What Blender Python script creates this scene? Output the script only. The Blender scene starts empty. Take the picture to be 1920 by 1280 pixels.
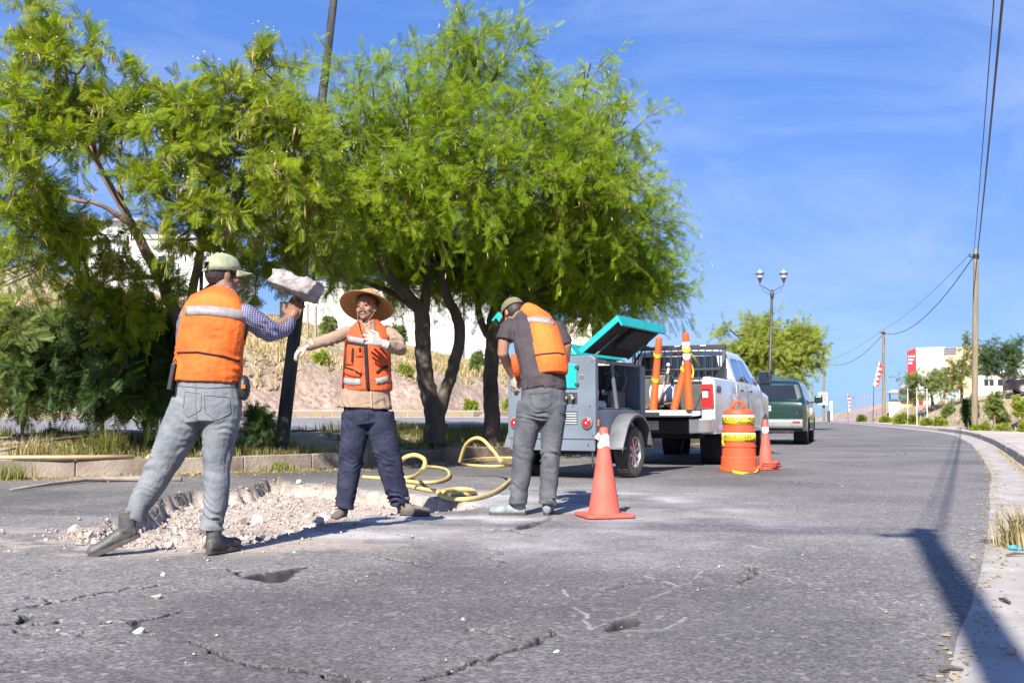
import bpy, bmesh, math, random
import numpy as np
from mathutils import Vector, Matrix, noise
from mathutils.bvhtree import BVHTree
R = math.radians
rng = np.random.default_rng(7)
random.seed(7)
scene = bpy.context.scene
COL = scene.collection

# ------------------------------------------------------------------ camera, sky, sun, exposure
F = 1950.0                      # focal length in photo pixels
PITCH = math.atan(137.0 / F)
CAMZ = 0.8
cam_data = bpy.data.cameras.new('camera')
cam = bpy.data.objects.new('camera', cam_data); COL.objects.link(cam)
cam_data.sensor_width = 36.0
cam_data.lens = 36.0 * F / 1920.0
cam_data.clip_start = 0.05
cam_data.clip_end = 6000
cam.location = (0, 0, CAMZ)
cam.rotation_euler = (R(90) + PITCH, 0, 0)
scene.camera = cam

SUN_AZ = 18.0                   # shadows run this many degrees right of straight ahead
SUN_EL = 38.0
world = bpy.data.worlds.new('World'); scene.world = world
world.use_nodes = True
wn = world.node_tree.nodes; wl = world.node_tree.links
for n in list(wn): wn.remove(n)
w_out = wn.new('ShaderNodeOutputWorld'); w_bg = wn.new('ShaderNodeBackground')
sky = wn.new('ShaderNodeTexSky'); sky.sky_type = 'NISHITA'
sky.sun_disc = False
sky.sun_elevation = R(SUN_EL); sky.sun_rotation = R(180 + SUN_AZ)
sky.altitude = 600; sky.air_density = 1.0; sky.dust_density = 0.35; sky.ozone_density = 3.0
tc = wn.new('ShaderNodeTexCoord')
mp = wn.new('ShaderNodeMapping'); mp.inputs['Scale'].default_value = (1.2, 3.6, 5.0)
mp.inputs['Rotation'].default_value = (0.25, 0.35, 0.55)
nz = wn.new('ShaderNodeTexNoise'); nz.inputs['Scale'].default_value = 2.3; nz.inputs['Detail'].default_value = 7
nz.inputs['Roughness'].default_value = 0.62; nz.inputs['Distortion'].default_value = 0.7
rp = wn.new('ShaderNodeValToRGB'); rp.color_ramp.elements[0].position = 0.42; rp.color_ramp.elements[1].position = 0.85
tint = wn.new('ShaderNodeMix'); tint.data_type = 'RGBA'; tint.blend_type = 'MULTIPLY'; tint.inputs[0].default_value = 1
tint.inputs[7].default_value = (1.85, 1.62, 1.80, 1)
mixc = wn.new('ShaderNodeMix'); mixc.data_type = 'RGBA'; mixc.inputs[7].default_value = (3.4, 4.0, 5.0, 1)
mul = wn.new('ShaderNodeMath'); mul.operation = 'MULTIPLY'; mul.inputs[1].default_value = 0.42
wl.new(tc.outputs['Generated'], mp.inputs[0]); wl.new(mp.outputs[0], nz.inputs['Vector'])
wl.new(nz.outputs[0], rp.inputs[0]); wl.new(rp.outputs[0], mul.inputs[0])
gam = wn.new('ShaderNodeGamma'); gam.inputs[1].default_value = 0.62; wl.new(sky.outputs[0], gam.inputs[0]); wl.new(gam.outputs[0], tint.inputs[6]); hs = wn.new('ShaderNodeHueSaturation'); hs.inputs['Saturation'].default_value = 1.7; wl.new(tint.outputs[2], hs.inputs['Color'])
def vm(op, a, b):
    n = wn.new('ShaderNodeVectorMath'); n.operation = op
    for i, v in enumerate((a, b)):
        if isinstance(v, tuple): n.inputs[i].default_value = v
        else: wl.new(v, n.inputs[i])
    return n.outputs[0]
CAP = (1.75, 3.9, 9.5)            # soft shoulder, so that the bright band at the horizon keeps its blue
soft_sky = vm('DIVIDE', vm('MULTIPLY', hs.outputs[0], tuple(1.22 * c for c in CAP)), vm('ADD', hs.outputs[0], CAP))
wl.new(soft_sky, mixc.inputs[6])
wl.new(mul.outputs[0], mixc.inputs[0])
wl.new(mixc.outputs[2], w_bg.inputs[0]); w_bg.inputs[1].default_value = 0.105
wl.new(w_bg.outputs[0], w_out.inputs[0])

sun_data = bpy.data.lights.new('sun', 'SUN'); sun = bpy.data.objects.new('sun', sun_data); COL.objects.link(sun)
sun_data.energy = 5.0; sun_data.angle = R(0.53); sun_data.color = (1.0, 0.95, 0.86)
ldir = Vector((math.sin(R(SUN_AZ)) * math.cos(R(SUN_EL)), math.cos(R(SUN_AZ)) * math.cos(R(SUN_EL)), -math.sin(R(SUN_EL))))
sun.rotation_euler = ldir.to_track_quat('-Z', 'Y').to_euler()
sun.location = (-5, -20, 20)
scene.view_settings.view_transform = 'Standard'
scene.view_settings.look = 'None'
scene.view_settings.gamma = 1
scene.view_settings.use_curve_mapping = False
scene.view_settings.exposure = 1.14

# ------------------------------------------------------------------ helpers: pixels of the photo to places in the world
def ray(px, py):
    cx = (px - 960) / F; cy = (640 - py) / F
    return cx, math.cos(PITCH) - cy * math.sin(PITCH), math.sin(PITCH) + cy * math.cos(PITCH)
def P(px, py, D):
    x, f, u = ray(px, py); t = D / f
    return Vector((x * t, D, CAMZ + u * t))
def G(px, py, z=0.0):
    x, f, u = ray(px, py); t = (z - CAMZ) / u
    return Vector((x * t, f * t, z))

# ------------------------------------------------------------------ helpers: objects
def tag(o, label=None, cat=None, group=None, kind=None):
    if label: o['label'] = label
    if cat: o['category'] = cat
    if group: o['group'] = group
    if kind: o['kind'] = kind
    return o
def thing(name, label, cat, loc=(0, 0, 0), rotz=0.0, group=None):
    o = bpy.data.objects.new(name, None); COL.objects.link(o)
    o.location = loc; o.rotation_euler = (0, 0, rotz); o.empty_display_size = 0.2
    return tag(o, label, cat, group)
def link_mesh(name, me, mat=None, parent=None):
    o = bpy.data.objects.new(name, me); COL.objects.link(o)
    if mat is not None and not me.materials: me.materials.append(mat)
    if parent is not None: o.parent = parent
    return o
def dup_tree(src, label=None, loc=None, rotz=None):
    def cp(o, par):
        c = o.copy(); COL.objects.link(c)
        if par is not None: c.parent = par
        for ch in list(o.children): cp(ch, c)
        return c
    r = cp(src, None)
    if label: r['label'] = label
    if loc is not None: r.location = loc
    if rotz is not None: r.rotation_euler = (0, 0, rotz)
    return r
def np_mesh(name, V, Fc, attrs=None, smooth=False):
    """V Nx3, Fc Mx3 or Mx4 arrays"""
    V = np.ascontiguousarray(V, dtype=np.float32); Fc = np.ascontiguousarray(Fc, dtype=np.int32)
    me = bpy.data.meshes.new(name); k = Fc.shape[1]
    me.vertices.add(len(V)); me.vertices.foreach_set('co', V.ravel())
    me.loops.add(Fc.size); me.loops.foreach_set('vertex_index', Fc.ravel())
    me.polygons.add(len(Fc)); me.polygons.foreach_set('loop_start', np.arange(0, Fc.size, k, dtype=np.int32))
    if smooth: me.polygons.foreach_set('use_smooth', np.ones(len(Fc), dtype=bool))
    me.update(calc_edges=True)
    if attrs:
        for an, av in attrs.items():
            a = me.attributes.new(an, 'FLOAT', 'POINT'); a.data.foreach_set('value', np.ascontiguousarray(av, dtype=np.float32))
    return me

class MB:
    def __init__(s): s.v = []; s.f = []
    def add(s, vs, fs):
        b = len(s.v); s.v += [tuple(v) for v in vs]; s.f += [tuple(b + i for i in f) for f in fs]
        return s
    def box(s, x0, y0, z0, x1, y1, z1):
        return s.add([(x0,y0,z0),(x1,y0,z0),(x1,y1,z0),(x0,y1,z0),(x0,y0,z1),(x1,y0,z1),(x1,y1,z1),(x0,y1,z1)],
              [(0,3,2,1),(4,5,6,7),(0,1,5,4),(1,2,6,5),(2,3,7,6),(3,0,4,7)])
    def hexa(s, p):
        return s.add(p, [(0,3,2,1),(4,5,6,7),(0,1,5,4),(1,2,6,5),(2,3,7,6),(3,0,4,7)])
    def prism(s, pts, axis, a, b):
        """polygon pts (2D) extruded along axis 'x','y','z' from a to b"""
        def m(p, t): return {'x': (t, p[0], p[1]), 'y': (p[0], t, p[1]), 'z': (p[0], p[1], t)}[axis]
        n = len(pts)
        return s.add([m(p, a) for p in pts] + [m(p, b) for p in pts],
              [tuple(range(n - 1, -1, -1)), tuple(range(n, 2 * n))] + [(i, (i + 1) % n, n + (i + 1) % n, n + i) for i in range(n)])
    def tube(s, pts, rad, n=8, hint=None, cap=True):
        """rad: number, list of numbers or list of (a,b); a lies along hint"""
        pts = [Vector(p) for p in pts]; m = len(pts)
        if not isinstance(rad, (list, tuple)): rad = [rad] * m
        vs = []; prev = None
        for i in range(m):
            t = (pts[min(i + 1, m - 1)] - pts[max(i - 1, 0)])
            t = t.normalized() if t.length > 1e-9 else Vector((0, 0, 1))
            if hint is not None: h = Vector(hint[i] if isinstance(hint, list) else hint)
            elif prev is not None: h = prev
            else: h = Vector((1, 0, 0)) if abs(t.x) < 0.8 else Vector((0, 1, 0))
            a = h - t * h.dot(t)
            a = a.normalized() if a.length > 1e-6 else t.orthogonal().normalized()
            b = t.cross(a); prev = a
            r = rad[i]; ra, rb = (r if isinstance(r, (list, tuple)) else (r, r))
            for k in range(n):
                an = 2 * math.pi * k / n
                vs.append(pts[i] + a * (math.cos(an) * ra) + b * (math.sin(an) * rb))
        fs = [(i * n + k, i * n + (k + 1) % n, (i + 1) * n + (k + 1) % n, (i + 1) * n + k) for i in range(m - 1) for k in range(n)]
        if cap: fs += [tuple(range(n - 1, -1, -1)), tuple(range((m - 1) * n, m * n))]
        return s.add(vs, fs)
    def lathe(s, prof, n=24, c=(0, 0, 0), axis='z', cap=True):
        m = len(prof); vs = []
        for r, h in prof:
            for k in range(n):
                an = 2 * math.pi * k / n; p, q = r * math.cos(an), r * math.sin(an)
                v = {'z': (p, q, h), 'y': (p, h, -q), 'x': (h, p, q)}[axis]
                vs.append((v[0] + c[0], v[1] + c[1], v[2] + c[2]))
        fs = [(i * n + k, i * n + (k + 1) % n, (i + 1) * n + (k + 1) % n, (i + 1) * n + k) for i in range(m - 1) for k in range(n)]
        if cap: fs += [tuple(range(n - 1, -1, -1)), tuple(range((m - 1) * n, m * n))]
        return s.add(vs, fs)
    def ball(s, c, r, n=12, rot=None):
        r = (r, r, r) if not isinstance(r, (list, tuple)) else r
        M = rot if rot is not None else Matrix.Identity(3); c = Vector(c)
        m = max(6, n // 2 + 1); vs = []
        for i in range(m):
            ph = math.pi * (i + 0.02) / (m - 1 + 0.04)
            for k in range(n):
                an = 2 * math.pi * k / n
                vs.append(c + M @ Vector((r[0] * math.sin(ph) * math.cos(an), r[1] * math.sin(ph) * math.sin(an), -r[2] * math.cos(ph))))
        fs = [(i * n + k, i * n + (k + 1) % n, (i + 1) * n + (k + 1) % n, (i + 1) * n + k) for i in range(m - 1) for k in range(n)]
        fs += [tuple(range(n - 1, -1, -1)), tuple(range((m - 1) * n, m * n))]
        return s.add(vs, fs)
    def xf(s, M):
        s.v = [tuple(M @ Vector(v)) for v in s.v]; return s
    def mesh(s, name='m'):
        me = bpy.data.meshes.new(name); me.from_pydata(s.v, [], s.f); me.update(); return me
    def build(s, name, mat, parent=None, smooth=False, bevel=0.0, seg=2, fixn=True, auto=None):
        me = s.mesh(name)
        if bevel > 0 or fixn:
            bm = bmesh.new(); bm.from_mesh(me)
            if fixn: bmesh.ops.recalc_face_normals(bm, faces=bm.faces)
            if bevel > 0:
                ed = [e for e in bm.edges if len(e.link_faces) == 2 and e.calc_face_angle(0) > 0.5]
                bmesh.ops.bevel(bm, geom=ed, offset=bevel, segments=seg, affect='EDGES', profile=0.5, clamp_overlap=True)
            bm.to_mesh(me); bm.free()
        if smooth: me.polygons.foreach_set('use_smooth', np.ones(len(me.polygons), dtype=bool)); me.update()
        if auto is not None: me.set_sharp_from_angle(angle=R(auto))
        return link_mesh(name, me, mat, parent)

def fuse(mb, voxel=0.008, it=4, fac=0.5):
    """one continuous surface out of overlapping closed pieces"""
    me = mb.mesh('tmp'); o = bpy.data.objects.new('tmp', me); COL.objects.link(o)
    m = o.modifiers.new('r', 'REMESH'); m.mode = 'VOXEL'; m.voxel_size = voxel; m.use_smooth_shade = True
    if it:
        m2 = o.modifiers.new('s', 'SMOOTH'); m2.iterations = it; m2.factor = fac
    dg = bpy.context.evaluated_depsgraph_get(); dg.update()
    out = bpy.data.meshes.new_from_object(o.evaluated_get(dg))
    bpy.data.objects.remove(o); bpy.data.meshes.remove(me)
    out.materials.clear()
    return out
def verts_np(me):
    a = np.empty(len(me.vertices) * 3, dtype=np.float32); me.vertices.foreach_get('co', a); return a.reshape(-1, 3)
def normals_np(me):
    a = np.empty(len(me.vertices) * 3, dtype=np.float32); me.vertices.foreach_get('normal', a); return a.reshape(-1, 3)
def displace(me, fn):
    V = verts_np(me); N = normals_np(me)
    d = np.array([fn(Vector(v)) for v in V], dtype=np.float32)
    me.vertices.foreach_set('co', (V + N * d[:, None]).astype(np.float32).ravel()); me.update()
    return me
def smooth_on(me):
    me.polygons.foreach_set('use_smooth', np.ones(len(me.polygons), dtype=bool)); me.update(); return me
def proj_patch(bvh, f, nu, nv, direc, off, thick=0.003):
    """grid f(u,v) thrown along direc onto a surface, lifted off it and given a thickness"""
    direc = Vector(direc).normalized(); vs = []; ok = []
    for j in range(nv + 1):
        for i in range(nu + 1):
            p = Vector(f(i / nu, j / nv)); h = bvh.ray_cast(p, direc)
            if h[0] is None: vs.append(p); ok.append(False)
            else:
                n = h[1]; n = -n if n.dot(direc) > 0 else n
                vs.append(h[0] + n * off - direc * 0.0005); ok.append(True)
    fs = []
    for j in range(nv):
        for i in range(nu):
            q = (j * (nu + 1) + i, j * (nu + 1) + i + 1, (j + 1) * (nu + 1) + i + 1, (j + 1) * (nu + 1) + i)
            if all(ok[k] for k in q):
                ps = [vs[k] for k in q]
                if max((ps[a] - ps[b]).length for a, b in ((0, 1), (1, 2), (2, 3), (3, 0))) < 0.14: fs.append(q)
    mb = MB(); mb.add(vs, fs)
    return mb
def add_noise_disp(p, amp, sc): return amp * noise.noise(p * sc)

# ------------------------------------------------------------------ helpers: materials
def mk(name):
    m = bpy.data.materials.new(name); m.use_nodes = True
    nt = m.node_tree; b = nt.nodes['Principled BSDF']
    return m, nt, b
def mat(name, col, rough=0.6, var=0.15, scale=8.0, bump=0.0, bscale=None, metal=0.0, spec=0.5, col2=None, coat=0.0, trans=0.0, stretch=None, detail=5):
    m, nt, b = mk(name)
    b.inputs['Roughness'].default_value = rough; b.inputs['Metallic'].default_value = metal
    b.inputs['Specular IOR Level'].default_value = spec
    if coat: b.inputs['Coat Weight'].default_value = coat; b.inputs['Coat Roughness'].default_value = 0.05
    if trans: b.inputs['Transmission Weight'].default_value = trans
    t = nt.nodes.new('ShaderNodeTexCoord'); mpn = nt.nodes.new('ShaderNodeMapping')
    nt.links.new(t.outputs['Object'], mpn.inputs[0])
    if stretch: mpn.inputs['Scale'].default_value = stretch
    n = nt.nodes.new('ShaderNodeTexNoise'); n.inputs['Scale'].default_value = scale; n.inputs['Detail'].default_value = detail
    nt.links.new(mpn.outputs[0], n.inputs['Vector'])
    mx = nt.nodes.new('ShaderNodeMix'); mx.data_type = 'RGBA'
    c = Vector(col[:3]); c2 = Vector(col2[:3]) if col2 else c * (1 - var)
    c1 = c if col2 else c * (1 + var)
    mx.inputs[6].default_value = (*c1, 1); mx.inputs[7].default_value = (*c2, 1)
    r = nt.nodes.new('ShaderNodeValToRGB'); r.color_ramp.elements[0].position = 0.34; r.color_ramp.elements[1].position = 0.68
    nt.links.new(n.outputs[0], r.inputs[0]); nt.links.new(r.outputs[0], mx.inputs[0]); nt.links.new(mx.outputs[2], b.inputs['Base Color'])
    if bump:
        n2 = nt.nodes.new('ShaderNodeTexNoise'); n2.inputs['Scale'].default_value = bscale or scale * 4; n2.inputs['Detail'].default_value = 4
        nt.links.new(mpn.outputs[0], n2.inputs['Vector'])
        bp = nt.nodes.new('ShaderNodeBump'); bp.inputs['Strength'].default_value = 0.6; bp.inputs['Distance'].default_value = bump
        nt.links.new(n2.outputs[0], bp.inputs['Height']); nt.links.new(bp.outputs[0], b.inputs['Normal'])
    return m
def leaf_mat(name, c1, c2, transl=0.45):
    m, nt, b = mk(name); nt.nodes.remove(b)
    out = nt.nodes['Material Output']
    a = nt.nodes.new('ShaderNodeAttribute'); a.attribute_name = 'rnd'
    mx = nt.nodes.new('ShaderNodeMix'); mx.data_type = 'RGBA'
    mx.inputs[6].default_value = (*c1, 1); mx.inputs[7].default_value = (*c2, 1)
    nt.links.new(a.outputs['Fac'], mx.inputs[0])
    p = nt.nodes.new('ShaderNodeBsdfPrincipled'); p.inputs['Roughness'].default_value = 0.5; p.inputs['Specular IOR Level'].default_value = 0.25
    t = nt.nodes.new('ShaderNodeBsdfTranslucent'); s = nt.nodes.new('ShaderNodeMixShader'); s.inputs[0].default_value = transl
    g = nt.nodes.new('ShaderNodeMix'); g.data_type = 'RGBA'; g.blend_type = 'MULTIPLY'; g.inputs[0].default_value = 1; g.inputs[7].default_value = (1.25, 1.15, 0.45, 1)
    nt.links.new(mx.outputs[2], p.inputs['Base Color']); nt.links.new(mx.outputs[2], g.inputs[6]); nt.links.new(g.outputs[2], t.inputs[0])
    nt.links.new(p.outputs[0], s.inputs[1]); nt.links.new(t.outputs[0], s.inputs[2]); nt.links.new(s.outputs[0], out.inputs[0])
    return m
# ------------------------------------------------------------------ the lie of the land
def spline(pts, n=12):
    out = []
    for i in range(len(pts) - 1):
        p0 = np.array(pts[max(i - 1, 0)], float); p1 = np.array(pts[i], float); p2 = np.array(pts[i + 1], float); p3 = np.array(pts[min(i + 2, len(pts) - 1)], float)
        for k in range(n):
            t = k / n
            out.append(0.5 * ((2 * p1) + (-p0 + p2) * t + (2 * p0 - 5 * p1 + 4 * p2 - p3) * t * t + (-p0 + 3 * p1 - 3 * p2 + p3) * t ** 3))
    out.append(np.array(pts[-1], float)); return np.array(out)
LEFT = spline([(-40, 5.5), (-22, 8.6), (-13, 10.9), (-6.5, 13.3), (-3.2, 15.4), (-0.3, 19.2), (2.6, 24), (6, 31), (10.2, 42), (16, 60), (21, 80), (28.5, 112), (38, 160), (50, 240)], 8)
RIGHT = spline([(-9, -18), (-3.6, -6.6), (-0.2, 0), (1.33, 3.23), (1.98, 4.5), (2.74, 6.07), (3.8, 8.34), (5.4, 11.8), (6.6, 14.4), (9.75, 21.8), (13.6, 31.2), (18.3, 44), (22.6, 60), (27.4, 80), (34.2, 112), (43, 160), (55, 240)], 8)   # edge of the asphalt
E2 = np.array([(-60.0, -39.4), (-10.0, 20.4), (-0.33, 32.0), (2.4, 43.0), (8.0, 62.0), (16, 90.0), (30, 140)])     # far kerb of the other carriageway
def sdist(x, y, poly):
    """distance to a polyline, positive on its left"""
    x = np.asarray(x, float); y = np.asarray(y, float)
    best = np.full(x.shape, 1e9); sg = np.ones(x.shape)
    for i in range(len(poly) - 1):
        ax, ay = poly[i]; bx, by = poly[i + 1]; dx, dy = bx - ax, by - ay; L2 = dx * dx + dy * dy
        t = np.clip(((x - ax) * dx + (y - ay) * dy) / L2, 0, 1)
        qx = x - ax - t * dx; qy = y - ay - t * dy; d = qx * qx + qy * qy
        m = d < best; best = np.where(m, d, best); sg = np.where(m, np.sign(dx * qy - dy * qx), sg)
    return np.sqrt(best) * np.where(sg == 0, 1, sg)
def sm(a, b, x):
    t = np.clip((x - a) / (b - a), 0, 1); return t * t * (3 - 2 * t)
def vnoise(x, y, sc, seed=0):
    """smooth value noise, vectorised"""
    x = np.asarray(x) * sc + 137.3 * seed; y = np.asarray(y) * sc + 71.9 * seed
    xi = np.floor(x).astype(np.int64); yi = np.floor(y).astype(np.int64); fx = x - xi; fy = y - yi
    fx = fx * fx * (3 - 2 * fx); fy = fy * fy * (3 - 2 * fy)
    def h(a, b):
        n = (a * 374761393 + b * 668265263 + seed * 974711) & 0x7fffffff
        n = ((n ^ (n >> 13)) * 1274126177) & 0x7fffffff
        n = n ^ (n >> 16)
        return (n & 0xffff) / 65535.0
    return (h(xi, yi) * (1 - fx) + h(xi + 1, yi) * fx) * (1 - fy) + (h(xi, yi + 1) * (1 - fx) + h(xi + 1, yi + 1) * fx) * fy
def fbm(x, y, sc, o=4, seed=0):
    s = 0; a = 1; t = 0
    for k in range(o):
        s = s + a * vnoise(x, y, sc * 2 ** k, seed + k); t += a; a *= 0.5
    return s / t
def drop(x, y):
    r = np.maximum(np.asarray(y, float) - 112.0, 0)
    return -np.where(r < 40, r * r * 0.0005, 0.8 + (r - 40) * 0.04)
def land(x, y):
    """height of the ground outside the road"""
    x = np.asarray(x, float); y = np.asarray(y, float)
    dl = sdist(x, y, LEFT); dr = -sdist(x, y, RIGHT); e2 = sdist(x, y, E2)
    # left: median, other carriageway, cut bank and hill
    e1 = -5.5 - e2                                   # distance short of the near edge of the other carriageway
    fr = np.clip(dl / np.maximum(dl + np.maximum(e1, 0.0), 0.3), 0, 1)
    z = 0.16 + 0.34 * sm(0.0, 1.0, fr) + 0.05 * (fbm(x, y, 0.9, 3, 3) - 0.5) * sm(0.3, 1.5, dl)
    road2 = 0.5 + 0.22 * np.clip((e2 + 5.5) / 5.5, 0, 1)
    z = np.where(e1 < 0, road2 - 0.03, z)
    fade = 1 - sm(6, 19, x - (y - 35) * 0.13) * sm(25, 45, y)
    rough = (fbm(x, y, 0.5, 5, 11) - 0.5)
    hill = 0.85 + fade * (1.35 * sm(1.3, 3.6, e2 + rough * 1.2) + 4.9 * np.clip((e2 - 2.6) / 21, 0, 1) + 2.2 * sm(20, 60, e2)) + rough * 0.7 * sm(1.2, 3, e2)
    z = np.where(e2 > 0.1, hill, z)
    # right: pavement, bank
    rr = (fbm(x, y, 0.35, 5, 21) - 0.5)
    bank = 0.13 + 1.25 * sm(2.3, 5.0, dr + rr * 1.5) + 1.6 * sm(4, 13, dr) + 0.5 * rr * sm(2.4, 4, dr)
    bank = np.where(dr < 2.9, -0.22 + 0.2 * sm(.8, 1.0, dr) + .14 * sm(2.2, 2.5, dr), bank)
    z = np.where(dr > 0.2, bank, z)
    inroad = (dl < 0.06) & (dr < 0.25)
    z = np.where(inroad, -0.35, z)
    return z + drop(x, y)
def zl(x, y): return float(land(np.array([x]), np.array([y]))[0])

# ------------------------------------------------------------------ materials of the ground
def road_material():
    m, nt, b = mk('asphalt'); N = nt.nodes; L = nt.links
    tcn = N.new('ShaderNodeTexCoord')
    def noise_(s, d=4, r=0.5):
        n = N.new('ShaderNodeTexNoise'); n.inputs['Scale'].default_value = s; n.inputs['Detail'].default_value = d; n.inputs['Roughness'].default_value = r
        L.new(tcn.outputs['Object'], n.inputs['Vector']); return n
    def ramp(src, a, ca, bb, cb):
        r = N.new('ShaderNodeValToRGB'); e = r.color_ramp.elements
        e[0].position = a; e[0].color = (*ca, 1); e[1].position = bb; e[1].color = (*cb, 1); L.new(src, r.inputs[0]); return r
    def mix(f, a, bb, mode='MIX'):
        x = N.new('ShaderNodeMix'); x.data_type = 'RGBA'; x.blend_type = mode
        if isinstance(f, float): x.inputs[0].default_value = f
        else: L.new(f, x.inputs[0])
        for i, c in ((6, a), (7, bb)):
            if isinstance(c, tuple): x.inputs[i].default_value = (*c, 1)
            else: L.new(c, x.inputs[i])
        return x.outputs[2]
    def attr(n):
        a = N.new('ShaderNodeAttribute'); a.attribute_name = n; return a.outputs['Fac']
    v = N.new('ShaderNodeTexVoronoi'); v.inputs['Scale'].default_value = 95; L.new(tcn.outputs['Object'], v.inputs['Vector'])
    sep = N.new('ShaderNodeSeparateColor'); L.new(v.outputs['Color'], sep.inputs[0])
    stone = ramp(sep.outputs[0], 0.15, (0.098, 0.093, 0.093), 0.95, (0.232, 0.220, 0.214))
    big = ramp(noise_(0.5, 6, 0.6).outputs[0], 0.35, (0.70, 0.70, 0.71), 0.68, (1.24, 1.22, 1.20))
    mid = ramp(noise_(7, 5, 0.6).outputs[0], 0.3, (0.86, 0.86, 0.87), 0.7, (1.12, 1.11, 1.10))
    c = mix(1.0, stone.outputs[0], big.outputs[0], 'MULTIPLY')
    c = mix(1.0, c, mid.outputs[0], 'MULTIPLY')
    v2 = N.new('ShaderNodeTexVoronoi'); v2.inputs['Scale'].default_value = 42; L.new(tcn.outputs['Object'], v2.inputs['Vector'])
    sp2 = N.new('ShaderNodeSeparateColor'); L.new(v2.outputs['Color'], sp2.inputs[0])
    chips = ramp(sp2.outputs[1], 0.93, (0, 0, 0), 0.97, (1, 1, 1))
    mm = N.new('ShaderNodeMath'); mm.operation = 'MULTIPLY'; mm.inputs[1].default_value = 0.55; L.new(chips.outputs[0], mm.inputs[0])
    c = mix(mm.outputs[0], c, (0.34, 0.31, 0.30))
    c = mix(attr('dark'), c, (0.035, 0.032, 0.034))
    dn = noise_(26, 6, 0.75); dm = N.new('ShaderNodeMath'); dm.operation = 'MULTIPLY_ADD'; dm.inputs[1].default_value = 1.5; dm.inputs[2].default_value = -0.75
    L.new(dn.outputs[0], dm.inputs[0]); da = N.new('ShaderNodeMath'); da.operation = 'ADD'; da.use_clamp = True
    L.new(dm.outputs[0], da.inputs[0]); L.new(attr('dust'), da.inputs[1])
    dx = N.new('ShaderNodeMath'); dx.operation = 'MULTIPLY'; L.new(da.outputs[0], dx.inputs[0]); L.new(attr('dust'), dx.inputs[1])
    c = mix(dx.outputs[0], c, (0.46, 0.44, 0.435))
    dirtc = ramp(noise_(18, 5, 0.7).outputs[0], 0.32, (0.23, 0.18, 0.145), 0.66, (0.47, 0.41, 0.36))
    c = mix(attr('dirt'), c, dirtc.outputs[0])
    L.new(c, b.inputs['Base Color']); b.inputs['Roughness'].default_value = 0.88; b.inputs['Specular IOR Level'].default_value = 0.25
    bp = N.new('ShaderNodeBump'); bp.inputs['Strength'].default_value = 0.35; bp.inputs['Distance'].default_value = 0.004
    L.new(v.outputs['Distance'], bp.inputs['Height'])
    n3 = noise_(60, 4, 0.7); bp2 = N.new('ShaderNodeBump'); bp2.inputs['Strength'].default_value = 0.18; bp2.inputs['Distance'].default_value = 0.006
    L.new(n3.outputs[0], bp2.inputs['Height']); L.new(bp.outputs[0], bp2.inputs['Normal']); L.new(bp2.outputs[0], b.inputs['Normal'])
    return m
M_road = road_material()
M_earth = mat('dry_earth', (0.34, 0.25, 0.18), 0.95, 0.0, 1.1, 0.03, 9, col2=(0.22, 0.17, 0.11), detail=9)
M_conc = mat('old_concrete', (0.40, 0.355, 0.32), 0.9, 0.0, 3.5, 0.006, 60, col2=(0.27, 0.235, 0.205), detail=9)
M_conc_pale = mat('pale_concrete', (0.46, 0.42, 0.37), 0.9, 0.0, 2.0, 0.004, 70, col2=(0.33, 0.29, 0.25), detail=9)
M_walk = mat('pavement_concrete', (0.44, 0.36, 0.32), 0.92, 0.0, 1.7, 0.004, 60, col2=(0.32, 0.265, 0.23), detail=9)
M_gut = mat('gutter_concrete', (0.40, 0.37, 0.345), 0.92, 0.0, 2.6, 0.008, 30, col2=(0.25, 0.225, 0.205), detail=10)
M_yellow_kerb = mat('worn_yellow_paint', (0.50, 0.36, 0.20), 0.85, 0.0, 2.2, 0.003, 40, col2=(0.42, 0.36, 0.30), detail=8)

# ------------------------------------------------------------------ terrain sheet
def polar(th, rr):
    T, Rr = np.meshgrid(th, rr); x = Rr * np.sin(T); y = Rr * np.cos(T)
    nr, nt_ = T.shape; i = np.arange(nr - 1)[:, None] * nt_ + np.arange(nt_ - 1)[None, :]
    Fc = np.stack([i, i + 1, i + nt_ + 1, i + nt_], -1).reshape(-1, 4)
    return x.ravel(), y.ravel(), Fc[:, ::-1]
th = np.concatenate([np.radians(np.linspace(-180, -36, 60, endpoint=False)), np.radians(np.linspace(-36, 36, 280, endpoint=False)), np.radians(np.linspace(36, 180, 61))])
rr = np.concatenate([np.geomspace(0.4, 8, 24, endpoint=False), np.geomspace(8, 200, 260, endpoint=False), np.geomspace(200, 5000, 30)])
x, y, Fc = polar(th, rr)
gz = land(x, y)
dl = sdist(x, y, LEFT); e2 = sdist(x, y, E2); dr = -sdist(x, y, RIGHT)
rock = np.clip(sm(1.4, 2.2, e2) * (1 - sm(2.1, 3.4, e2 + 1.2 * (fbm(x, y, 0.7, 3, 5) - 0.5))), 0, 1)
gz = gz + rock * 0.45 * (fbm(x, y, 1.8, 5, 31) - 0.5)
grassy = np.clip(sm(2.6, 4.5, e2) * 0.95 + sm(3, 6, dr) * 0.9 + 0.45 * sm(0.3, 1.2, dl) * (e2 < -5.5), 0, 1)
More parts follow.
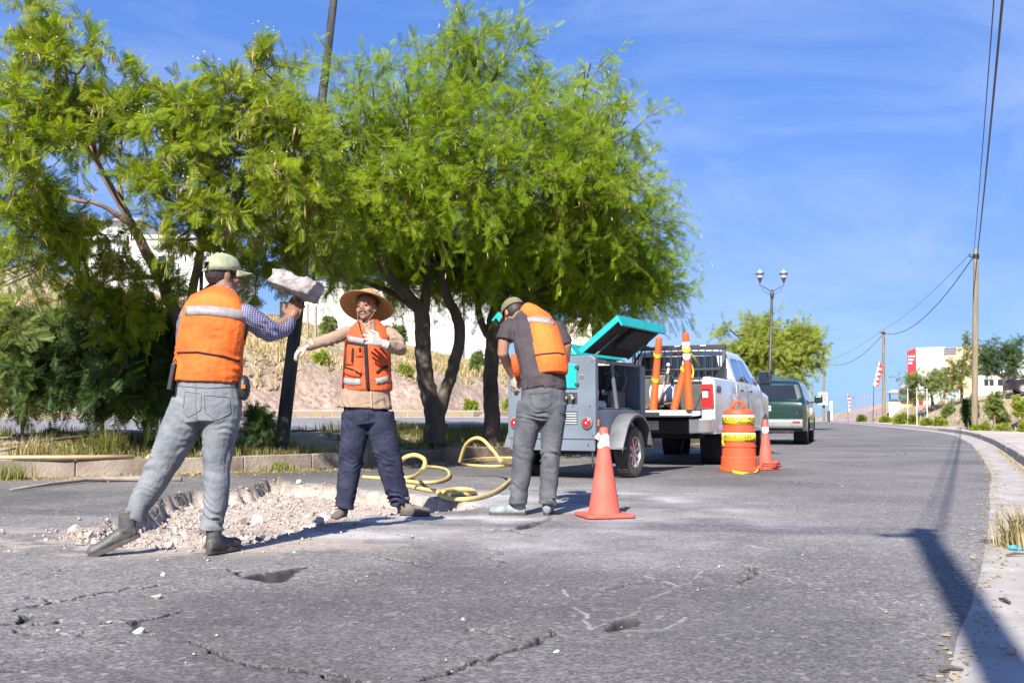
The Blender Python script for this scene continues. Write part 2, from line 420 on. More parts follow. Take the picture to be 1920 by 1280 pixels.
def ground_material():
    m, nt, b = mk('dry_ground'); N = nt.nodes; L = nt.links
    t = N.new('ShaderNodeTexCoord')
    def ns(s, d, a, ca, bb, cb):
        n = N.new('ShaderNodeTexNoise'); n.inputs['Scale'].default_value = s; n.inputs['Detail'].default_value = d; n.inputs['Roughness'].default_value = 0.65
        L.new(t.outputs['Object'], n.inputs['Vector']); r = N.new('ShaderNodeValToRGB'); e = r.color_ramp.elements
        e[0].position = a; e[0].color = (*ca, 1); e[1].position = bb; e[1].color = (*cb, 1); L.new(n.outputs[0], r.inputs[0]); return r.outputs[0], n.outputs[0]
    earth, _ = ns(2.2, 8, 0.33, (0.24, 0.17, 0.12), 0.66, (0.44, 0.35, 0.27))
    rocky, rn = ns(5.5, 8, 0.36, (0.24, 0.155, 0.115), 0.6, (0.50, 0.38, 0.31))
    straw, _ = ns(2.6, 9, 0.36, (0.25, 0.22, 0.12), 0.62, (0.52, 0.42, 0.26))
    def mx(fa, a, bb):
        x_ = N.new('ShaderNodeMix'); x_.data_type = 'RGBA'; at = N.new('ShaderNodeAttribute'); at.attribute_name = fa
        L.new(at.outputs['Fac'], x_.inputs[0]); L.new(a, x_.inputs[6]); L.new(bb, x_.inputs[7]); return x_.outputs[2]
    c = mx('rock', earth, rocky); c = mx('grassy', c, straw)
    L.new(c, b.inputs['Base Color']); b.inputs['Roughness'].default_value = 0.95; b.inputs['Specular IOR Level'].default_value = 0.1
    bp = N.new('ShaderNodeBump'); bp.inputs['Distance'].default_value = 0.12; bp.inputs['Strength'].default_value = 0.8
    L.new(rn, bp.inputs['Height']); L.new(bp.outputs[0], b.inputs['Normal'])
    return m
g = link_mesh('ground', np_mesh('ground', np.stack([x, y, gz], 1), Fc, {'rock': rock, 'grassy': grassy}, smooth=True), ground_material())
tag(g, kind='structure')

# ------------------------------------------------------------------ the road with its broken surface
HOLE = [G(*p)[:2] for p in ((296,936),(330,922),(400,915),(440,918),(470,909),(500,897),(520,894),(548,905),(600,906),(650,913),(720,921),(800,930),(860,938),(905,948),(870,958),(800,962),(700,966),(650,972),(600,988),(560,1000),(480,1018),(400,1026),(320,1030),(230,1028),(150,1020),(95,1008),(140,992),(215,978),(262,962),(290,950))]
HOLE = np.array([tuple(p) for p in HOLE])
def poly_sd(x, y, pl):
    """inside distance of a polygon, positive inside"""
    d = np.full(x.shape, 1e9); ins = np.zeros(x.shape, bool); n = len(pl)
    for i in range(n):
        ax, ay = pl[i]; bx, by = pl[(i + 1) % n]; dx, dy = bx - ax, by - ay
        t = np.clip(((x - ax) * dx + (y - ay) * dy) / (dx * dx + dy * dy), 0, 1)
        d = np.minimum(d, (x - ax - t * dx) ** 2 + (y - ay - t * dy) ** 2)
        c = ((ay > y) != (by > y)) & (x < (bx - ax) * (y - ay) / (by - ay + 1e-12) + ax); ins ^= c
    return np.sqrt(d) * np.where(ins, 1, -1)
def hole_field(x, y):
    jx = x + 0.24 * (fbm(x, y, 4, 4, 41) - 0.5); jy = y + 0.3 * (fbm(x, y, 5, 4, 42) - 0.5)
    sd = poly_sd(jx, jy, HOLE)
    # the back rim is steep, the front one runs out over debris
    ang = np.interp(x, [-4.5, -3.5, -2.4, -1.4, -0.4, 0.2], [7.0, 7.0, 7.2, 7.9, 8.6, 8.9])
    front = 1 - sm(0.0, 0.7, y - ang)
    w = 0.045 + 0.06 * fbm(x, y, 7, 3, 45) + 0.75 * front
    dep = 0.15 * sm(0, 1, np.clip(sd, 0, None) / w) * sm(-0.3, 0.6, y - ang + 0.35) + 0.05 * sm(0, 0.25, sd) * front
    return sd, dep
def road_z(x, y):
    x = np.asarray(x, float); y = np.asarray(y, float)
    z = 0.022 * (fbm(x, y, 0.45, 3, 51) - 0.5)
    r = np.hypot(x, y)
    z = z * (1 - sm(30, 60, r))
    sd, dep = hole_field(x, y)
    deb = sm(-0.02, 0.2, sd)
    z = z - dep + deb * (0.045 * (fbm(x, y, 4.5, 4, 61) - 0.5) + 0.025 * (fbm(x, y, 18, 3, 63) - 0.5))
    return z
def rz(x, y): return float(road_z(np.array([x]), np.array([y]))[0])

CRACKS = [  # photo points, width m, depth m
 ([(0,1078),(60,1073),(120,1068),(180,1063)], .02, .03),
 ([(0,1147),(60,1134),(100,1128),(150,1118),(200,1108),(250,1100),(300,1094),(330,1090)], .022, .05),
 ([(50,1115),(100,1128)], .014, .03),
 ([(0,1168),(35,1168),(48,1155),(60,1148)], .035, .06), ([(62,1166),(90,1166),(120,1160)], .025, .04),
 ([(170,1201),(250,1200)], .012, .02), ([(0,1255),(40,1254)], .02, .03), ([(60,1166),(150,1190),(160,1180)], .012, .02),
 ([(243,1168),(248,1163),(262,1160),(285,1158),(315,1150),(350,1138)], .024, .05), ([(190,1167),(205,1163)], .03, .05),
 ([(325,1195),(380,1205),(420,1228),(450,1238),(500,1248),(560,1256),(620,1262),(700,1280)], .026, .05),
 ([(600,1264),(660,1277),(720,1290)], .024, .05),
 ([(695,1040),(730,1046),(780,1054),(825,1060),(880,1060),(905,1057),(918,1045),(940,1032),(965,1020)], .018, .04),
 ([(695,1040),(720,1033),(770,1022)], .02, .04),
 ([(775,1278),(810,1266),(850,1252),(890,1237),(930,1225),(955,1218),(1000,1202),(1030,1190),(1075,1172)], .026, .05),
 ([(870,1170),(910,1180),(955,1190),(1000,1200)], .016, .03),
 ([(1050,1098),(1100,1101),(1160,1099),(1200,1091),(1230,1084)], .024, .04),
 ([(1390,1092),(1402,1078),(1408,1066),(1420,1060)], .024, .045), ([(1408,1066),(1385,1056)], .018, .03), ([(1408,1066),(1424,1067)], .03, .045),
 ([(840,990),(900,992),(962,991),(975,986),(1000,978),(1030,971),(1060,964),(1120,958),(1170,950),(1205,942)], .018, .04),
 ([(640,985),(700,993),(760,1003),(830,1013)], .012, .02), ([(830,1013),(880,1006),(962,990)], .012, .02),
 ([(965,990),(1000,1003),(1015,1000)], .018, .03), ([(1400,900),(1450,902),(1500,905),(1560,908),(1600,911)], .05, .03),
 ([(415,1064),(450,1081)], .02, .03), ([(560,1066),(592,1058)], .02, .03),
 ([(900,1022),(930,1030)], .012, .02), ([(1320,1100),(1390,1095)], .01, .015), ([(650,868+200),(700,1075),(740,1072)], .01, .015),
 ([(95,1007),(120,1013)], .03, .03), ([(200,980),(150,998),(115,1012)], .03, .04),
 ([(1500,1192),(1560,1210)], .008, .01), ([(1240,960),(1330,965),(1420,975)], .008, .01),
 ([(1640,860),(1700,850),(1760,852)], .03, .01),
]
PALE = [  # mortar coloured filled cracks
 ([(1058,1104),(1066,1118),(1080,1140),(1095,1162),(1105,1178)], .035), ([(1110,1178),(1150,1158),(1200,1133),(1250,1108),(1300,1084),(1370,1050)], .022),
 ([(1195,1073),(1240,1086),(1270,1096)], .03), ([(1240,1098),(1305,1112)], .02), ([(1200,1128),(1235,1132)], .018), ([(1262,1080),(1320,1085),(1385,1097)], .018),
 ([(1250,1176),(1290,1152),(1300,1146)], .03), ([(1180,1180),(1240,1178)], .03), ([(1230,1158),(1260,1140)], .02), ([(1284,1096),(1330,1103)], .014),
 ([(1400,1065),(1480,1082),(1492,1092)], .02), ([(745,1104),(790,1098)], .02), ([(1580,912),(1610,895)], .03), ([(1700,925),(1745,938)], .03), ([(1618,904),(1660,906)], .06),
 ([(1400,1020),(1440,1028),(1480,1026)], .05),
]
POTS = [  # small pot holes: polygon in the photo, depth
 ([(450,1081),(480,1074),(520,1070),(545,1064),(575,1060),(560,1068),(548,1078),(530,1090),(505,1092),(478,1086)], .075),
 ([(1130,1178),(1150,1166),(1170,1160),(1190,1158),(1200,1163),(1192,1172),(1165,1178),(1140,1182)], .085),
 ([(244,1163),(266,1158),(262,1170),(248,1182)], .05), ([(33,1168),(50,1152),(62,1150),(50,1166)], .05),
 ([(964,992),(972,984),(1010,976),(1040,968),(1030,976),(990,990)], .05),
]
th = np.concatenate([np.radians(np.linspace(-88, -30, 40, endpoint=False)), np.radians(np.linspace(-30, 30, 480, endpoint=False)), np.radians(np.linspace(30, 70, 26))])
rr = np.concatenate([np.geomspace(0.7, 2.6, 20, endpoint=False), np.geomspace(2.6, 13, 560, endpoint=False), np.geomspace(13, 240, 150)])
x, y, Fc = polar(th, rr)
dl = sdist(x, y, LEFT); dr = -sdist(x, y, RIGHT)
keepv = (dl < 0.12) & (dr < 0.10)
kf = keepv[Fc].all(1); Fc = Fc[kf]; used = np.unique(Fc); remap = -np.ones(len(x), int); remap[used] = np.arange(len(used))
x = x[used]; y = y[used]; dl = dl[used]; dr = dr[used]; Fc = remap[Fc]
z = road_z(x, y); sd, dep = hole_field(x, y)
dirt = sm(-0.03, 0.06, sd)
# trails of rubble and dust around the dig
def soft(px, py, rx, ry):
    c = G(px, py); return np.exp(-(((x - c.x) / rx) ** 2 + ((y - c.y) / ry) ** 2))
blotch = fbm(x, y, 3.0, 5, 71)
dirt = np.clip(dirt + sm(0.5, 0.62, blotch + 0.25 * soft(200, 1005, 1.0, 0.7) + 0.2 * soft(480, 1012, .7, .4)) * np.clip(soft(200, 1005, 1.3, .7) + soft(450, 1020, 1.0, .35) + soft(150, 1030, 1, .3), 0, 1) * 0.8, 0, 1)
dust = 0.95 * soft(780, 972, .85, .35) + 0.6 * soft(620, 1000, .9, .3) + 0.5 * soft(900, 1010, 1.7, .9) + 0.55 * soft(860, 930, 1.8, 1.4) + 0.55 * soft(1100, 930, 2.2, 2.4) + 0.38 * soft(150, 975, 2, .8) + 0.42 * soft(1280, 980, 1.8, 2.0) + .3 * soft(400, 1050, 1.8, .4) + 0.22 * soft(1500, 1180, .8, .9)
dust = np.clip(dust * 0.82 * (0.1 + 1.5 * fbm(x, y, 2.6, 6, 77)), 0, .9)
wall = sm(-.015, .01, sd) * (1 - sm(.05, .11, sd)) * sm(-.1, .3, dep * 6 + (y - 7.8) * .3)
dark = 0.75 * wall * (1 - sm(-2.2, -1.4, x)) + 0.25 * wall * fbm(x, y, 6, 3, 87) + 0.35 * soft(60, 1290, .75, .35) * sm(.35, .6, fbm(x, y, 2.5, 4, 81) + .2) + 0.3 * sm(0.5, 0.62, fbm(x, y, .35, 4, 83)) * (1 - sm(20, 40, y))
def fractal(pts, it=3, amp=0.13):
    pts = [np.array(p) for p in pts]
    for k in range(it):
        out = [pts[0]]
        for a, b_ in zip(pts[:-1], pts[1:]):
            d = b_ - a; L_ = np.hypot(*d); nrm = np.array([-d[1], d[0]])
            out += [(a + b_) / 2 + nrm * rng.normal(0, amp), b_]
        pts = out
    return pts
def seg_min(pts, wmax):
    """distance of nearby vertices to a polyline"""
    P_ = np.array(pts); lo = P_.min(0) - wmax; hi = P_.max(0) + wmax
    idx = np.where((x > lo[0]) & (x < hi[0]) & (y > lo[1]) & (y < hi[1]))[0]
    d = np.full(len(idx), 1e9); xx = x[idx]; yy = y[idx]; tt = np.zeros(len(idx)); n = len(P_) - 1
    for i in range(n):
        ax, ay = P_[i]; dx, dy = P_[i + 1] - P_[i]; L2 = dx * dx + dy * dy + 1e-12
        t = np.clip(((xx - ax) * dx + (yy - ay) * dy) / L2, 0, 1); q = np.hypot(xx - ax - t * dx, yy - ay - t * dy)
        m_ = q < d; d = np.where(m_, q, d); tt = np.where(m_, (i + t) / n, tt)
    return idx, d, tt
for pl, w, dp in CRACKS:
    pts = fractal([tuple(G(*p)[:2]) for p in pl]); idx, d, tt = seg_min(pts, 0.25)
    wv = w * 0.42 * (0.3 + 1.0 * fbm(x[idx], y[idx], 6, 3, 91)) * sm(0, .12, tt) * sm(0, .12, 1 - tt) + 1e-4
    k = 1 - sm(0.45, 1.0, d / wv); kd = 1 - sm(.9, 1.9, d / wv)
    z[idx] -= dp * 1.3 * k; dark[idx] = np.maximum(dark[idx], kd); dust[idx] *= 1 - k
    # one lip stands a few millimetres proud, the edge is ravelled
    z[idx] += 0.0012 * np.exp(-(d / (0.05 + w)) ** 2) * (1 - k)
    rv = sm(.52, .7, fbm(x[idx], y[idx], 22, 2, 93)) * (1 - sm(.01, .06, d)); z[idx] -= 0.006 * rv
for pl, w in PALE:
    pts = fractal([tuple(G(*p)[:2]) for p in pl], 3, .05); idx, d, tt = seg_min(pts, 0.2)
    wv = w * 0.32 * (0.3 + 1.4 * fbm(x[idx], y[idx], 7, 3, 95)) + 1e-4
    k = (1 - sm(0.5, 1.2, d / wv)) * sm(.3, .5, fbm(x[idx], y[idx], 12, 3, 97))
    z[idx] += 0.002 * k; dust[idx] = np.maximum(dust[idx], 0.68 * k)
for pl, dp in POTS:
    pg = np.array([tuple(G(*p)[:2]) for p in pl]); lo = pg.min(0) - .2; hi = pg.max(0) + .2
    idx = np.where((x > lo[0]) & (x < hi[0]) & (y > lo[1]) & (y < hi[1]))[0]
    xx = x[idx] + .03 * (fbm(x[idx], y[idx], 14, 3, 98) - .5); yy = y[idx] + .05 * (fbm(x[idx], y[idx], 14, 3, 99) - .5)
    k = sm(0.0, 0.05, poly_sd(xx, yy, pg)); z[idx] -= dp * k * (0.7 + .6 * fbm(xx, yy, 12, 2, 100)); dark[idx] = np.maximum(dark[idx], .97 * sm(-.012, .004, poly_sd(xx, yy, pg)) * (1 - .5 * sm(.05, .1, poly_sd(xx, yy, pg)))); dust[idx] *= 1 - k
# strip of leaf litter and soil along the left kerb is laid on top; the right edge is ragged
z = z - 0.02 * sm(-0.02, 0.08, dr + 0.1 * (fbm(x, y, 6, 3, 101) - .5)) + drop(x, y)
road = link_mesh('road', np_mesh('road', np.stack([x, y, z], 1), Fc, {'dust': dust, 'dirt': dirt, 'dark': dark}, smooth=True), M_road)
tag(road, kind='structure')

# ------------------------------------------------------------------ strips that follow a curve: kerbs, pavement, gutter, other road
def offset_curve(poly, d):
    T = np.gradient(poly, axis=0); T /= np.linalg.norm(T, axis=1)[:, None]
    return poly + np.stack([-T[:, 1], T[:, 0]], 1) * d
def resample(poly, step, a=None, b=None):
    s = np.concatenate([[0], np.cumsum(np.linalg.norm(np.diff(poly, axis=0), axis=1))])
    a = 0 if a is None else a; b = s[-1] if b is None else b
    n = max(2, int((b - a) / step)); q = np.linspace(a, b, n)
    return np.stack([np.interp(q, s, poly[:, 0]), np.interp(q, s, poly[:, 1])], 1), q
def strip(name, poly, prof, material, side=1, step=0.25, jit=0.004, attrs=None, a=None, b=None, zf=None):
    """prof: list of (offset, z); swept along the curve"""
    c, q = resample(poly, step, a, b); T = np.gradient(c, axis=0); T /= np.linalg.norm(T, axis=1)[:, None]
    Nn = np.stack([-T[:, 1], T[:, 0]], 1) * side; V = []; m = len(prof)
    for o_, z_ in prof:
        p = c + Nn * o_; zz = z_ + drop(p[:, 0], p[:, 1]) + jit * (fbm(p[:, 0], p[:, 1], 3, 3, 7) - .5) * 2
        if zf is not None: zz = zz + zf(p[:, 0], p[:, 1])
        V.append(np.column_stack([p, zz]))
    V = np.stack(V, 1); n = len(c); i = np.arange(n - 1)[:, None] * m + np.arange(m - 1)[None, :]
    Fq = np.stack([i, i + 1, i + m + 1, i + m], -1).reshape(-1, 4)
    if side < 0: Fq = Fq[:, ::-1]
    o = link_mesh(name, np_mesh(name, V.reshape(-1, 3), Fq[:, ::-1]), material); tag(o, kind='structure'); return o
# right: concrete gutter, kerb, pavement
strip('gutter', RIGHT, [(-0.03, -0.012), (0.0, 0.006), (0.12, 0.002), (0.24, -0.004), (0.36, -0.002), (0.52, 0.0)], M_gut, -1, 0.12, 0.008)
# kerb stones, each a piece of the kerb
kerb_R = thing('kerb', None, None, (0, 0, 0)); kerb_R['kind'] = 'structure'
def kerb_stones(poly, o0, o1, z0, z1, a, b_, length, material, parent, side, mat2=None):
    c, q = resample(poly, length, a, b_)
    for i in range(len(c) - 1):
        p, r = c[i], c[i + 1]; t = (r - p); L_ = np.hypot(*t); t /= L_
        def nrm(k):
            tt = c[min(k + 1, len(c) - 1)] - c[max(k - 1, 0)]; tt = tt / np.hypot(*tt); return np.array([-tt[1], tt[0]]) * side
        nn, n2 = nrm(i), nrm(i + 1); g_ = 0.004; p = p + t * g_; r = r - t * g_; mb = MB(); dz = float(drop(p[0], p[1])); dz2 = float(drop(r[0], r[1]))
        j = lambda: rng.normal(0, 0.004); h1 = z1 + j()
        co = [(*(p + nn * o0), z0 + dz), (*(r + n2 * o0), z0 + dz2), (*(r + n2 * o1), z0 + dz2), (*(p + nn * o1), z0 + dz),
              (*(p + nn * (o0 + .02 + j())), h1 + dz), (*(r + n2 * (o0 + .02 + j())), h1 + j() + dz2), (*(r + n2 * o1), h1 + dz2), (*(p + nn * o1), h1 + dz)]
        mb.hexa(co); mb.build('kerb_stone', material, parent, bevel=0.014, seg=1)
kerb_stones(RIGHT, 0.5, 0.66, -0.1, 0.15, 12, 75, 1.5, M_conc, kerb_R, -1)
strip('kerb', RIGHT, [(0.5, -0.1), (0.505, 0.14), (0.53, 0.15), (0.66, 0.15), (0.66, -0.1)], M_conc, -1, 1.0, 0.002, a=75)
strip('kerb', RIGHT, [(0.5, -0.1), (0.505, 0.14), (0.53, 0.15), (0.66, 0.15), (0.66, -0.1)], M_conc, -1, 0.5, 0.002, b=12)
walk = thing('pavement', None, None, (0, 0, 0)); walk['kind'] = 'structure'
def slabs(poly, o0, o1, z_, a, b_, length, material, parent, side):
    c, q = resample(poly, length, a, b_)
    for i in range(len(c) - 1):
        p, r = c[i], c[i + 1]; t = (r - p); t /= np.hypot(*t)
        def nrm(k):
            k0 = max(k - 1, 0); k1 = min(k + 1, len(c) - 1); tt = c[k1] - c[k0]; tt /= np.hypot(*tt); return np.array([-tt[1], tt[0]]) * side
        n0, n1 = nrm(i), nrm(i + 1); p = p + t * .01; r = r - t * .01; mb = MB(); zz = z_ + rng.normal(0, .004)
        d0 = float(drop(*p)); d1 = float(drop(*r))
        mb.hexa([(*(p + n0 * o0), z_ - .12 + d0), (*(r + n1 * o0), z_ - .12 + d1), (*(r + n1 * o1), z_ - .12 + d1), (*(p + n0 * o1), z_ - .12 + d0),
                 (*(p + n0 * o0), zz + d0), (*(r + n1 * o0), zz + d1), (*(r + n1 * o1), zz + d1), (*(p + n0 * o1), zz + d0)])
        mb.build('slab', material, parent, bevel=0.008, seg=1)
slabs(RIGHT, 0.665, 2.45, 0.145, 10, 120, 2.0, M_walk, walk, -1)
# left: median kerb with stones, litter strip beside it
kerb_L = thing('kerb', None, None, (0, 0, 0)); kerb_L['kind'] = 'structure'
sL = np.concatenate([[0], np.cumsum(np.linalg.norm(np.diff(LEFT, axis=0), axis=1))])
M_kerbL = mat('median_kerb_concrete', (0.33, 0.27, 0.22), 0.95, 0.0, 1.7, 0.02, 22, col2=(0.13, 0.10, 0.08), detail=9)
kerb_stones(LEFT, 0.0, 0.16, -0.2, 0.21, 14, 95, 1.1, M_kerbL, kerb_L, 1)
strip('kerb', LEFT, [(0.0, -0.1), (0.01, 0.20), (0.03, 0.21), (0.16, 0.21), (0.16, -0.1)], M_kerbL, 1, 1.0, 0.002, a=95)
# other carriageway and its far kerb
nearline = offset_curve(E2, -5.45)
def lin(poly, step=1.0): return resample(poly, step)[0]
strip('opposite_road', lin(E2[:5]), [(0.0, 0.726), (1.3, 0.674), (2.7, 0.618), (4.1, 0.562), (5.45, 0.508)], mat('far_asphalt', (0.20, 0.19, 0.20), 0.9, 0.12, 0.8, 0, detail=6), -1, 1.0, 0.004)
M_gutter2 = mat('white_edge_gutter', (0.52, 0.48, 0.44), 0.9, 0.15, 1.3)
strip('opposite_gutter', lin(E2[:5]), [(0.0, 0.732), (0.35, 0.718)], M_gutter2, -1, 1.0, 0.003)
kerb_F = thing('opposite_kerb', None, None, (0, 0, 0)); kerb_F['kind'] = 'structure'
sE = float(np.hypot(*(E2[1] - E2[0])))
kerb_stones(E2, 0.0, 0.35, 0.5, 0.90, sE - 8, sE + 22, 2.4, M_yellow_kerb, kerb_F, 1)
strip('opposite_pavement', lin(E2[:5]), [(0.36, 0.9), (0.37, 0.915), (1.25, 0.93), (1.3, 0.8)], M_conc_pale, 1, 1.0, 0.01)
# ------------------------------------------------------------------ trees
M_bark = mat('dark_bark', (0.065, 0.05, 0.04), 0.95, 0.0, 5, 0.03, 22, col2=(0.13, 0.105, 0.085), stretch=(1, 1, 0.25), detail=8)
M_twig = mat('brown_twig', (0.16, 0.105, 0.07), 0.9, 0.25, 6)
M_mesq = leaf_mat('fine_bright_leaf', (0.14, 0.27, 0.006), (0.32, 0.42, 0.012), 0.55)
M_mesq_far = leaf_mat('far_yellow_green_leaf', (0.20, 0.27, 0.03), (0.33, 0.36, 0.07), 0.45)
M_leuc = leaf_mat('feather_leaf', (0.11, 0.21, 0.010), (0.36, 0.42, 0.03), 0.55)
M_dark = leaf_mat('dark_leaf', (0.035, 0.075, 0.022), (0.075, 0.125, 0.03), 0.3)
M_olive = leaf_mat('olive_leaf', (0.12, 0.17, 0.04), (0.22, 0.26, 0.08), 0.4)
M_pod = leaf_mat('seed_pod', (0.20, 0.13, 0.05), (0.36, 0.30, 0.13), 0.25)
M_catkin = leaf_mat('pale_catkin', (0.34, 0.32, 0.10), (0.48, 0.42, 0.17), 0.35)
M_flower = mat('cream_flower', (0.52, 0.50, 0.33), 0.8, 0.08, 30)

def unit(v): return v / (np.linalg.norm(v, axis=-1, keepdims=True) + 1e-9)
def frond_template(npair, L, leafl, leafw, sweep=0.45):
    """a feather of narrow leaflets along a rachis, tip at +x, lying in xy"""
    tris = []
    for k in range(npair):
        s = (k + 0.7) / npair * L; sc = 1 - 0.5 * abs((k + .5) / npair - 0.45)
        for sd_ in (-1, 1):
            dx = sweep * leafl * sc; dy = sd_ * leafl * sc
            tris.append([(s - leafw * .75, 0, 0), (s + leafw * .75 + dx * .3, dy * .25, 0), (s + dx, dy, -0.16 * leafl)])
    return np.array(tris)          # n,3,3
def place_fronds(T, pos, d, up, sc, r=None):
    """copies of a template at pos, pointing along d"""
    n = len(pos); d = unit(d); s = unit(np.cross(up, d)); u = np.cross(d, s)
    M = np.stack([d, s, u], 2) * sc[:, None, None]            # n,3,3
    V = np.einsum('nij,tkj->ntki', M, T) + pos[:, None, None, :]
    K = T.shape[0]; k = T.shape[1]; V = V.reshape(-1, 3)
    Fc = np.arange(n * K * k).reshape(-1, k)
    rnd = np.repeat(rng.random(n) * .75, K * k) + np.repeat(rng.random(n * K) * .25, k) if r is None else np.repeat(r, K * k)
    return V, Fc, rnd
def tubes_np(segs, n=3):
    """segs: list of (points array m,3 ; radii m) -> joined thin tubes"""
    Vs = []; Fs = []; b = 0
    for pts, rad in segs:
        m = len(pts); T = np.gradient(pts, axis=0); T = unit(T); h = np.array([.31, .22, .92]) if abs(T[0, 2]) < .8 else np.array([1., .1, 0])
        a = unit(h - T * (T @ h)[:, None]); c = np.cross(T, a); an = np.arange(n) * 2 * np.pi / n
        ring = pts[:, None, :] + (a[:, None, :] * np.cos(an)[None, :, None] + c[:, None, :] * np.sin(an)[None, :, None]) * np.asarray(rad)[:, None, None]
        i = np.arange(m - 1)[:, None] * n + np.arange(n)[None, :]; j = np.arange(m - 1)[:, None] * n + (np.arange(n)[None, :] + 1) % n
        Vs.append(ring.reshape(-1, 3)); Fs.append(np.stack([i, j, j + n, i + n], -1).reshape(-1, 4) + b); b += m * n
    return np.concatenate(Vs), np.concatenate(Fs)
def bez(p0, p1, p2, n=7):
    t = np.linspace(0, 1, n)[:, None]; return (1 - t) ** 2 * p0 + 2 * t * (1 - t) * p1 + t * t * p2
def trunk_mesh(polys, base):
    """polys: list of (list of points, radii); bark lumps"""
    mb = MB()
    for pts, rad in polys:
        c = spline([tuple(p) for p in pts], 5); rr_ = np.interp(np.linspace(0, 1, len(c)), np.linspace(0, 1, len(rad)), rad)
        c = c + rng.normal(0, 0.006, c.shape) * (rr_[:, None] / .1)
        mb.tube([Vector(p) - base for p in c], list(rr_), 10)
    me = mb.mesh('trunk')
    displace(me, lambda p: 0.012 * noise.noise(p * 9) + 0.006 * noise.noise(Vector((p.x * 30, p.y * 30, p.z * 8))))
    return smooth_on(me)
def crown(root, base, limbs_from, lobes, leafmat, tmpl, nsec=9, nter=8, nfr=6, tl=(.3, .65), droop=.35, frs=(.8, 1.3), limb_r=.05, extra=None, sec_r=.012, twigs=True, barkmat=None, seed=1):
    """limbs to each lobe, branches, twigs, and feathery leaves along the twigs"""
    global rng
    rng = np.random.default_rng(seed)
    base = np.array(base); limbs = []; thin = []; FP = []; FD = []; ends = []
    A = np.array([tuple(p) for p in limbs_from])
    for (cx, cy, cz, rx, ry, rz_, dens) in lobes:
        c = np.array([cx, cy, cz]); a = A[np.argmin(np.linalg.norm(A - c, axis=1) + 0.0)]
        mid = (a + c) / 2 + np.array([0, 0, .18 * np.linalg.norm(c - a)]) + rng.normal(0, .12, 3)
        lp = bez(a, mid, c, 9); lp[1:-1] += rng.normal(0, .025, (7, 3)); limbs.append((lp, np.linspace(limb_r, sec_r, 9)))
        ns = max(3, int(nsec * dens))
        for k in range(ns):
            v = unit(rng.normal(0, 1, 3)); q = c + v * np.array([rx, ry, rz_]) * rng.uniform(.45, 1.0) ** .6
            s = lp[rng.integers(4, 9)]
            m_ = (s + q) / 2 + rng.normal(0, .1, 3) + np.array([0, 0, .08])
            sp = bez(s, m_, q, 6); thin.append((sp, np.linspace(sec_r, .005, 6)))
            for t in range(nter):
                u0 = sp[rng.integers(1, 6)] if t else sp[-1]
                out = unit(u0 - c + v * .3 + 1e-3); dd = unit(out * .75 + rng.normal(0, .55, 3) + np.array([0, 0, .22])); L_ = rng.uniform(*tl)
                e = u0 + dd * L_ + np.array([0, 0, -droop * L_ * rng.random()])
                tp = bez(u0, u0 + dd * L_ * .55 + np.array([0, 0, .05]), e, 5); thin.append((tp[::2], np.linspace(.005, .0025, 3))); ends.append(e)
                tt = np.linspace(.15, 1, nfr)
                for w in tt:
                    i0 = min(int(w * 4), 3); p_ = tp[i0] + (tp[i0 + 1] - tp[i0]) * (w * 4 - i0)
                    FP.append(p_); FD.append(unit(tp[i0 + 1] - tp[i0]) * .9 + rng.normal(0, .6, 3) + np.array([0, 0, -.12]))
    FP = np.array(FP); FD = np.array(FD); n = len(FP)
    up = np.tile(np.array([-.22, -.75, .75]), (n, 1)) + rng.normal(0, .55, (n, 3))
    V, Fq, rn = place_fronds(tmpl, FP - base, FD, up, rng.uniform(frs[0], frs[1], n))
    o = link_mesh('crown', np_mesh('crown', V, Fq, {'rnd': rn}), leafmat, root); o['kind'] = 'stuff'
    V, Fq = tubes_np([(a - base, r) for a, r in limbs], 7)
    link_mesh('limbs', np_mesh('limbs', V, Fq, smooth=True), barkmat or M_bark, root)
    V, Fq = tubes_np([(a - base, r) for a, r in (thin if twigs else thin[::3])], 3)
    t = link_mesh('twigs', np_mesh('twigs', V, Fq), M_twig if twigs else (barkmat or M_bark), root); t['kind'] = 'stuff'
    return np.array(ends)
def lobe(px, py, D, r, rd=None, rz_=None, dens=1.0):
    px = 1100 + (px - 1100) * .72 if (1100 < px < 1330 and D > 17) else px
    p = P(px, py, D); return (p.x, p.y, p.z, r, rd or r * 1.1, rz_ or r * .8, dens)
def hang(name, root, base, pts, length, width, material, n_each=(3, 7), spread=.06, down=1.0, seed=3):
    g_ = np.random.default_rng(seed); ps = []; ds = []
    for p in pts:
        for k in range(g_.integers(*n_each)):
            ps.append(p + g_.normal(0, spread, 3)); ds.append(np.array([0, 0, -down]) + g_.normal(0, .28, 3))
    ps = np.array(ps) - np.array(base); ds = np.array(ds); n = len(ps)
    T = np.array([[(0, -width * .3, 0), (length * .5, -width * .5, 0), (length, 0, 0), (length * .5, width * .5, 0)]])
    V, Fq, rn = place_fronds(T, ps, ds, g_.normal(0, 1, (n, 3)) + .01, g_.uniform(.6, 1.25, n), g_.random(n))
    o = link_mesh(name, np_mesh(name, V, Fq, {'rnd': rn}), material, root); o['kind'] = 'stuff'; return o

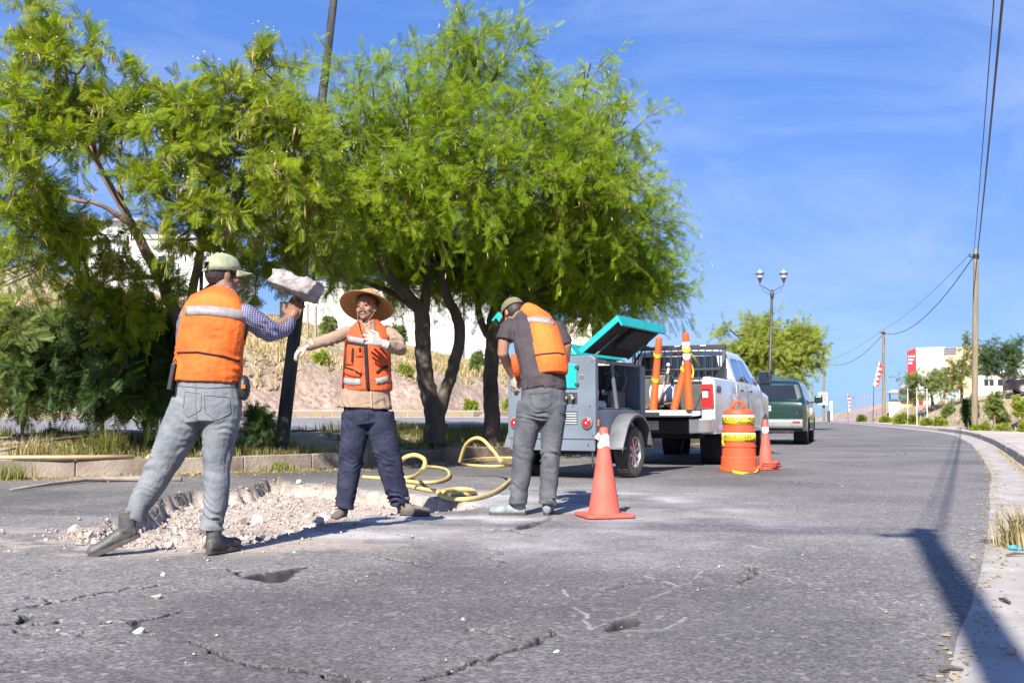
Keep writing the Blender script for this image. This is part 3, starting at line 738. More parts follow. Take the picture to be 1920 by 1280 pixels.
# --- mesquite with the forked trunk
T_mesq = frond_template(6, .16, .046, .0115, .6)
b1 = P(815, 806, 18.6); b1.z = zl(b1.x, b1.y)
t1 = thing('mesquite_tree', 'spreading green tree with dark low-forked trunk behind the man in the straw hat', 'tree', b1)
D1 = 18.6
forkA = [P(816,832,D1), P(812,770,D1), P(800,720,D1), P(793,660,D1), P(792,600,D1), P(778,570,D1 - .1), P(745,535,D1 - .4), P(715,500,D1 - .6)]
forkB = [P(818,790,D1), P(832,740,D1 + .1), P(850,690,D1 + .2), P(862,630,D1 + .3), P(856,590,D1 + .3), P(838,555,D1 + .2), P(828,500,D1 + .2)]
link_mesh('trunk', trunk_mesh([(forkA, [.21, .17, .15, .145, .14, .12, .10, .07]), (forkB, [.13, .115, .11, .10, .10, .09, .07]),
    ([P(792,600,D1), P(798,560,D1), P(800,500,D1 + .2), P(790,440,D1)], [.10, .09, .07, .05]),
    ([P(778,575,D1), P(740,552,D1), P(700,535,D1 - .2), P(655,520,D1 - .6)], [.075, .055, .045, .03])], b1), M_bark, t1)
att1 = [P(715,500,D1 - .6), P(828,500,D1 + .2), P(790,440,D1), P(655,520,D1 - .6), P(745,535,D1 - .4), P(838,555,D1 + .2)]
lobes1 = [lobe(600,300,17.6,.75), lobe(640,220,17.6,.65), lobe(560,210,17.8,.5,dens=.6), lobe(700,170,17.6,.75), lobe(760,150,17.8,.55,dens=.7), lobe(690,290,17.2,.85), lobe(620,400,17.8,.65), lobe(780,240,17.3,.8),
    lobe(870,150,17.6,.7), lobe(905,80,17.8,.42,dens=.75), lobe(870,60,17.8,.3,dens=.4), lobe(960,110,17.9,.45,dens=.6), lobe(870,260,17.0,.9), lobe(770,350,17.1,.85), lobe(700,410,17.6,.8), lobe(860,370,16.9,.8), lobe(950,230,17.2,.7),
    lobe(790,440,18.2,.85), lobe(880,470,18.6,.9), lobe(700,480,18.8,.75), lobe(620,500,18.6,.5,dens=.7), lobe(780,520,20,.85), lobe(860,540,20.5,.8), lobe(720,540,20.3,.6,dens=.7),lobe(950,330,17.0,.75), lobe(600,350,19.5,.8), lobe(720,250,19.5,1.0), lobe(850,220,19.5,1.0), lobe(800,380,20,1.1)]
def nearer(L_, ylim, dD, k=1.0):
    out = []
    for l in L_:
        x_, y_, z_ = l[:3]; py = 777 - (z_ - CAMZ) * F / y_
        t = float(np.clip((ylim - py) / 150, 0, 1)) * dD; q = (y_ - t) / y_
        out.append((x_ * q, y_ * q, CAMZ + (z_ - CAMZ) * q, l[3] * q, l[4] * k, l[5] * q, l[6]))
    return out
lobes1 = nearer(lobes1, 470, 1.6, 1.2) + [lobe(x_, 475, 20, .7, dens=1.3) for x_ in (670, 745, 820, 895)] + [lobe(x_, 530, 20.8, .55, dens=1.4) for x_ in (725, 790, 860, 925)] + [lobe(x_, 400, 20.5, .9, dens=1.2) for x_ in (640, 740, 840, 930)]
e1_ = crown(t1, b1, att1, lobes1, M_mesq, T_mesq, nsec=10, nter=9, nfr=9, tl=(.3, .8), droop=.3, frs=(.75, 1.25), limb_r=.05, seed=11)
g_ = np.random.default_rng(5); sel = e1_[(e1_[:, 1] < 17.2)]
hang('catkins', t1, b1, sel[g_.choice(len(sel), min(420, len(sel)), replace=False)], .09, .018, M_catkin, (2, 5), .08, seed=6)
# --- the second, single trunk
b2 = P(920, 812, 20.0); b2.z = zl(b2.x, b2.y); D2 = 20.0
t2 = thing('mesquite_tree', 'green tree on a single dark trunk, crown drooping over the grey compressor', 'tree', b2)
link_mesh('trunk', trunk_mesh([([P(920,838,D2), P(922,760,D2), P(920,700,D2), P(925,640,D2), P(928,590,D2), P(945,550,D2), P(990,510,D2)], [.17, .15, .145, .14, .13, .1, .07]),
    ([P(925,640,D2), P(905,610,D2), P(895,570,D2), P(890,520,D2)], [.085, .07, .06, .045]),
    ([P(928,600,D2), P(985,560,D2 - .3), P(1060,530,D2 - .4)], [.075, .06, .04])], b2), M_bark, t2)
att2 = [P(990,510,D2), P(890,520,D2), P(1060,530,D2 - .4), P(945,550,D2)]
lobes2 = [lobe(1010,180,18.2,.65), lobe(1080,180,18.4,.5,dens=.6), lobe(1110,120,18.6,.25,dens=.3), lobe(1060,260,17.8,.85), lobe(1000,300,17.6,.8), lobe(1140,260,18,.7), lobe(1200,230,18.3,.45,dens=.5), lobe(1130,350,17.7,.85), lobe(1210,340,18.1,.55,dens=.75), lobe(1050,370,17.5,.85),
    lobe(1170,430,17.9,.85), lobe(1240,420,18.3,.5,dens=.6), lobe(1250,490,18.5,.5,dens=.6), lobe(1210,510,18.3,.7), lobe(1100,450,18.0,.85), lobe(1020,430,17.9,.8), lobe(950,430,18.2,.8), lobe(1280,560,18.8,.42,dens=.55), lobe(1220,560,18.8,.6), lobe(1000,500,19.4,.85), lobe(1090,520,19.6,.8),
    lobe(1160,540,19.6,.75), lobe(930,510,20.4,.8), lobe(1040,560,20.8,.6,dens=.8), lobe(1130,560,20.2,.65), lobe(960,560,21,.5,dens=.5), lobe(1060,330,20,1.0), lobe(1120,420,20,1.0), lobe(900,300,19.8,.9), lobe(1310,530,19,.22,dens=.25), lobe(1180,190,18.6,.3,dens=.3), lobe(980,400,20.2,1.0)]
lobes2 = nearer(lobes2, 500, 1.6, 1.2) + [lobe(x_, 480, 20.5, .75, dens=1.3) for x_ in (975, 1050, 1125, 1200)] + [lobe(x_, 545, 21, .5, dens=1.4) for x_ in (990, 1060, 1130, 1195, 1245)] + [lobe(x_, 400, 20.5, .9, dens=1.2) for x_ in (1010, 1100, 1180)]
e2_ = crown(t2, b2, att2, lobes2, M_mesq, T_mesq, nsec=10, nter=9, nfr=9, tl=(.3, .85), droop=.45, frs=(.75, 1.25), limb_r=.045, seed=12)
sel = e2_[(e2_[:, 1] < 18)]
hang('catkins', t2, b2, sel[g_.choice(len(sel), min(420, len(sel)), replace=False)], .09, .018, M_catkin, (2, 5), .08, seed=7)

# --- leucaena on the left, with pods and flowers
T_leuc = frond_template(8, .20, .078, .014, .35)
DL = 15.4; b3 = P(352, 826, DL); b3.z = zl(b3.x, b3.y)
t3 = thing('leadtree', 'tall feathery tree with hanging brown pods and white puff flowers, left of the leaning pole', 'tree', b3)
S = lambda *a: [P(*p) for p in a]
link_mesh('trunk', trunk_mesh([(S((350,845,DL),(345,720,DL),(338,620,DL),(300,520,DL),(262,450,DL),(235,400,DL - .1),(180,300,DL - .2),(130,190,DL - .3),(80,80,DL - .4)), [.13, .11, .10, .09, .075, .06, .045, .03, .015]),
    (S((345,720,DL),(350,620,DL + .1),(362,540,DL + .1),(380,450,DL),(400,350,DL),(420,240,DL),(450,140,DL)), [.08, .07, .065, .055, .045, .03, .015]),
    (S((338,620,DL),(372,560,DL + .3),(440,500,DL + .3),(520,420,DL),(580,330,DL)), [.06, .055, .05, .035, .02]),
    (S((245,420,DL),(190,385,DL - .2),(140,375,DL - .3),(70,360,DL - .4)), [.045, .035, .03, .015]),
    (S((235,400,DL),(222,330,DL),(230,250,DL),(255,190,DL)), [.045, .035, .025, .015]),
    (S((300,520,DL),(230,520,DL - .3),(160,540,DL - .4)), [.04, .03, .015])], b3), mat('leadtree_bark', (0.13, .075, .05), .9, 0, 6, .01, 30, col2=(.22, .15, .11), stretch=(1, 1, .3)), t3)
att3 = S((80,80,DL - .4),(130,190,DL - .3),(180,300,DL - .2),(450,140,DL),(420,240,DL),(400,350,DL),(580,330,DL),(520,420,DL),(70,360,DL - .4),(255,190,DL),(230,250,DL),(160,540,DL - .4),(380,450,DL),(300,520,DL))
lobes3 = [lobe(50,30,14,.28,dens=.6), lobe(85,70,14,.3,dens=.7), lobe(125,120,14,.34,dens=.8), lobe(160,175,14,.36), lobe(110,190,14.2,.28,dens=.6), lobe(215,110+70,14.3,.3,dens=.5), lobe(170,85,14.4,.2,dens=.25),
    lobe(20,170,13.6,.4), lobe(60,220,13.6,.5), lobe(10,270,13.4,.5), lobe(130,250,13.8,.42), lobe(60,320,13.4,.5), lobe(0,370,13.4,.45), lobe(250,130,14.4,.36,dens=.8), lobe(280,170,14.4,.34,dens=.7), lobe(225,175,14.2,.3,dens=.8),
    lobe(300,250,14,.5), lobe(355,205,14,.42), lobe(430,120,14.2,.4), lobe(480,90,14.4,.34,dens=.7), lobe(400,170,14,.45), lobe(470,190,14,.5), lobe(540,160,14.6,.36,dens=.6), lobe(545,230,14,.5), lobe(350,290,13.8,.55), lobe(440,270,13.7,.6), lobe(520,310,13.8,.6), lobe(590,270,14,.42),
    lobe(300,350,14,.45), lobe(390,370,13.9,.6), lobe(480,390,13.8,.65), lobe(560,400,13.9,.55), lobe(610,370,14.2,.38), lobe(340,430,14.4,.5), lobe(430,460,14.4,.6), lobe(540,480,14.8,.5), lobe(600,470,15,.42), lobe(630,520,15,.25,dens=.6), lobe(480,520,15.2,.45),
    lobe(40,420,13.4,.5), lobe(0,500,13.2,.5), lobe(110,420,13.8,.38), lobe(235,485,14.4,.25,dens=.6), lobe(200,430,14.2,.2,dens=.5), lobe(150,470,14,.35,dens=.7), lobe(170,575,14,.4), lobe(300,560,14.6,.45), lobe(250,610,14.4,.45), lobe(250,330,14.6,.2,dens=.3)]
lobes3 = [(l[0], l[1], l[2] - (.28 if (l[2] > 4.6 and l[0] > -5.2) else .08), l[3] * .72, l[4] * .95, l[5] * .7, l[6] * .9) for l in nearer(lobes3, 520, 1.6, 1.0)]
e3_ = crown(t3, b3, att3, lobes3, M_leuc, T_leuc, nsec=8, nter=7, nfr=7, tl=(.17, .42), droop=.4, frs=(.5, 1.0), limb_r=.028, sec_r=.01, seed=13, barkmat=M_twig)
sel = e3_[e3_[:, 2] > 2.6]
hang('seed_pods', t3, b3, sel[g_.choice(len(sel), 420, replace=False)], .15, .022, M_pod, (5, 11), .05, seed=8)
fl = np.repeat(sel[g_.choice(len(sel), 150, replace=False)], 5, 0)
c_ = fl + g_.normal(0, .07, fl.shape) + np.array([0, -.04, .06]); r_ = g_.uniform(.008, .016, len(c_))
octv = np.array([(1,0,0),(-1,0,0),(0,1,0),(0,-1,0),(0,0,1),(0,0,-1)], float); octf = np.array([(0,2,4),(2,1,4),(1,3,4),(3,0,4),(2,0,5),(1,2,5),(3,1,5),(0,3,5)])
V = (c_[:, None, :] - np.array(b3) + octv[None] * r_[:, None, None]).reshape(-1, 3); Fq = (octf[None] + (np.arange(len(c_)) * 6)[:, None, None]).reshape(-1, 3)
o = link_mesh('flowers', np_mesh('flowers', V, Fq), M_flower, t3); o['kind'] = 'stuff'

# --- low dark shrub with long stiff blades
def blade_plant(name, label, base, n, length, width, material, cat='plant', droop=.35, hmin=-.35, seed=4, group=None, stem=None, height=0.0, smat=None):
    g2 = np.random.default_rng(seed); root = thing(name, label, cat, base, group=group); V = []; Fq = []; rn = []
    k = 0
    for i in range(n):
        az = g2.uniform(0, 2 * np.pi); el = np.arcsin(g2.uniform(hmin, 1.0)); L_ = length * g2.uniform(.6, 1.1); w = width * g2.uniform(.7, 1.2)
        d = np.array([np.cos(az) * np.cos(el), np.sin(az) * np.cos(el), np.sin(el)]); s = np.array([-np.sin(az), np.cos(az), 0]); u = np.cross(s, d)
        o_ = np.array([0, 0, height]) + g2.normal(0, length * .06, 3)
        for j in range(5):
            t = j / 4; p_ = o_ + d * L_ * t + np.array([0, 0, -droop * L_ * t * t]); ww = w * (1 - t) ** .8 + .002
            V += [p_ - s * ww / 2, p_ + s * ww / 2]
            if j: b_ = k + 2 * j; Fq.append((b_ - 2, b_ - 1, b_ + 1, b_))
        k += 10; rn += [g2.random()] * 10
    V = np.array(V); V[:, 2] = np.maximum(V[:, 2], 0.0) if hmin >= 0 else V[:, 2]
    o = link_mesh('blades' if stem else 'leaves', np_mesh('blades', V, np.array(Fq), {'rnd': np.array(rn)}), material, root); o['kind'] = 'stuff'
    if stem: link_mesh('stem', MB().tube([(0, 0, -.1), (0, 0, height + .1)], stem, 8).mesh(), smat or M_bark, root)
    return root
bp_ = P(318, 815, 15.5); bp_.z = zl(bp_.x, bp_.y)
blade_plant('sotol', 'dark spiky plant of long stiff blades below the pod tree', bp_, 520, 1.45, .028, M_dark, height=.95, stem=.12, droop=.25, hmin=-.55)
def shrub(name, label, px, py, D, lobes, material, tmpl, seed, group=None, cat='shrub', **kw):
    b = P(px, py, D); b.z = zl(b.x, b.y); root = thing(name, label, cat, b, group=group)
    link_mesh('stem', trunk_mesh([([b + Vector((0, 0, -.1)), b + Vector((0.02, 0, .2)), b + Vector((0, 0, .4))], [.03, .025, .02])], b), M_twig, root)
    crown(root, b, [b + Vector((0, 0, .35)), b + Vector((.02, .02, .15))], lobes, material, tmpl, seed=seed, **kw); return root
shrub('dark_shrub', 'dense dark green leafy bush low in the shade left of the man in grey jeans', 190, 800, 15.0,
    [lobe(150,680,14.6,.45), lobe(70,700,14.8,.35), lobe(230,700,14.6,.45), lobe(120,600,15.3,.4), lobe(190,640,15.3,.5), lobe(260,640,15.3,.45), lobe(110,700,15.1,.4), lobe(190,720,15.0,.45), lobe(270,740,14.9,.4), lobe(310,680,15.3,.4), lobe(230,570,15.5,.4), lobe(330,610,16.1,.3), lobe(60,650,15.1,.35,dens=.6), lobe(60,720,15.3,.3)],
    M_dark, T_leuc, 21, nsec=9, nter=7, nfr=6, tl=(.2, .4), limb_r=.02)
shrub('leadtree_sapling', 'small sunlit sapling with fresh feathery leaves in front of the dark bush', 270, 800, 14.9,
    [lobe(240,740,14.8,.13), lobe(275,735,14.7,.15), lobe(270,765,14.7,.12)], M_leuc, T_leuc * .75, 22, nsec=6, nter=4, nfr=4, tl=(.1, .2), limb_r=.012)
shrub('leadtree_sapling', 'green sprig with feathery leaves at the foot of the leaning pole', 495, 820, 15.9,
    [lobe(478,795,15.8,.12), lobe(500,802,15.7,.10)], M_dark, T_leuc * .7, 23, nsec=7, nter=5, nfr=5, tl=(.1, .2), limb_r=.012)
shrub('green_shrub', 'small pale green bush at the left edge under the pod tree', 40, 800, 14.8, [lobe(30,660,14.8,.4), lobe(60,610,14.9,.35), lobe(20,730,14.6,.35), lobe(90,660,15,.3,dens=.7)], M_olive, T_leuc, 24, nsec=8, nter=7, nfr=6, tl=(.15, .35), limb_r=.015)

# --- tree on the median beyond the cars
T_far = frond_template(4, .26, .10, .036, .6)
b4 = P(1440, 790, 52); b4.z = zl(b4.x, b4.y)
t4 = thing('mesquite_tree', 'round yellow-green tree with bare wispy twigs, behind the double street lamp', 'tree', b4)
link_mesh('trunk', trunk_mesh([([b4 + Vector((0, 0, -.2)), b4 + Vector((.05, 0, 1.2)), P(1435, 690, 52)], [.2, .17, .12]), ([b4 + Vector((0, 0, .8)), P(1475, 690, 52)], [.12, .08])], b4), M_bark, t4)
L4 = [lobe(1385,655,52,.8), lobe(1420,630,52,.9), lobe(1465,628,52,.9), lobe(1505,650,52,.8), lobe(1400,690,52,.9), lobe(1450,690,51.5,1.0), lobe(1500,690,52,.7), lobe(1360,690,52.5,.7,dens=.8), lobe(1370,620,52.5,.5,dens=.35), lobe(1490,615,52.5,.6,dens=.45), lobe(1530,660,53,.5,dens=.35), lobe(1440,600,52.5,.5,dens=.3), lobe(1440,650,50.8,.9),lobe(1540,640,53,.3,dens=.2)]
crown(t4, b4, [P(1435, 690, 52), P(1475, 690, 52)], L4, M_mesq_far, T_far, nsec=11, nter=9, nfr=7, tl=(.5, 1.0), droop=.3, limb_r=.06, sec_r=.03, frs=(.8, 1.3), seed=14)

# --- hillside bush behind the straw hat, right-bank trees and shrubs
T_bush = frond_template(4, .16, .075, .03, .5)
def bushes(lst):
    for (name, label, cat, px, D, top, rad_px, material, seed, grp) in lst:
        X = (px - 960) / F * D; zb = zl(X, D); s = D / F; r = rad_px * s * .62; zt = CAMZ + (777 - top) * s; h = max(zt - zb, .25)
        b = Vector((X, D, zb)); g3 = np.random.default_rng(seed); lb = []
        k = 5 if r > .5 else 3
        for i in range(k):
            lb.append((X + g3.uniform(-.5, .5) * r, D + g3.uniform(-.5, .5) * r, zb + h * g3.uniform(.25, .55), r * .32, r * .32, h * .22, 1.0))
        root = thing(name, label, cat, b, group=grp)
        link_mesh('stem', trunk_mesh([([b + Vector((0, 0, -.15)), b + Vector((0, 0, h * .4))], [.03 + .02 * h, .02 + .01 * h])], b), M_twig, root)
        tm = T_bush * (max(.55, s * 36))
        crown(root, b, [b + Vector((0, 0, h * .35)), b + Vector((0, 0, h * .2))], lb, material, tm, nsec=8, nter=7, nfr=5, tl=(.1 * r + .03, .25 * r + .04), droop=.2, limb_r=.015 + .01 * h, sec_r=.008, seed=seed)
bushes([
 ('hillside_bush', 'grey-green bush on the dry hillside just right of the straw hat', 'shrub', 745, 42, 590, 42, M_olive, 31, None),
 ('hillside_bush', 'sparse green bush on the hillside between the thrown rock and the straw hat', 'shrub', 612, 38, 580, 24, M_olive, 32, None),
 ('hillside_bush', 'low grey scrub on the hillside between the leaning pole and the straw-hatted man', 'shrub', 605, 40, 655, 30, M_olive, 33, None),
 ('hillside_bush', 'small bush on the slope left of the single tree trunk', 'shrub', 895, 44, 640, 20, M_olive, 34, None),
 ('weed_clump', 'bright green weeds behind the far yellow kerb, left of the straw-hatted man', 'weed', 600, 31.2, 742, 34, M_mesq_far, 35, None),
 ('weed_clump', 'bright green weeds behind the far kerb, between the straw-hatted man and the forked trunk', 'weed', 762, 33.0, 740, 26, M_mesq_far, 36, None),
 ('weed_clump', 'bright green weeds behind the far kerb, between the two trees', 'weed', 880, 34.2, 742, 26, M_mesq_far, 37, None),
 ('weed_clump', 'small bright weeds behind the far kerb, right of the single trunk', 'weed', 950, 35.0, 746, 14, M_mesq_far, 38, None),
 ('bank_shrub', 'big grey-green shrub on the bank right behind the near wooden pole', 'shrub', 1862, 47, 712, 62, M_olive, 41, None),
 ('bank_shrub', 'dark rounded shrub on the bank just left of the near wooden pole', 'shrub', 1812, 49, 728, 36, M_dark, 42, None),
 ('bank_shrub', 'green shrub at the right picture edge on the bank', 'shrub', 1915, 44, 728, 40, M_mesq_far, 43, None),
 ('bank_weed', 'bright green weed clump on the bank left of the wire fence posts', 'weed', 1685, 72, 772, 17, M_mesq_far, 44, None),
 ('bank_weed', 'bright green weed clump between the white fence posts', 'weed', 1708, 70, 776, 15, M_mesq_far, 45, None),
 ('bank_weed', 'yellow-green weed clump low on the bank right of the white fence posts', 'weed', 1757, 60, 776, 20, M_mesq_far, 46, None),
 ('bank_weed', 'small yellow-green weed on the bank, middle of the slope', 'weed', 1738, 62, 782, 14, M_mesq_far, 47, None),
 ('bank_weed', 'olive weed on the bank below the building', 'weed', 1775, 66, 760, 24, M_olive, 48, None),
 ('bank_weed', 'small round bush by the red cage fence at the crest', 'weed', 1614, 96, 775, 9, M_olive, 49, None),
 ('bank_weed', 'weed at the foot of the second wooden pole', 'weed', 1657, 84, 780, 11, M_mesq_far, 50, None),
 ('bank_weed', 'bright weed clump right of the foot of the near wooden pole', 'weed', 1842, 43, 790, 14, M_mesq_far, 51, None),
 ('bank_weed', 'bright green weed by the pavement at the right, middle one', 'weed', 1880, 42, 796, 22, M_mesq_far, 52, None),
 ('bank_weed', 'small sprout growing at the very foot of the near wooden pole', 'weed', 1825, 43.2, 803, 8, M_mesq, 53, None),
 ('bank_weed', 'weed clump at the right picture edge beside the pavement', 'weed', 1918, 41, 792, 14, M_mesq_far, 54, None),
])
def small_tree(label, px, D, lobes, seed, trunk_top, material=M_dark):
    X = (px - 960) / F * D; b = Vector((X, D, zl(X, D))); root = thing('bank_tree', label, 'tree', b); tt = P(px, trunk_top, D)
    link_mesh('trunk', trunk_mesh([([b + Vector((0, 0, -.2)), (b + tt) / 2 + Vector((.1, 0, 0)), tt], [.13, .11, .08])], b), M_bark, root)
    crown(root, b, [tt, (b + tt) / 2], lobes, material, T_far * .9, nsec=9, nter=7, nfr=5, tl=(.25, .6), droop=.2, limb_r=.05, sec_r=.02, seed=seed)
small_tree('dark green tree in front of the white and red building, lower left one', 1745, 76, [lobe(1700,715,76,.7), lobe(1730,708,76,.8), lobe(1765,712,76,.8), lobe(1740,730,76,.9), lobe(1775,735,76,.7), lobe(1708,738,76,.6)], 61, 735, M_olive)
small_tree('green tree between the peach wall and the near wooden pole', 1800, 72, [lobe(1790,690,72,.8), lobe(1815,680,72,.6), lobe(1795,720,72,.8), lobe(1775,705,72,.6), lobe(1808,640,72,.28,dens=.5), lobe(1820,655,72,.3,dens=.4)], 62, 715, M_olive)
small_tree('spreading dark green tree right of the near wooden pole', 1880, 66, [lobe(1852,665,66,.7), lobe(1870,655,66,.7), lobe(1895,662,66,.6), lobe(1912,655,66,.5), lobe(1860,690,66,.7), lobe(1900,690,66,.45,dens=.8), lobe(1840,680,66,.5)], 63, 710)

# ------------------------------------------------------------------ grass, straw, litter
def grass(name, label, pts, hts, wd, material, seed, nb=(5, 9), cat='grass'):
    g2 = np.random.default_rng(seed); n = len(pts); k = g2.integers(nb[0], nb[1], n); idx = np.repeat(np.arange(n), k); m = len(idx)
    p = pts[idx] + np.column_stack([g2.normal(0, .03, (m, 2)), np.zeros(m)]); h = hts[idx] * g2.uniform(.5, 1.2, m)
    az = g2.uniform(0, 2 * np.pi, m); lean = g2.uniform(.1, .9, m); d = np.column_stack([np.cos(az), np.sin(az), np.zeros(m)]); s = np.column_stack([-np.sin(az), np.cos(az), np.zeros(m)])
    w = wd * g2.uniform(.6, 1.3, m)[:, None]; up = np.array([0, 0, 1.0])
    a = p - s * w; b = p + s * w; mid = p + up * (h * .6)[:, None] + d * (h * lean * .35)[:, None]; tip = p + up * (h * (1 - .25 * lean))[:, None] + d * (h * lean)[:, None]
    V = np.stack([a, b, mid + s * w * .7, mid - s * w * .7, tip], 1).reshape(-1, 3); i = np.arange(m)[:, None] * 5
    tri = np.concatenate([i + np.array([0, 1, 2]), i + np.array([0, 2, 3]), i + np.array([3, 2, 4])], 1).reshape(-1, 3)
    rn = np.repeat(g2.random(m), 5)
    o = link_mesh(name, np_mesh(name, V, tri, {'rnd': rn}), material); return tag(o, label, cat, None, 'stuff')
def scatter(n, seed, test, x0, x1, y0, y1):
    g2 = np.random.default_rng(seed); x = g2.uniform(x0, x1, n); y = g2.uniform(y0, y1, n); k = test(x, y); x = x[k]; y = y[k]
    return np.column_stack([x, y, land(x, y)])
M_grass = leaf_mat('green_grass', (0.12, 0.17, 0.03), (0.34, 0.30, 0.12), .4)
M_straw = leaf_mat('dry_straw', (0.40, 0.31, 0.15), (0.56, 0.46, 0.28), .35)
M_drygrass = leaf_mat('dry_grass', (0.34, 0.29, 0.15), (0.50, 0.41, 0.24), .35)
med = lambda x, y: (sdist(x, y, LEFT) > .25) & (sdist(x, y, E2) < -5.4)
p = scatter(15000, 70, lambda x, y: med(x, y) & (fbm(x, y, .8, 3, 9) > .40), -8, 5, 12.5, 26)
grass('grass', 'short green and straw grass on the median', p, .10 + .16 * fbm(p[:, 0], p[:, 1], 1.1, 3, 8), .006, M_grass, 71)
p = scatter(2600, 72, lambda x, y: med(x, y) & (sdist(x, y, LEFT) < 1.2), -10, 3, 11, 22)
grass('grass', 'dry straw grass behind the median kerb', p, .10 + .12 * fbm(p[:, 0], p[:, 1], 1.3, 3, 8), .005, M_drygrass, 73)
hillt = lambda x, y: (sdist(x, y, E2) > 3.0 + 2 * (fbm(x, y, .5, 3, 2) - .5)) & (fbm(x, y, .35, 3, 19) > .38)
p = scatter(17000, 74, hillt, -16, 12, 26, 62)
grass('dry_grass', 'dry yellow grass over the hillside', p, .14 + .26 * fbm(p[:, 0], p[:, 1], .5, 3, 18), .018, M_straw, 75, (3, 6))
p = scatter(9000, 76, lambda x, y: (-sdist(x, y, RIGHT) > 2.6) & (fbm(x, y, .4, 3, 29) > .40), 10, 62, 24, 105)
grass('dry_grass', 'dry yellow grass on the bank at the right', p, .14 + .26 * fbm(p[:, 0], p[:, 1], .5, 3, 28), .018, M_straw, 77, (3, 6))
def tuft(label, px, py, D, n, h, w, material, seed, z=None):
    X = P(px, py, D); zz = zl(X.x, X.y) if z is None else z
    g2 = np.random.default_rng(seed); root = Vector((X.x, X.y, zz))
    pts = np.column_stack([g2.normal(0, w, n), g2.normal(0, w, n), np.zeros(n)])
    o = grass('grass_tuft', label, pts, np.full(n, h), .006, material, seed, (3, 6)); o.location = root; o['kind'] = 'thing'; del o['kind']; return o
tuft('big pale green grass tuft behind the median kerb, left of the man in grey jeans', 195, 830, 14.4, 90, .42, .14, M_grass, 81)
tuft('dry grass tuft at the left picture edge by the kerb', 60, 850, 13.95, 60, .3, .14, M_drygrass, 82)
tuft('green grass clump at the left picture edge below the stick', 18, 892, 12.9, 50, .22, .14, M_grass, 83, 0.0)
tuft('dry seeding grass tuft at the right picture edge in the gutter', 1908, 985, 6.3, 42, .3, .05, M_drygrass, 84, -.01)
tuft('low grass clump against the median kerb behind the bent cap man', 530, 884, 14.9, 40, .16, .12, M_grass, 85, 0.0)
# litter on the asphalt along the left kerb and in the right gutter: tiny dry leaflets
def flakes(name, label, x, y, z, s, material, seed, cat):
    g2 = np.random.default_rng(seed); n = len(x); T = np.array([[(0, -.3, 0), (1, -.2, .12), (.9, .25, .0), (.1, .35, .1)]])
    V, Fq, rn = place_fronds(T, np.column_stack([x, y, z + .004]), np.column_stack([g2.normal(0, 1, (n, 2)), g2.normal(0, .15, n)]), np.column_stack([g2.normal(0, .25, (n, 2)), np.ones(n)]), s * g2.uniform(.5, 1.5, n), g2.random(n))
    return tag(link_mesh(name, np_mesh(name, V, Fq, {'rnd': rn}), material), label, cat, None, 'stuff')
g2 = np.random.default_rng(90)
c, q = resample(LEFT, .02, 14, 62); ii = g2.integers(0, len(c), 24000); T_ = np.gradient(c, axis=0); T_ /= np.linalg.norm(T_, axis=1)[:, None]; NN = np.stack([T_[:, 1], -T_[:, 0]], 1)
off = np.abs(g2.normal(0, .5, len(ii))) + .01; xy = c[ii] + NN[ii] * off[:, None]
flakes('leaf_litter', 'yellow fallen leaflets along the foot of the median kerb', xy[:, 0], xy[:, 1], road_z(xy[:, 0], xy[:, 1]), .035, M_straw, 91, 'leaf litter')
c, q = resample(RIGHT, .02, 18, 46); ii = g2.integers(0, len(c), 5200); T_ = np.gradient(c, axis=0); T_ /= np.linalg.norm(T_, axis=1)[:, None]; NN = np.stack([T_[:, 1], -T_[:, 0]], 1)
off = np.where(g2.random(len(ii)) < .7, .46 - np.abs(g2.normal(0, .07, len(ii))), g2.normal(.02, .05, len(ii))); xy = c[ii] + NN[ii] * off[:, None]
flakes('leaf_litter', 'yellow dry leaflets in the gutter at the right', xy[:, 0], xy[:, 1], np.zeros(len(ii)) + .003, .02, M_straw, 92, 'leaf litter')
# ------------------------------------------------------------------ people
def fabric(name, col, var=.12, scale=14, bump=.0015, bscale=420, rough=.85, col2=None):
    return mat(name, col, rough, var, scale, .011, 34, spec=.2, col2=col2)
M_skin = mat('skin', (0.30, 0.155, 0.10), 0.55, 0.0, 16, 0.0008, 260, spec=.35, col2=(0.27, 0.135, 0.09))
M_orange = fabric('orange_vest_cloth', (0.78, 0.165, 0.03), .05, 5, .002, 160, .7, col2=(0.56, 0.10, 0.02))
M_orange2 = fabric('worn_orange_cloth', (0.56, 0.09, 0.025), .05, 9, .002, 160, .75, col2=(0.42, 0.08, 0.03))
M_refl = mat('reflective_tape', (0.31, 0.285, 0.285), 0.55, .12, 30, .0005, 300, spec=.3, col2=(.21, .195, .20))
M_blacktrim = fabric('black_trim', (0.025, 0.02, 0.02))
M_greyjean = fabric('washed_grey_denim', (0.205, 0.215, 0.232), 0, 9, .0015, 500, .9, col2=(0.125, 0.135, 0.155))
M_darkjean = fabric('grey_denim', (0.12, 0.125, 0.135), 0, 8, .0015, 500, .9, col2=(0.06, 0.065, 0.075))
M_navy = fabric('navy_work_cloth', (0.013, 0.015, 0.036), 0, 9, .0015, 400, .9, col2=(0.034, 0.037, 0.062))
M_tan = fabric('tan_shirt_cloth', (0.32, 0.235, 0.17), 0, 8, .0015, 400, .9, col2=(0.22, 0.155, 0.115))
M_darkshirt = fabric('charcoal_shirt_cloth', (0.055, 0.045, 0.05), .2, 10)
M_seam = fabric('denim_seam', (0.16, 0.17, 0.19), .1)
M_capgreen = fabric('faded_green_cap', (0.33, 0.36, 0.22), .08, 10)
M_capolive = fabric('olive_cap', (0.17, 0.15, 0.085), .1, 10)
M_hair = mat('dark_hair', (0.03, 0.022, 0.018), .6, .3, 60, .002, 200)
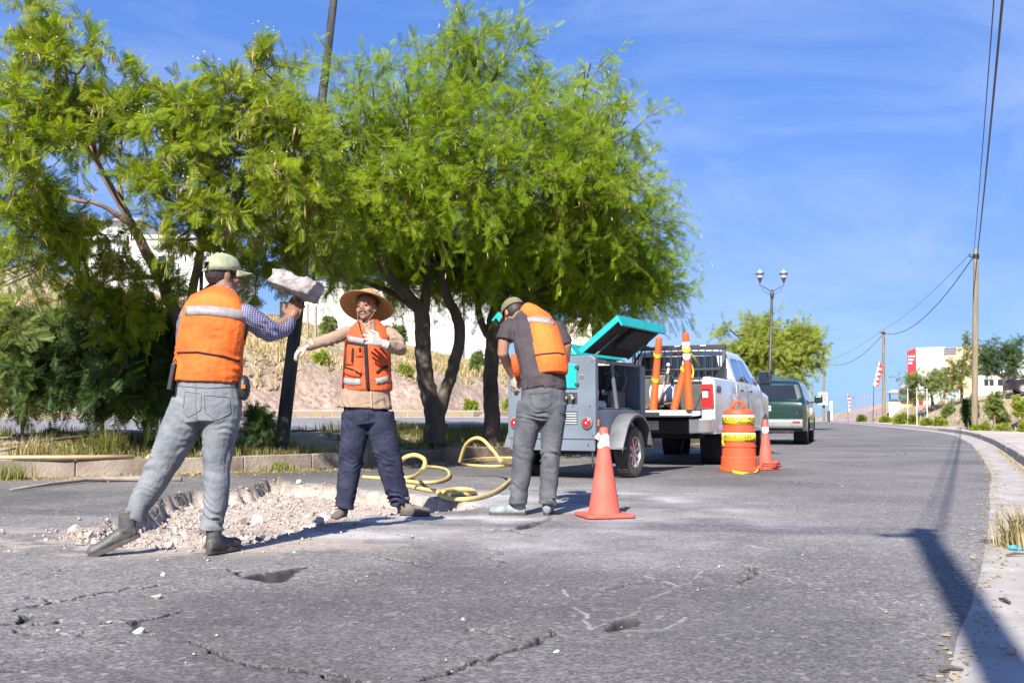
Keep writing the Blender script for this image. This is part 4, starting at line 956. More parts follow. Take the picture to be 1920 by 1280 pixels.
M_boot = mat('black_boot_leather', (0.05, 0.049, 0.05), .55, 0, 14, .003, 60, spec=.4, col2=(.10, .095, .09))
M_sole = mat('boot_sole', (0.06, 0.05, 0.045), .8, .3, 20, .002, 90)
M_dustboot = mat('dusty_boot', (0.17, 0.14, 0.12), .9, 0, 14, .002, 90, col2=(0.09, 0.075, 0.065))
M_paleboot = mat('pale_dusty_shoe', (0.34, 0.37, 0.37), .8, 0, 12, .002, 90, col2=(0.16, 0.19, 0.20))
M_greyboot = mat('grey_dusty_shoe', (0.25, 0.26, 0.28), .8, 0, 12, .002, 90, col2=(0.14, 0.15, 0.17))
M_gl_white = mat('white_work_glove', (0.46, 0.41, 0.36), .85, 0, 20, .002, 160, col2=(0.28, 0.22, 0.18))
M_gl_brown = mat('brown_work_glove', (0.30, 0.15, 0.09), .8, 0, 20, .002, 160, col2=(0.22, 0.11, 0.07))
M_straw_hat = mat('straw_hat', (0.42, 0.24, 0.09), .8, 0, 40, .003, 130, col2=(0.27, 0.135, 0.05), stretch=(1, 1, 4))
M_black = mat('black_plastic', (0.02, 0.02, 0.022), .45, .2, 20)
def plaid_material():
    m, nt, b = mk('blue_plaid_cloth'); N = nt.nodes; L = nt.links
    t = N.new('ShaderNodeTexCoord'); sp = N.new('ShaderNodeSeparateXYZ'); L.new(t.outputs['Object'], sp.inputs[0])
    def stripe(ax, sc):
        w = N.new('ShaderNodeMath'); w.operation = 'MULTIPLY'; w.inputs[1].default_value = sc * 1.5; L.new(ax, w.inputs[0])
        f = N.new('ShaderNodeMath'); f.operation = 'FRACT'; L.new(w.outputs[0], f.inputs[0]); g = N.new('ShaderNodeMath'); g.operation = 'LESS_THAN'; g.inputs[1].default_value = .35; L.new(f.outputs[0], g.inputs[0]); return g.outputs[0]
    ad = N.new('ShaderNodeMath'); ad.operation = 'ADD'; L.new(stripe(sp.outputs['X'], 55), ad.inputs[0]); L.new(stripe(sp.outputs['Z'], 55), ad.inputs[1])
    r = N.new('ShaderNodeValToRGB'); e = r.color_ramp.elements; e[0].position = 0; e[0].color = (.045, .05, .13, 1); e[1].position = 1; e[1].color = (.42, .40, .52, 1)
    hv = N.new('ShaderNodeMath'); hv.operation = 'MULTIPLY'; hv.inputs[1].default_value = .5; L.new(ad.outputs[0], hv.inputs[0]); L.new(hv.outputs[0], r.inputs[0]); L.new(r.outputs[0], b.inputs['Base Color'])
    b.inputs['Roughness'].default_value = .85; b.inputs['Specular IOR Level'].default_value = .2; return m
M_plaid = plaid_material()

def basis(fwd, up=(0, 0, 1)):
    f = Vector(fwd).normalized(); u = Vector(up); r = f.cross(u).normalized(); u = r.cross(f)
    return Matrix((r, f, u)).transposed()          # columns: right, forward, up
def tubeP(mb, st, side, n=18):
    """stations: (point, half width, half depth)"""
    mb.tube([s[0] for s in st], [(s[1], s[2]) for s in st], n, hint=side)
def folds(kz=38, amp=.006, zones=None, seed=0.0, slant=.6):
    """cloth relief: sharp creases that run across the limb, strongest in given heights, plus soft lumps"""
    def f(p):
        w = 0.22
        for (c, h, a) in (zones or []):
            w += a * math.exp(-((p.z - c) / h) ** 2)
        q = Vector((p.x * 5 + seed, p.y * 5, p.z * 6)); a = noise.noise(q); b = noise.noise(q * 2.3 + Vector((7, 3, 1)))
        ph = p.z * kz * 3.1 + p.x * kz * slant * 1.4 + a * 13 + b * 4
        r = math.sin(ph); r = r * abs(r) * .5 + r * .5
        g = max(0, .22 + noise.noise(q * 1.6 + Vector((3, 9, 2))) * 1.6)
        return amp * w * (r * g * .75 + b * .7) + .003 * noise.noise(p * 8 + Vector((seed, 0, 0)))
    return f
def head(mb, c, M, s=1.0):
    def q(x, y, z): return Vector(c) + M @ Vector((x * s, y * s, z * s))
    mb.ball(q(0, -.012, .03), (.074 * s, .092 * s, .088 * s), 20, M)
    mb.ball(q(0, .012, -.03), (.060 * s, .072 * s, .078 * s), 18, M)
    mb.ball(q(0, .040, -.078), (.034 * s, .032 * s, .028 * s), 14, M)
    mb.ball(q(0, .070, .012), (.050 * s, .018 * s, .012 * s), 12, M)
    mb.tube([q(0, .078, .012), q(0, .092, -.012), q(0, .104, -.030)], [(.009 * s), (.011 * s), (.016 * s)], 8)
    for e in (-1, 1):
        mb.ball(q(e * .014, .092, -.034), (.010 * s,) * 3, 8, M)
        mb.ball(q(e * .040, .058, -.028), (.022 * s, .02 * s, .02 * s), 10, M)
        mb.ball(q(e * .077, -.008, -.008), (.010 * s, .020 * s, .032 * s), 10, M)
    mb.ball(q(0, .078, -.056), (.020 * s, .009 * s, .006 * s), 10, M)
    mb.ball(q(0, .078, -.066), (.021 * s, .012 * s, .007 * s), 10, M)
def hand(mb, w, d, pn, curl=.5, side=1, s=1.0, cuff=None, spread=.12):
    """glove or hand: w wrist, d along the hand, pn out of the back of the hand, side = thumb side"""
    d = Vector(d).normalized(); pn = Vector(pn); pn = (pn - d * pn.dot(d)).normalized(); sd = d.cross(pn) * side; w = Vector(w)
    mb.tube([w - d * .03, w + d * .012, w + d * .05, w + d * .088], [(.028 * s, .022 * s), (.030 * s, .020 * s), (.042 * s, .017 * s), (.041 * s, .014 * s)], 14, hint=sd)
    Ls = [.070, .080, .074, .058]
    for i in range(4):
        o = (1.5 - i) * .021 * s; base = w + d * (.082 - .004 * abs(i - 1.2)) * s + sd * o
        a = d * math.cos((1.5 - i) * spread) + sd * math.sin((1.5 - i) * spread); pts = [base - d * .02, base]; ang = 0; L_ = Ls[i] * s
        for j, fr in enumerate((.45, .32, .23)):
            ang += curl * (.75 + .25 * j) * (1 + .12 * (i - 1.5)); dirn = a * math.cos(ang) - pn * math.sin(ang); pts.append(pts[-1] + dirn * L_ * fr)
        mb.tube(pts, [.0105 * s, .0105 * s, .010 * s, .0095 * s, .0075 * s], 8)
    tb = w + d * .028 * s + sd * .028 * s
    t1_ = (sd * .75 + d * .6 - pn * .25).normalized(); t2_ = (sd * .25 + d * .9 - pn * (.2 + .5 * curl)).normalized()
    mb.tube([tb - sd * .012 * s, tb + t1_ * .034 * s, tb + t1_ * .034 * s + t2_ * .03 * s, tb + t1_ * .034 * s + t2_ * .052 * s], [.016 * s, .013 * s, .011 * s, .008 * s], 8)
    if cuff: mb.tube([w - d * cuff, w - d * .01], [.036 * s, .030 * s], 12, hint=sd)
def boot(parent, heel, toe_dir, pitch, mats, L=.295, high=.13, shaft_dir=(0, 0, 1), s=1.0, name='boot', wid=1.0):
    """heel: point on the ground under the heel; pitch>0 lifts the heel"""
    f = Vector(toe_dir); f.z = 0; f.normalize(); up = Vector((0, 0, 1)); r = f.cross(up)
    f2 = f * math.cos(pitch) - up * math.sin(pitch); u2 = r.cross(f2); M = Matrix((r, f2, u2)).transposed()
    def q(x, y, z): return Vector(heel) + M @ Vector((x * s * wid, y * s, z * s))
    mb = MB()
    mb.tube([q(0, -.008, .045), q(0, .03, .05), q(0, .10, .052), q(0, .17, .045), q(0, .23, .040), q(0, L - .03, .034)], [(.030 * s, .03 * s), (.036 * s, .040 * s), (.038 * s, .044 * s), (.044 * s, .036 * s), (.046 * s, .030 * s), (.034 * s, .022 * s)], 16, hint=r)
    mb.ball(q(0, .235, .042), (.045 * s * wid, .05 * s, .032 * s), 14, M)
    sd_ = Vector(shaft_dir).normalized(); a0 = q(0, .045, .06)
    mb.tube([a0, a0 + sd_ * high * .5 * s, a0 + sd_ * high * s], [(.044 * s, .05 * s), (.043 * s, .048 * s), (.050 * s, .054 * s)], 16, hint=r)
    me = fuse(mb, .007 * s, 3); displace(me, lambda p: .0025 * noise.noise(p * 42))
    o = link_mesh(name, smooth_on(me), mats[0], parent)
    out = []; n = 22
    for i in range(n):
        t = 2 * math.pi * i / n; y_ = (L - .01) / 2 + (L + .02) / 2 * -math.cos(t); w = (.034 + .016 * sm(.05, .22, y_)) * abs(math.sin(t)) ** .6 * (1 if math.sin(t) > 0 else -1)
        out.append((w * wid, y_))
    sb = MB(); vs = [q(a, b, 0) for a, b in out] + [q(a * .96, b, .026) for a, b in out]
    sb.add(vs, [tuple(range(n - 1, -1, -1)), tuple(range(n, 2 * n))] + [(i, (i + 1) % n, n + (i + 1) % n, n + i) for i in range(n)])
    sb.build('sole', mats[1], o, bevel=.003, seg=1)
    lc = MB()
    for k in range(4):
        yy = .105 + .022 * k; zz = .098 - .012 * k
        lc.tube([q(-.022, yy, zz), q(0, yy + .004, zz + .006), q(.022, yy, zz)], .0028 * s, 5)
    lc.build('laces', mats[1], o); return o
def bvh_of(me):
    return BVHTree.FromPolygons([v.co.copy() for v in me.vertices], [tuple(p.vertices) for p in me.polygons])
def photo_patch(name, bvh, root, pts, wpx, D, material, parent, off=.003, n=16, nv=2, solid=True, jig=0):
    """strip of cloth or tape that follows a line, laid onto a garment; pts in photo pixels with widths"""
    A = np.array(pts, float); s = np.concatenate([[0], np.cumsum(np.linalg.norm(np.diff(A, axis=0), axis=1))]); s /= s[-1]
    W = np.array(wpx if isinstance(wpx, (list, tuple)) else [wpx] * len(pts), float)
    camr = Vector((0, 0, CAMZ)) - root
    def pp(u, v):
        x_ = np.interp(u, s, A[:, 0]); y_ = np.interp(u, s, A[:, 1]); w = np.interp(u, s, W); e = .02
        dx = np.interp(min(u + e, 1), s, A[:, 0]) - np.interp(max(u - e, 0), s, A[:, 0]); dy = np.interp(min(u + e, 1), s, A[:, 1]) - np.interp(max(u - e, 0), s, A[:, 1])
        l = math.hypot(dx, dy) + 1e-9; return x_ - dy / l * w * (v - .5), y_ + dx / l * w * (v - .5)
    vs = []; ok = []
    for j in range(nv + 1):
        for i in range(n + 1):
            x_, y_ = pp(i / n, j / nv); p1 = P(x_, y_, D) - root; d = (p1 - camr).normalized(); h = bvh.ray_cast(p1 - d * 1.2, d)
            if h[0] is None or (h[0] - p1).length > .6: vs.append(p1); ok.append(False)
            else: vs.append(h[0] - d * off); ok.append(True)
    fs = []
    for j in range(nv):
        for i in range(n):
            q = (j * (n + 1) + i, j * (n + 1) + i + 1, (j + 1) * (n + 1) + i + 1, (j + 1) * (n + 1) + i)
            if all(ok[k] for k in q) and max((vs[q[a]] - vs[q[(a + 1) % 4]]).length for a in range(4)) < .12: fs.append(q)
    if not fs: return None
    mb = MB(); mb.add(vs, fs); me = mb.mesh(name)
    bm = bmesh.new(); bm.from_mesh(me); bmesh.ops.delete(bm, geom=[v for v in bm.verts if not v.link_faces], context='VERTS')
    if solid:
        bmesh.ops.solidify(bm, geom=bm.faces[:], thickness=.002)
    bmesh.ops.recalc_face_normals(bm, faces=bm.faces); bm.to_mesh(me); bm.free()
    return link_mesh(name, smooth_on(me), material, parent)
def garment(name, mb, voxel, it, dispf, material, root):
    me = fuse(mb, voxel, it)
    if dispf: displace(me, dispf)
    return link_mesh(name, smooth_on(me), material, root), me
def cap(root, c, M, material, s=1.0, strap=True):
    def q(x, y, z): return Vector(c) + M @ Vector((x * s, y * s, z * s))
    mb = MB(); n = 24; m = 8; vs = []
    for i in range(m + 1):
        ph = math.pi / 2 * i / m * .985
        for k in range(n):
            a = 2 * math.pi * k / n; vs.append(q(.088 * math.cos(ph) * math.cos(a), -.012 + .108 * math.cos(ph) * math.sin(a), .035 + .092 * math.sin(ph) ** .95 - (0.012 if i == 0 else 0)))
    fs = [(i * n + k, i * n + (k + 1) % n, (i + 1) * n + (k + 1) % n, (i + 1) * n + k) for i in range(m) for k in range(n)] + [tuple(range(m * n, (m + 1) * n))]
    if strap:
        fs = [f for f in fs if not (max(f) < 3 * n and any(abs(((v % n) / n * 360) - 270) < 17 for v in f[:2]))]
    mb.add(vs, fs); o = mb.build('cap', material, root, smooth=True)
    so = o.modifiers.new('t', 'SOLIDIFY'); so.thickness = .004 * s
    br = MB(); vs = []; nn = 12
    for j in range(4):
        for i in range(nn + 1):
            a = math.pi * (.18 + .64 * i / nn); r = 1 + .72 * j / 3 * math.sin(math.pi * i / nn) ** .5
            x_ = .086 * math.cos(a) * (1 + .02 * j); y_ = -.012 + .106 * math.sin(a) * r
            vs.append(q(x_, y_, .03 - .008 * j / 3 - .10 * (x_ / .086) ** 2 * .14 * j))
    fs = [(j * (nn + 1) + i, j * (nn + 1) + i + 1, (j + 1) * (nn + 1) + i + 1, (j + 1) * (nn + 1) + i) for j in range(3) for i in range(nn)]
    br.add(vs, fs); b = br.build('brim', material, o, smooth=True); so = b.modifiers.new('t', 'SOLIDIFY'); so.thickness = .004 * s
    MB().ball(q(0, -.012, .126), (.009 * s, .009 * s, .005 * s), 10, M).build('button', material, o, smooth=True)
    if strap:
        a = MB(); a.tube([q(-.032, -.112, .026), q(0, -.123, .024), q(.032, -.112, .026)], [(.003, .008)] * 3, 6); a.build('strap', material, o, smooth=True)
    return o

# ================================================================== man in the green cap, seen from behind
DA = 6.05; rA = G(400, 1036); rA = Vector((rA.x, DA, 0.0))
def A(px, py, dd=0): return P(px, py, DA + dd) - rA
manA = thing('person', 'man seen from behind in green cap, orange vest and pale grey jeans, arm raised', 'person', rA)
side = Vector((1, 0, 0))
MA = basis((.80, .60, .03))
hb = MB(); hc = A(420, 517, .06); head(hb, hc, MA, 1.0)
tubeP(hb, [(A(420, 575, 0), .06, .055), (A(421, 550, .02), .055, .055), (A(420, 530, .045), .055, .06)], side, 14)
tubeP(hb, [(A(390, 735), .15, .10), (A(392, 690), .14, .09), (A(402, 610), .15, .10), (A(412, 570), .12, .07)], side, 14)
hb.tube([A(460, 590, .02), A(505, 618, .12), A(543, 598, .22), A(552, 588, .24)], [.05, .042, .028, .026], 12)
hb.tube([A(356, 590, .02), A(345, 640, .20), A(360, 650, .42)], [.05, .042, .03], 12)
for leg in (((372, 750), (307, 862), (256, 960)), ((415, 750), (405, 870), (397, 985))):
    hb.tube([A(*leg[0]), A(*leg[1]), A(*leg[2])], [.09, .06, .04], 12)
hb.ball(A(553, 586, .24), (.03, .035, .03), 10); hb.ball(A(361, 650, .44), (.03, .035, .03), 10)
me = fuse(hb, .0085, 2); link_mesh('body', smooth_on(me), M_skin, manA)
hh = MB(); hh.ball(hc + MA @ Vector((0, -.022, .012)), (.079, .094, .085), 20, MA); hm = fuse(hh, .008, 2)
displace(hm, lambda p: .003 * noise.noise(p * 80)); link_mesh('hair', smooth_on(hm), M_hair, manA)
cap(manA, hc + Vector((0, 0, .0)), MA, M_capgreen, 1.05)
sh = MB()
tubeP(sh, [(A(389, 716), .175, .125), (A(392, 660), .17, .115), (A(402, 602), .178, .125), (A(410, 575), .165, .10), (A(416, 556), .11, .075), (A(420, 543, .02), .072, .065)], side)
sh.ball(A(458, 590, .0), (.062, .062, .066), 14); sh.ball(A(358, 590, .02), (.062, .062, .066), 14)
sh.tube([A(455, 588, 0), A(482, 604, .06), A(508, 622, .13), A(528, 618, .19), A(545, 600, .235)], [.068, .070, .068, .056, .044], 14)
sh.tube([A(358, 590, .02), A(350, 615, .12), A(348, 640, .22), A(356, 648, .42)], [.064, .062, .06, .042], 14)
so_, _ = garment('shirt', sh, .008, 4, folds(40, .010, [(A(500, 615).z, .12, .8)], 1.0, slant=1.2), M_plaid, manA)
vs_ = MB()
tubeP(vs_, [(A(388, 716), .202, .150), (A(389, 700), .203, .150), (A(392, 660), .196, .142), (A(401, 615), .198, .150), (A(405, 590), .198, .142), (A(411, 571), .178, .115), (A(416, 556), .125, .085), (A(420, 545, .015), .080, .07)], side, 22)
vo, vm = garment('vest', vs_, .008, 3, folds(26, .008, [(A(0, 690).z, .07, .9), (A(0, 620).z, .05, .4)], 2.0, .3), M_orange, manA)
bv = bvh_of(vm)
photo_patch('reflective_band', bv, rA, [(347, 583), (385, 581), (430, 586), (464, 594)], 17, DA, M_refl, vo, .004, 20)
photo_patch('seam', bv, rA, [(332, 661), (370, 660), (420, 668), (456, 679)], 3.4, DA, M_blacktrim, vo, .004, 20, 1)
photo_patch('hem', bv, rA, [(322, 711), (350, 714), (400, 717), (455, 716)], 4.0, DA, M_blacktrim, vo, .004, 20, 1)
photo_patch('armhole_trim', bv, rA, [(459, 556), (466, 585), (461, 620), (457, 660), (454, 700)], 4, DA, M_blacktrim, vo, .004, 16, 1)
tr = MB()
tubeP(tr, [(A(389, 708), .178, .128), (A(390, 730), .186, .135), (A(391, 762), .195, .142), (A(392, 790), .185, .135)], side, 20)
tubeP(tr, [(A(358, 755), .112, .12), (A(338, 805), .112, .115), (A(322, 838), .100, .105), (A(307, 866), .088, .094), (A(290, 900), .080, .086), (A(272, 928), .073, .079), (A(258, 958), .064, .068), (A(252, 972), .070, .074)], side, 18)
tubeP(tr, [(A(418, 755), .113, .12), (A(413, 800), .106, .11), (A(408, 840), .089, .096), (A(406, 868), .080, .087), (A(406, 910), .075, .081), (A(405, 945), .069, .074), (A(397, 985), .064, .068), (A(396, 993), .070, .074)], side, 18)
zf = [(A(0, 862).z, .06, 1.4), (A(0, 975).z, .09, 2.0), (A(0, 800).z, .05, .5)]
to, tm = garment('trousers', tr, .0075, 4, folds(40, .0095, zf, 3.0, .5), M_greyjean, manA)
bt = bvh_of(tm)
for pl in ([(347, 733), (377, 737), (376, 768), (352, 782), (343, 765), (347, 733)], [(382, 740), (430, 744), (432, 775), (406, 787), (384, 772), (382, 740)]):
    photo_patch('pocket_seam', bt, rA, pl, 1.6, DA, M_seam, to, .002, 30, 1)
photo_patch('waistband', bt, rA, [(325, 722), (390, 727), (452, 723)], 2.0, DA, M_seam, to, .002, 20, 1)
photo_patch('centre_seam', bt, rA, [(367, 722), (366, 760), (370, 805)], 1.8, DA, M_seam, to, .002, 16, 1)
gl = MB(); hand(gl, A(543, 602, .23), A(556, 572, .25) - A(543, 602, .23), (.2, -1, .1), .38, -1, 1.1, cuff=.05)
link_mesh('glove', smooth_on(fuse(gl, .0045, 2)), M_gl_brown, manA)
gl = MB(); hand(gl, A(357, 649, .43), (.25, .9, .1), (0, 0, 1), .6, 1, 1.05, cuff=.05)
link_mesh('glove', smooth_on(fuse(gl, .005, 2)), M_gl_brown, manA)
h_ = G(262, 1010, 0) - rA
boot(manA, Vector((A(262, 1006).x, -.02, .095)), (-1, -.28, 0), .42, (M_boot, M_sole), L=.30, shaft_dir=(.06, .05, 1), high=.12)
boot(manA, Vector((A(396, 1036).x, -.05, .005)), (.38, 1, 0), 0.0, (M_boot, M_sole), L=.29, high=.13)
# belt radio on the left hip, phone pouch on the right
ra = MB(); ra.hexa([tuple(A(318, 730, -.10) + Vector(v)) for v in ((-.012,-.02,0),(.012,-.02,0),(.012,.02,0),(-.012,.02,0),(.012,-.018,.15),(.036,-.018,.15),(.036,.018,.15),(.012,.018,.15))])
ro = ra.build('radio', M_black, manA, bevel=.004); MB().tube([A(322, 690, -.1), A(329, 672, -.1)], .005, 6).build('antenna', M_black, ro)
pc = MB(); pc.ball(A(458, 727, -.02), (.035, .05, .075), 14); pc.build('pouch', M_black, manA, smooth=True)
pc = MB(); pc.box(*(A(452, 728, -.08)), *(A(461, 721, -.06))); pc.build('tag', M_orange, manA)

# ================================================================== man in the straw hat, facing the camera
DB = 8.4; rB = Vector((G(700, 963).x, DB, -.03))
def B(px, py, dd=0): return P(px, py, DB + dd) - rB
manB = thing('person', 'man facing the camera in wide straw hat, orange vest and navy trousers', 'person', rB)
MBh = basis((-.30, -1, .22), (-.05, .2, 1))
hb = MB(); hc = B(687, 578, -.04); head(hb, hc, MBh, 1.02)
tubeP(hb, [(B(690, 640, 0), .075, .06), (B(690, 618, .0), .058, .055), (B(688, 600, -.02), .055, .06)], side, 14)
tubeP(hb, [(B(683, 775), .13, .09), (B(685, 720), .12, .085), (B(689, 650), .15, .10), (B(690, 622), .12, .07)], side, 14)
hb.tube([B(657, 622, 0), B(614, 638, -.08), B(575, 650, -.16), B(566, 654, -.17)], [.048, .04, .028, .026], 12)
hb.tube([B(732, 626, 0), B(752, 658, -.06), B(715, 642, -.26), B(708, 640, -.28)], [.048, .04, .028, .026], 12)
for leg in (((668, 775), (658, 865), (646, 945)), ((712, 775), (729, 865), (752, 935))):
    hb.tube([B(*leg[0]), B(*leg[1]), B(*leg[2])], [.085, .055, .04], 12)
hb.ball(B(564, 655, -.17), (.03, .03, .03), 10); hb.ball(B(705, 640, -.28), (.03, .03, .03), 10)
me = fuse(hb, .0068, 2); bo = link_mesh('body', smooth_on(me), M_skin, manB)
def HQ(x, y, z): return hc + MBh @ Vector((x, y, z)) * 1.02
for e in (-1, 1):
    ev = MB(); ev.ball(HQ(e * .030, .076, -.003), (.011, .007, .005), 10, MBh); ev.build('eye', mat('eye_dark', (.03, .02, .018), .25), bo, smooth=True)
    bw = MB(); bw.tube([HQ(e * .013, .088, .017), HQ(e * .032, .085, .022), HQ(e * .052, .070, .016)], [(.004, .005)] * 3, 6); bw.build('eyebrow', M_hair, bo, smooth=True)
M_grizzle = mat('grizzled_beard', (0.17, 0.12, 0.10), .8, .2, 120, .001, 200)
mo = MB(); mo.tube([HQ(-.032, .078, -.056), HQ(-.012, .094, -.047), HQ(0, .098, -.046), HQ(.012, .094, -.047), HQ(.032, .078, -.056)], [.005, .0065, .006, .0065, .005], 6)
mo.build('moustache', M_grizzle, bo, smooth=True)
mo = MB(); mo.ball(HQ(0, .062, -.092), (.026, .016, .02), 12, MBh); mo.build('goatee', M_grizzle, bo, smooth=True)
hh = MB(); hh.ball(hc + MBh @ Vector((0, -.028, .022)), (.080, .092, .080), 18, MBh); link_mesh('hair', smooth_on(fuse(hh, .008, 2)), M_hair, manB)
# straw hat: drooping conical brim tipped well back, low crown
MH = basis((-.22, -1, .0)) @ Matrix.Rotation(R(30), 3, 'X')
ht = MB(); pr = [(.004, .115), (.03, .113), (.06, .104), (.082, .088), (.094, .058), (.098, .034), (.125, .026), (.16, .012), (.19, -.006), (.214, -.026), (.222, -.034), (.219, -.037), (.188, -.012), (.158, .006), (.124, .02), (.095, .028), (.088, .05), (.07, .085), (.03, .105), (.004, .108)]
n = 48; vs = []
for r_, h in pr:
    for k in range(n):
        a = 2 * math.pi * k / n; rr_ = r_ * (1 + .02 * math.sin(3 * a + 1)) ; vs.append(hc + MH @ Vector((rr_ * math.cos(a), rr_ * math.sin(a) - .005, h + .055 + .012 * math.sin(2 * a) * (r_ / .2) ** 2)))
ht.add(vs, [(i * n + k, i * n + (k + 1) % n, (i + 1) * n + (k + 1) % n, (i + 1) * n + k) for i in range(len(pr) - 1) for k in range(n)] + [tuple(range(n)), tuple(range((len(pr) - 1) * n, len(pr) * n))])
hat = ht.build('straw_hat', M_straw_hat, manB, smooth=True)
cs = MB(); cs.tube([HQ(-.075, .0, -.03), HQ(-.055, .045, -.10), HQ(.0, .055, -.15), HQ(.01, .05, -.19)], .0017, 5); cs.tube([HQ(.075, .0, -.03), HQ(.055, .045, -.10), HQ(.0, .055, -.15)], .0017, 5)
cs.build('chin_cord', mat('pale_cord', (.30, .25, .2)), hat)
sh = MB()
tubeP(sh, [(B(683, 765), .222, .158), (B(684, 745), .212, .148), (B(686, 700), .178, .12), (B(689, 650), .182, .125), (B(690, 628), .178, .105), (B(690, 612), .115, .08), (B(689, 603), .075, .065)], side)
sh.ball(B(657, 624, 0), (.052, .055, .056), 14); sh.ball(B(730, 625, 0), (.052, .055, .058), 14)
sh.tube([B(656, 621, 0), B(636, 630, -.04), B(614, 638, -.08), B(595, 643, -.12), B(577, 649, -.155)], [.053, .053, .050, .045, .041], 14)
sh.tube([B(733, 624, 0), B(745, 640, -.03), B(751, 655, -.07), B(738, 652, -.16), B(719, 644, -.25)], [.053, .054, .056, .050, .042], 14)
so_, sm_ = garment('shirt', sh, .008, 4, folds(34, .011, [(B(600, 640).z, .12, 1.0), (B(0, 760).z, .05, .8)], 5.0, 1.0), M_tan, manB)
bs = bvh_of(sm_)
photo_patch('shirt_placket', bs, rB, [(695, 733), (697, 765)], 4, DB, mat('tan_placket_cloth', (.34, .25, .19)), so_, .004, 6, 1)  # placket strip in a plain tan, a little paler than the shirt
vs_ = MB()
tubeP(vs_, [(B(688, 733), .205, .15), (B(688, 722), .206, .152), (B(688, 690), .195, .145), (B(689, 655), .192, .148), (B(690, 632), .190, .130), (B(690, 616), .155, .10), (B(690, 605), .105, .082), (B(690, 600, .0), .088, .075)], side, 22)
vo, vm = garment('vest', vs_, .008, 3, folds(26, .009, [(B(0, 700).z, .1, .7)], 6.0, .4), M_orange2, manB)
bv = bvh_of(vm)
photo_patch('shirt_front', bv, rB, [(690, 598), (693, 612), (699, 632), (702, 646)], [26, 22, 13, 3], DB, M_tan, vo, .003, 12, 4)
photo_patch('neck_skin', bv, rB, [(689, 597), (691, 606), (694, 616)], [17, 12, 2], DB, M_skin, vo, .006, 8, 3)
photo_patch('reflective_band', bv, rB, [(651, 634), (668, 637), (683, 640)], 10, DB, M_refl, vo, .004, 10)
photo_patch('dark_band', bv, rB, [(650, 642), (668, 645), (684, 648)], 4, DB, M_blacktrim, vo, .004, 10, 1)
photo_patch('zip_strip', bv, rB, [(685, 640), (687, 680), (690, 732)], 7, DB, M_blacktrim, vo, .005, 18, 2)
photo_patch('reflective_patch', bv, rB, [(644, 713), (660, 716), (676, 715)], 12, DB, M_refl, vo, .006, 10)
photo_patch('reflective_patch', bv, rB, [(705, 715), (716, 713), (729, 710)], 12, DB, M_refl, vo, .006, 10)
photo_patch('pocket', bv, rB, [(646, 694), (660, 696), (677, 700)], [14, 20, 16], DB, M_orange2, vo, .008, 10, 3)
photo_patch('pocket_opening', bv, rB, [(646, 688), (662, 693), (677, 702)], 3.5, DB, M_blacktrim, vo, .011, 10, 1)
photo_patch('pocket_opening', bv, rB, [(706, 699), (716, 690), (728, 687)], 5, DB, M_blacktrim, vo, .006, 10, 1)
photo_patch('pen_pocket', bv, rB, [(656, 652), (655, 668), (654, 684)], 13, DB, M_orange2, vo, .010, 8, 2)
photo_patch('pen_pocket', bv, rB, [(674, 650), (674, 660), (674, 668)], 12, DB, M_orange2, vo, .010, 6, 2)
photo_patch('pen', bv, rB, [(661, 652), (660, 678)], 3, DB, M_blacktrim, vo, .016, 6, 1)
photo_patch('pen', bv, rB, [(675, 651), (675, 660)], 4, DB, M_blacktrim, vo, .016, 4, 1)
photo_patch('collar_trim', bv, rB, [(672, 600), (676, 618), (684, 640)], 2.5, DB, M_blacktrim, vo, .006, 10, 1)
photo_patch('armhole_trim', bv, rB, [(650, 606), (651, 625), (648, 660), (645, 700), (643, 728)], 3, DB, M_blacktrim, vo, .004, 14, 1)
photo_patch('armhole_trim', bv, rB, [(726, 608), (729, 630), (730, 660)], 3, DB, M_blacktrim, vo, .004, 10, 1)
tr = MB()
tubeP(tr, [(B(684, 750), .165, .125), (B(686, 775), .182, .14), (B(689, 795), .180, .135)], side, 20)
tubeP(tr, [(B(668, 775), .12, .125), (B(664, 815), .110, .115), (B(659, 850), .100, .104), (B(656, 875), .095, .098), (B(651, 910), .084, .088), (B(647, 940), .076, .08), (B(645, 952), .08, .085)], side, 18)
tubeP(tr, [(B(711, 775), .12, .125), (B(718, 815), .113, .115), (B(726, 850), .107, .108), (B(731, 875), .103, .104), (B(740, 910), .090, .095), (B(750, 934), .082, .085), (B(753, 943), .085, .09)], side, 18)
to, tm = garment('trousers', tr, .0085, 4, folds(34, .011, [(B(0, 865).z, .09, 1.0), (B(0, 935).z, .1, 1.5), (B(0, 790).z, .05, .8)], 7.0, .8), M_navy, manB)
bt = bvh_of(tm); M_navy2 = fabric('navy_seam', (.03, .033, .07))
photo_patch('fly_seam', bt, rB, [(690, 768), (690, 800)], 1.6, DB, M_navy2, to, .002, 8, 1)
photo_patch('pocket_seam', bt, rB, [(640, 775), (650, 790), (652, 800)], 1.4, DB, M_navy2, to, .002, 8, 1)
gl = MB(); hand(gl, B(578, 648, -.155), B(556, 660, -.18) - B(578, 648, -.155), (-.2, -.3, 1), .62, -1, 1.12, cuff=.045, spread=.1)
link_mesh('glove', smooth_on(fuse(gl, .0045, 2)), M_gl_white, manB)
gl = MB(); hand(gl, B(716, 643, -.27), B(690, 632, -.33) - B(716, 643, -.27), (.15, -1, .25), .55, 1, 1.12, cuff=.05, spread=.16)
link_mesh('glove', smooth_on(fuse(gl, .0045, 2)), M_gl_white, manB)
boot(manB, Vector((B(643, 960).x, .10, .0)), (-.15, -1, 0), 0.05, (M_dustboot, M_sole), L=.27, high=.10, s=.95)
boot(manB, Vector((B(748, 953).x, .0, .035)), (1, -.35, 0), 0.03, (M_dustboot, M_sole), L=.28, high=.09, s=.95)

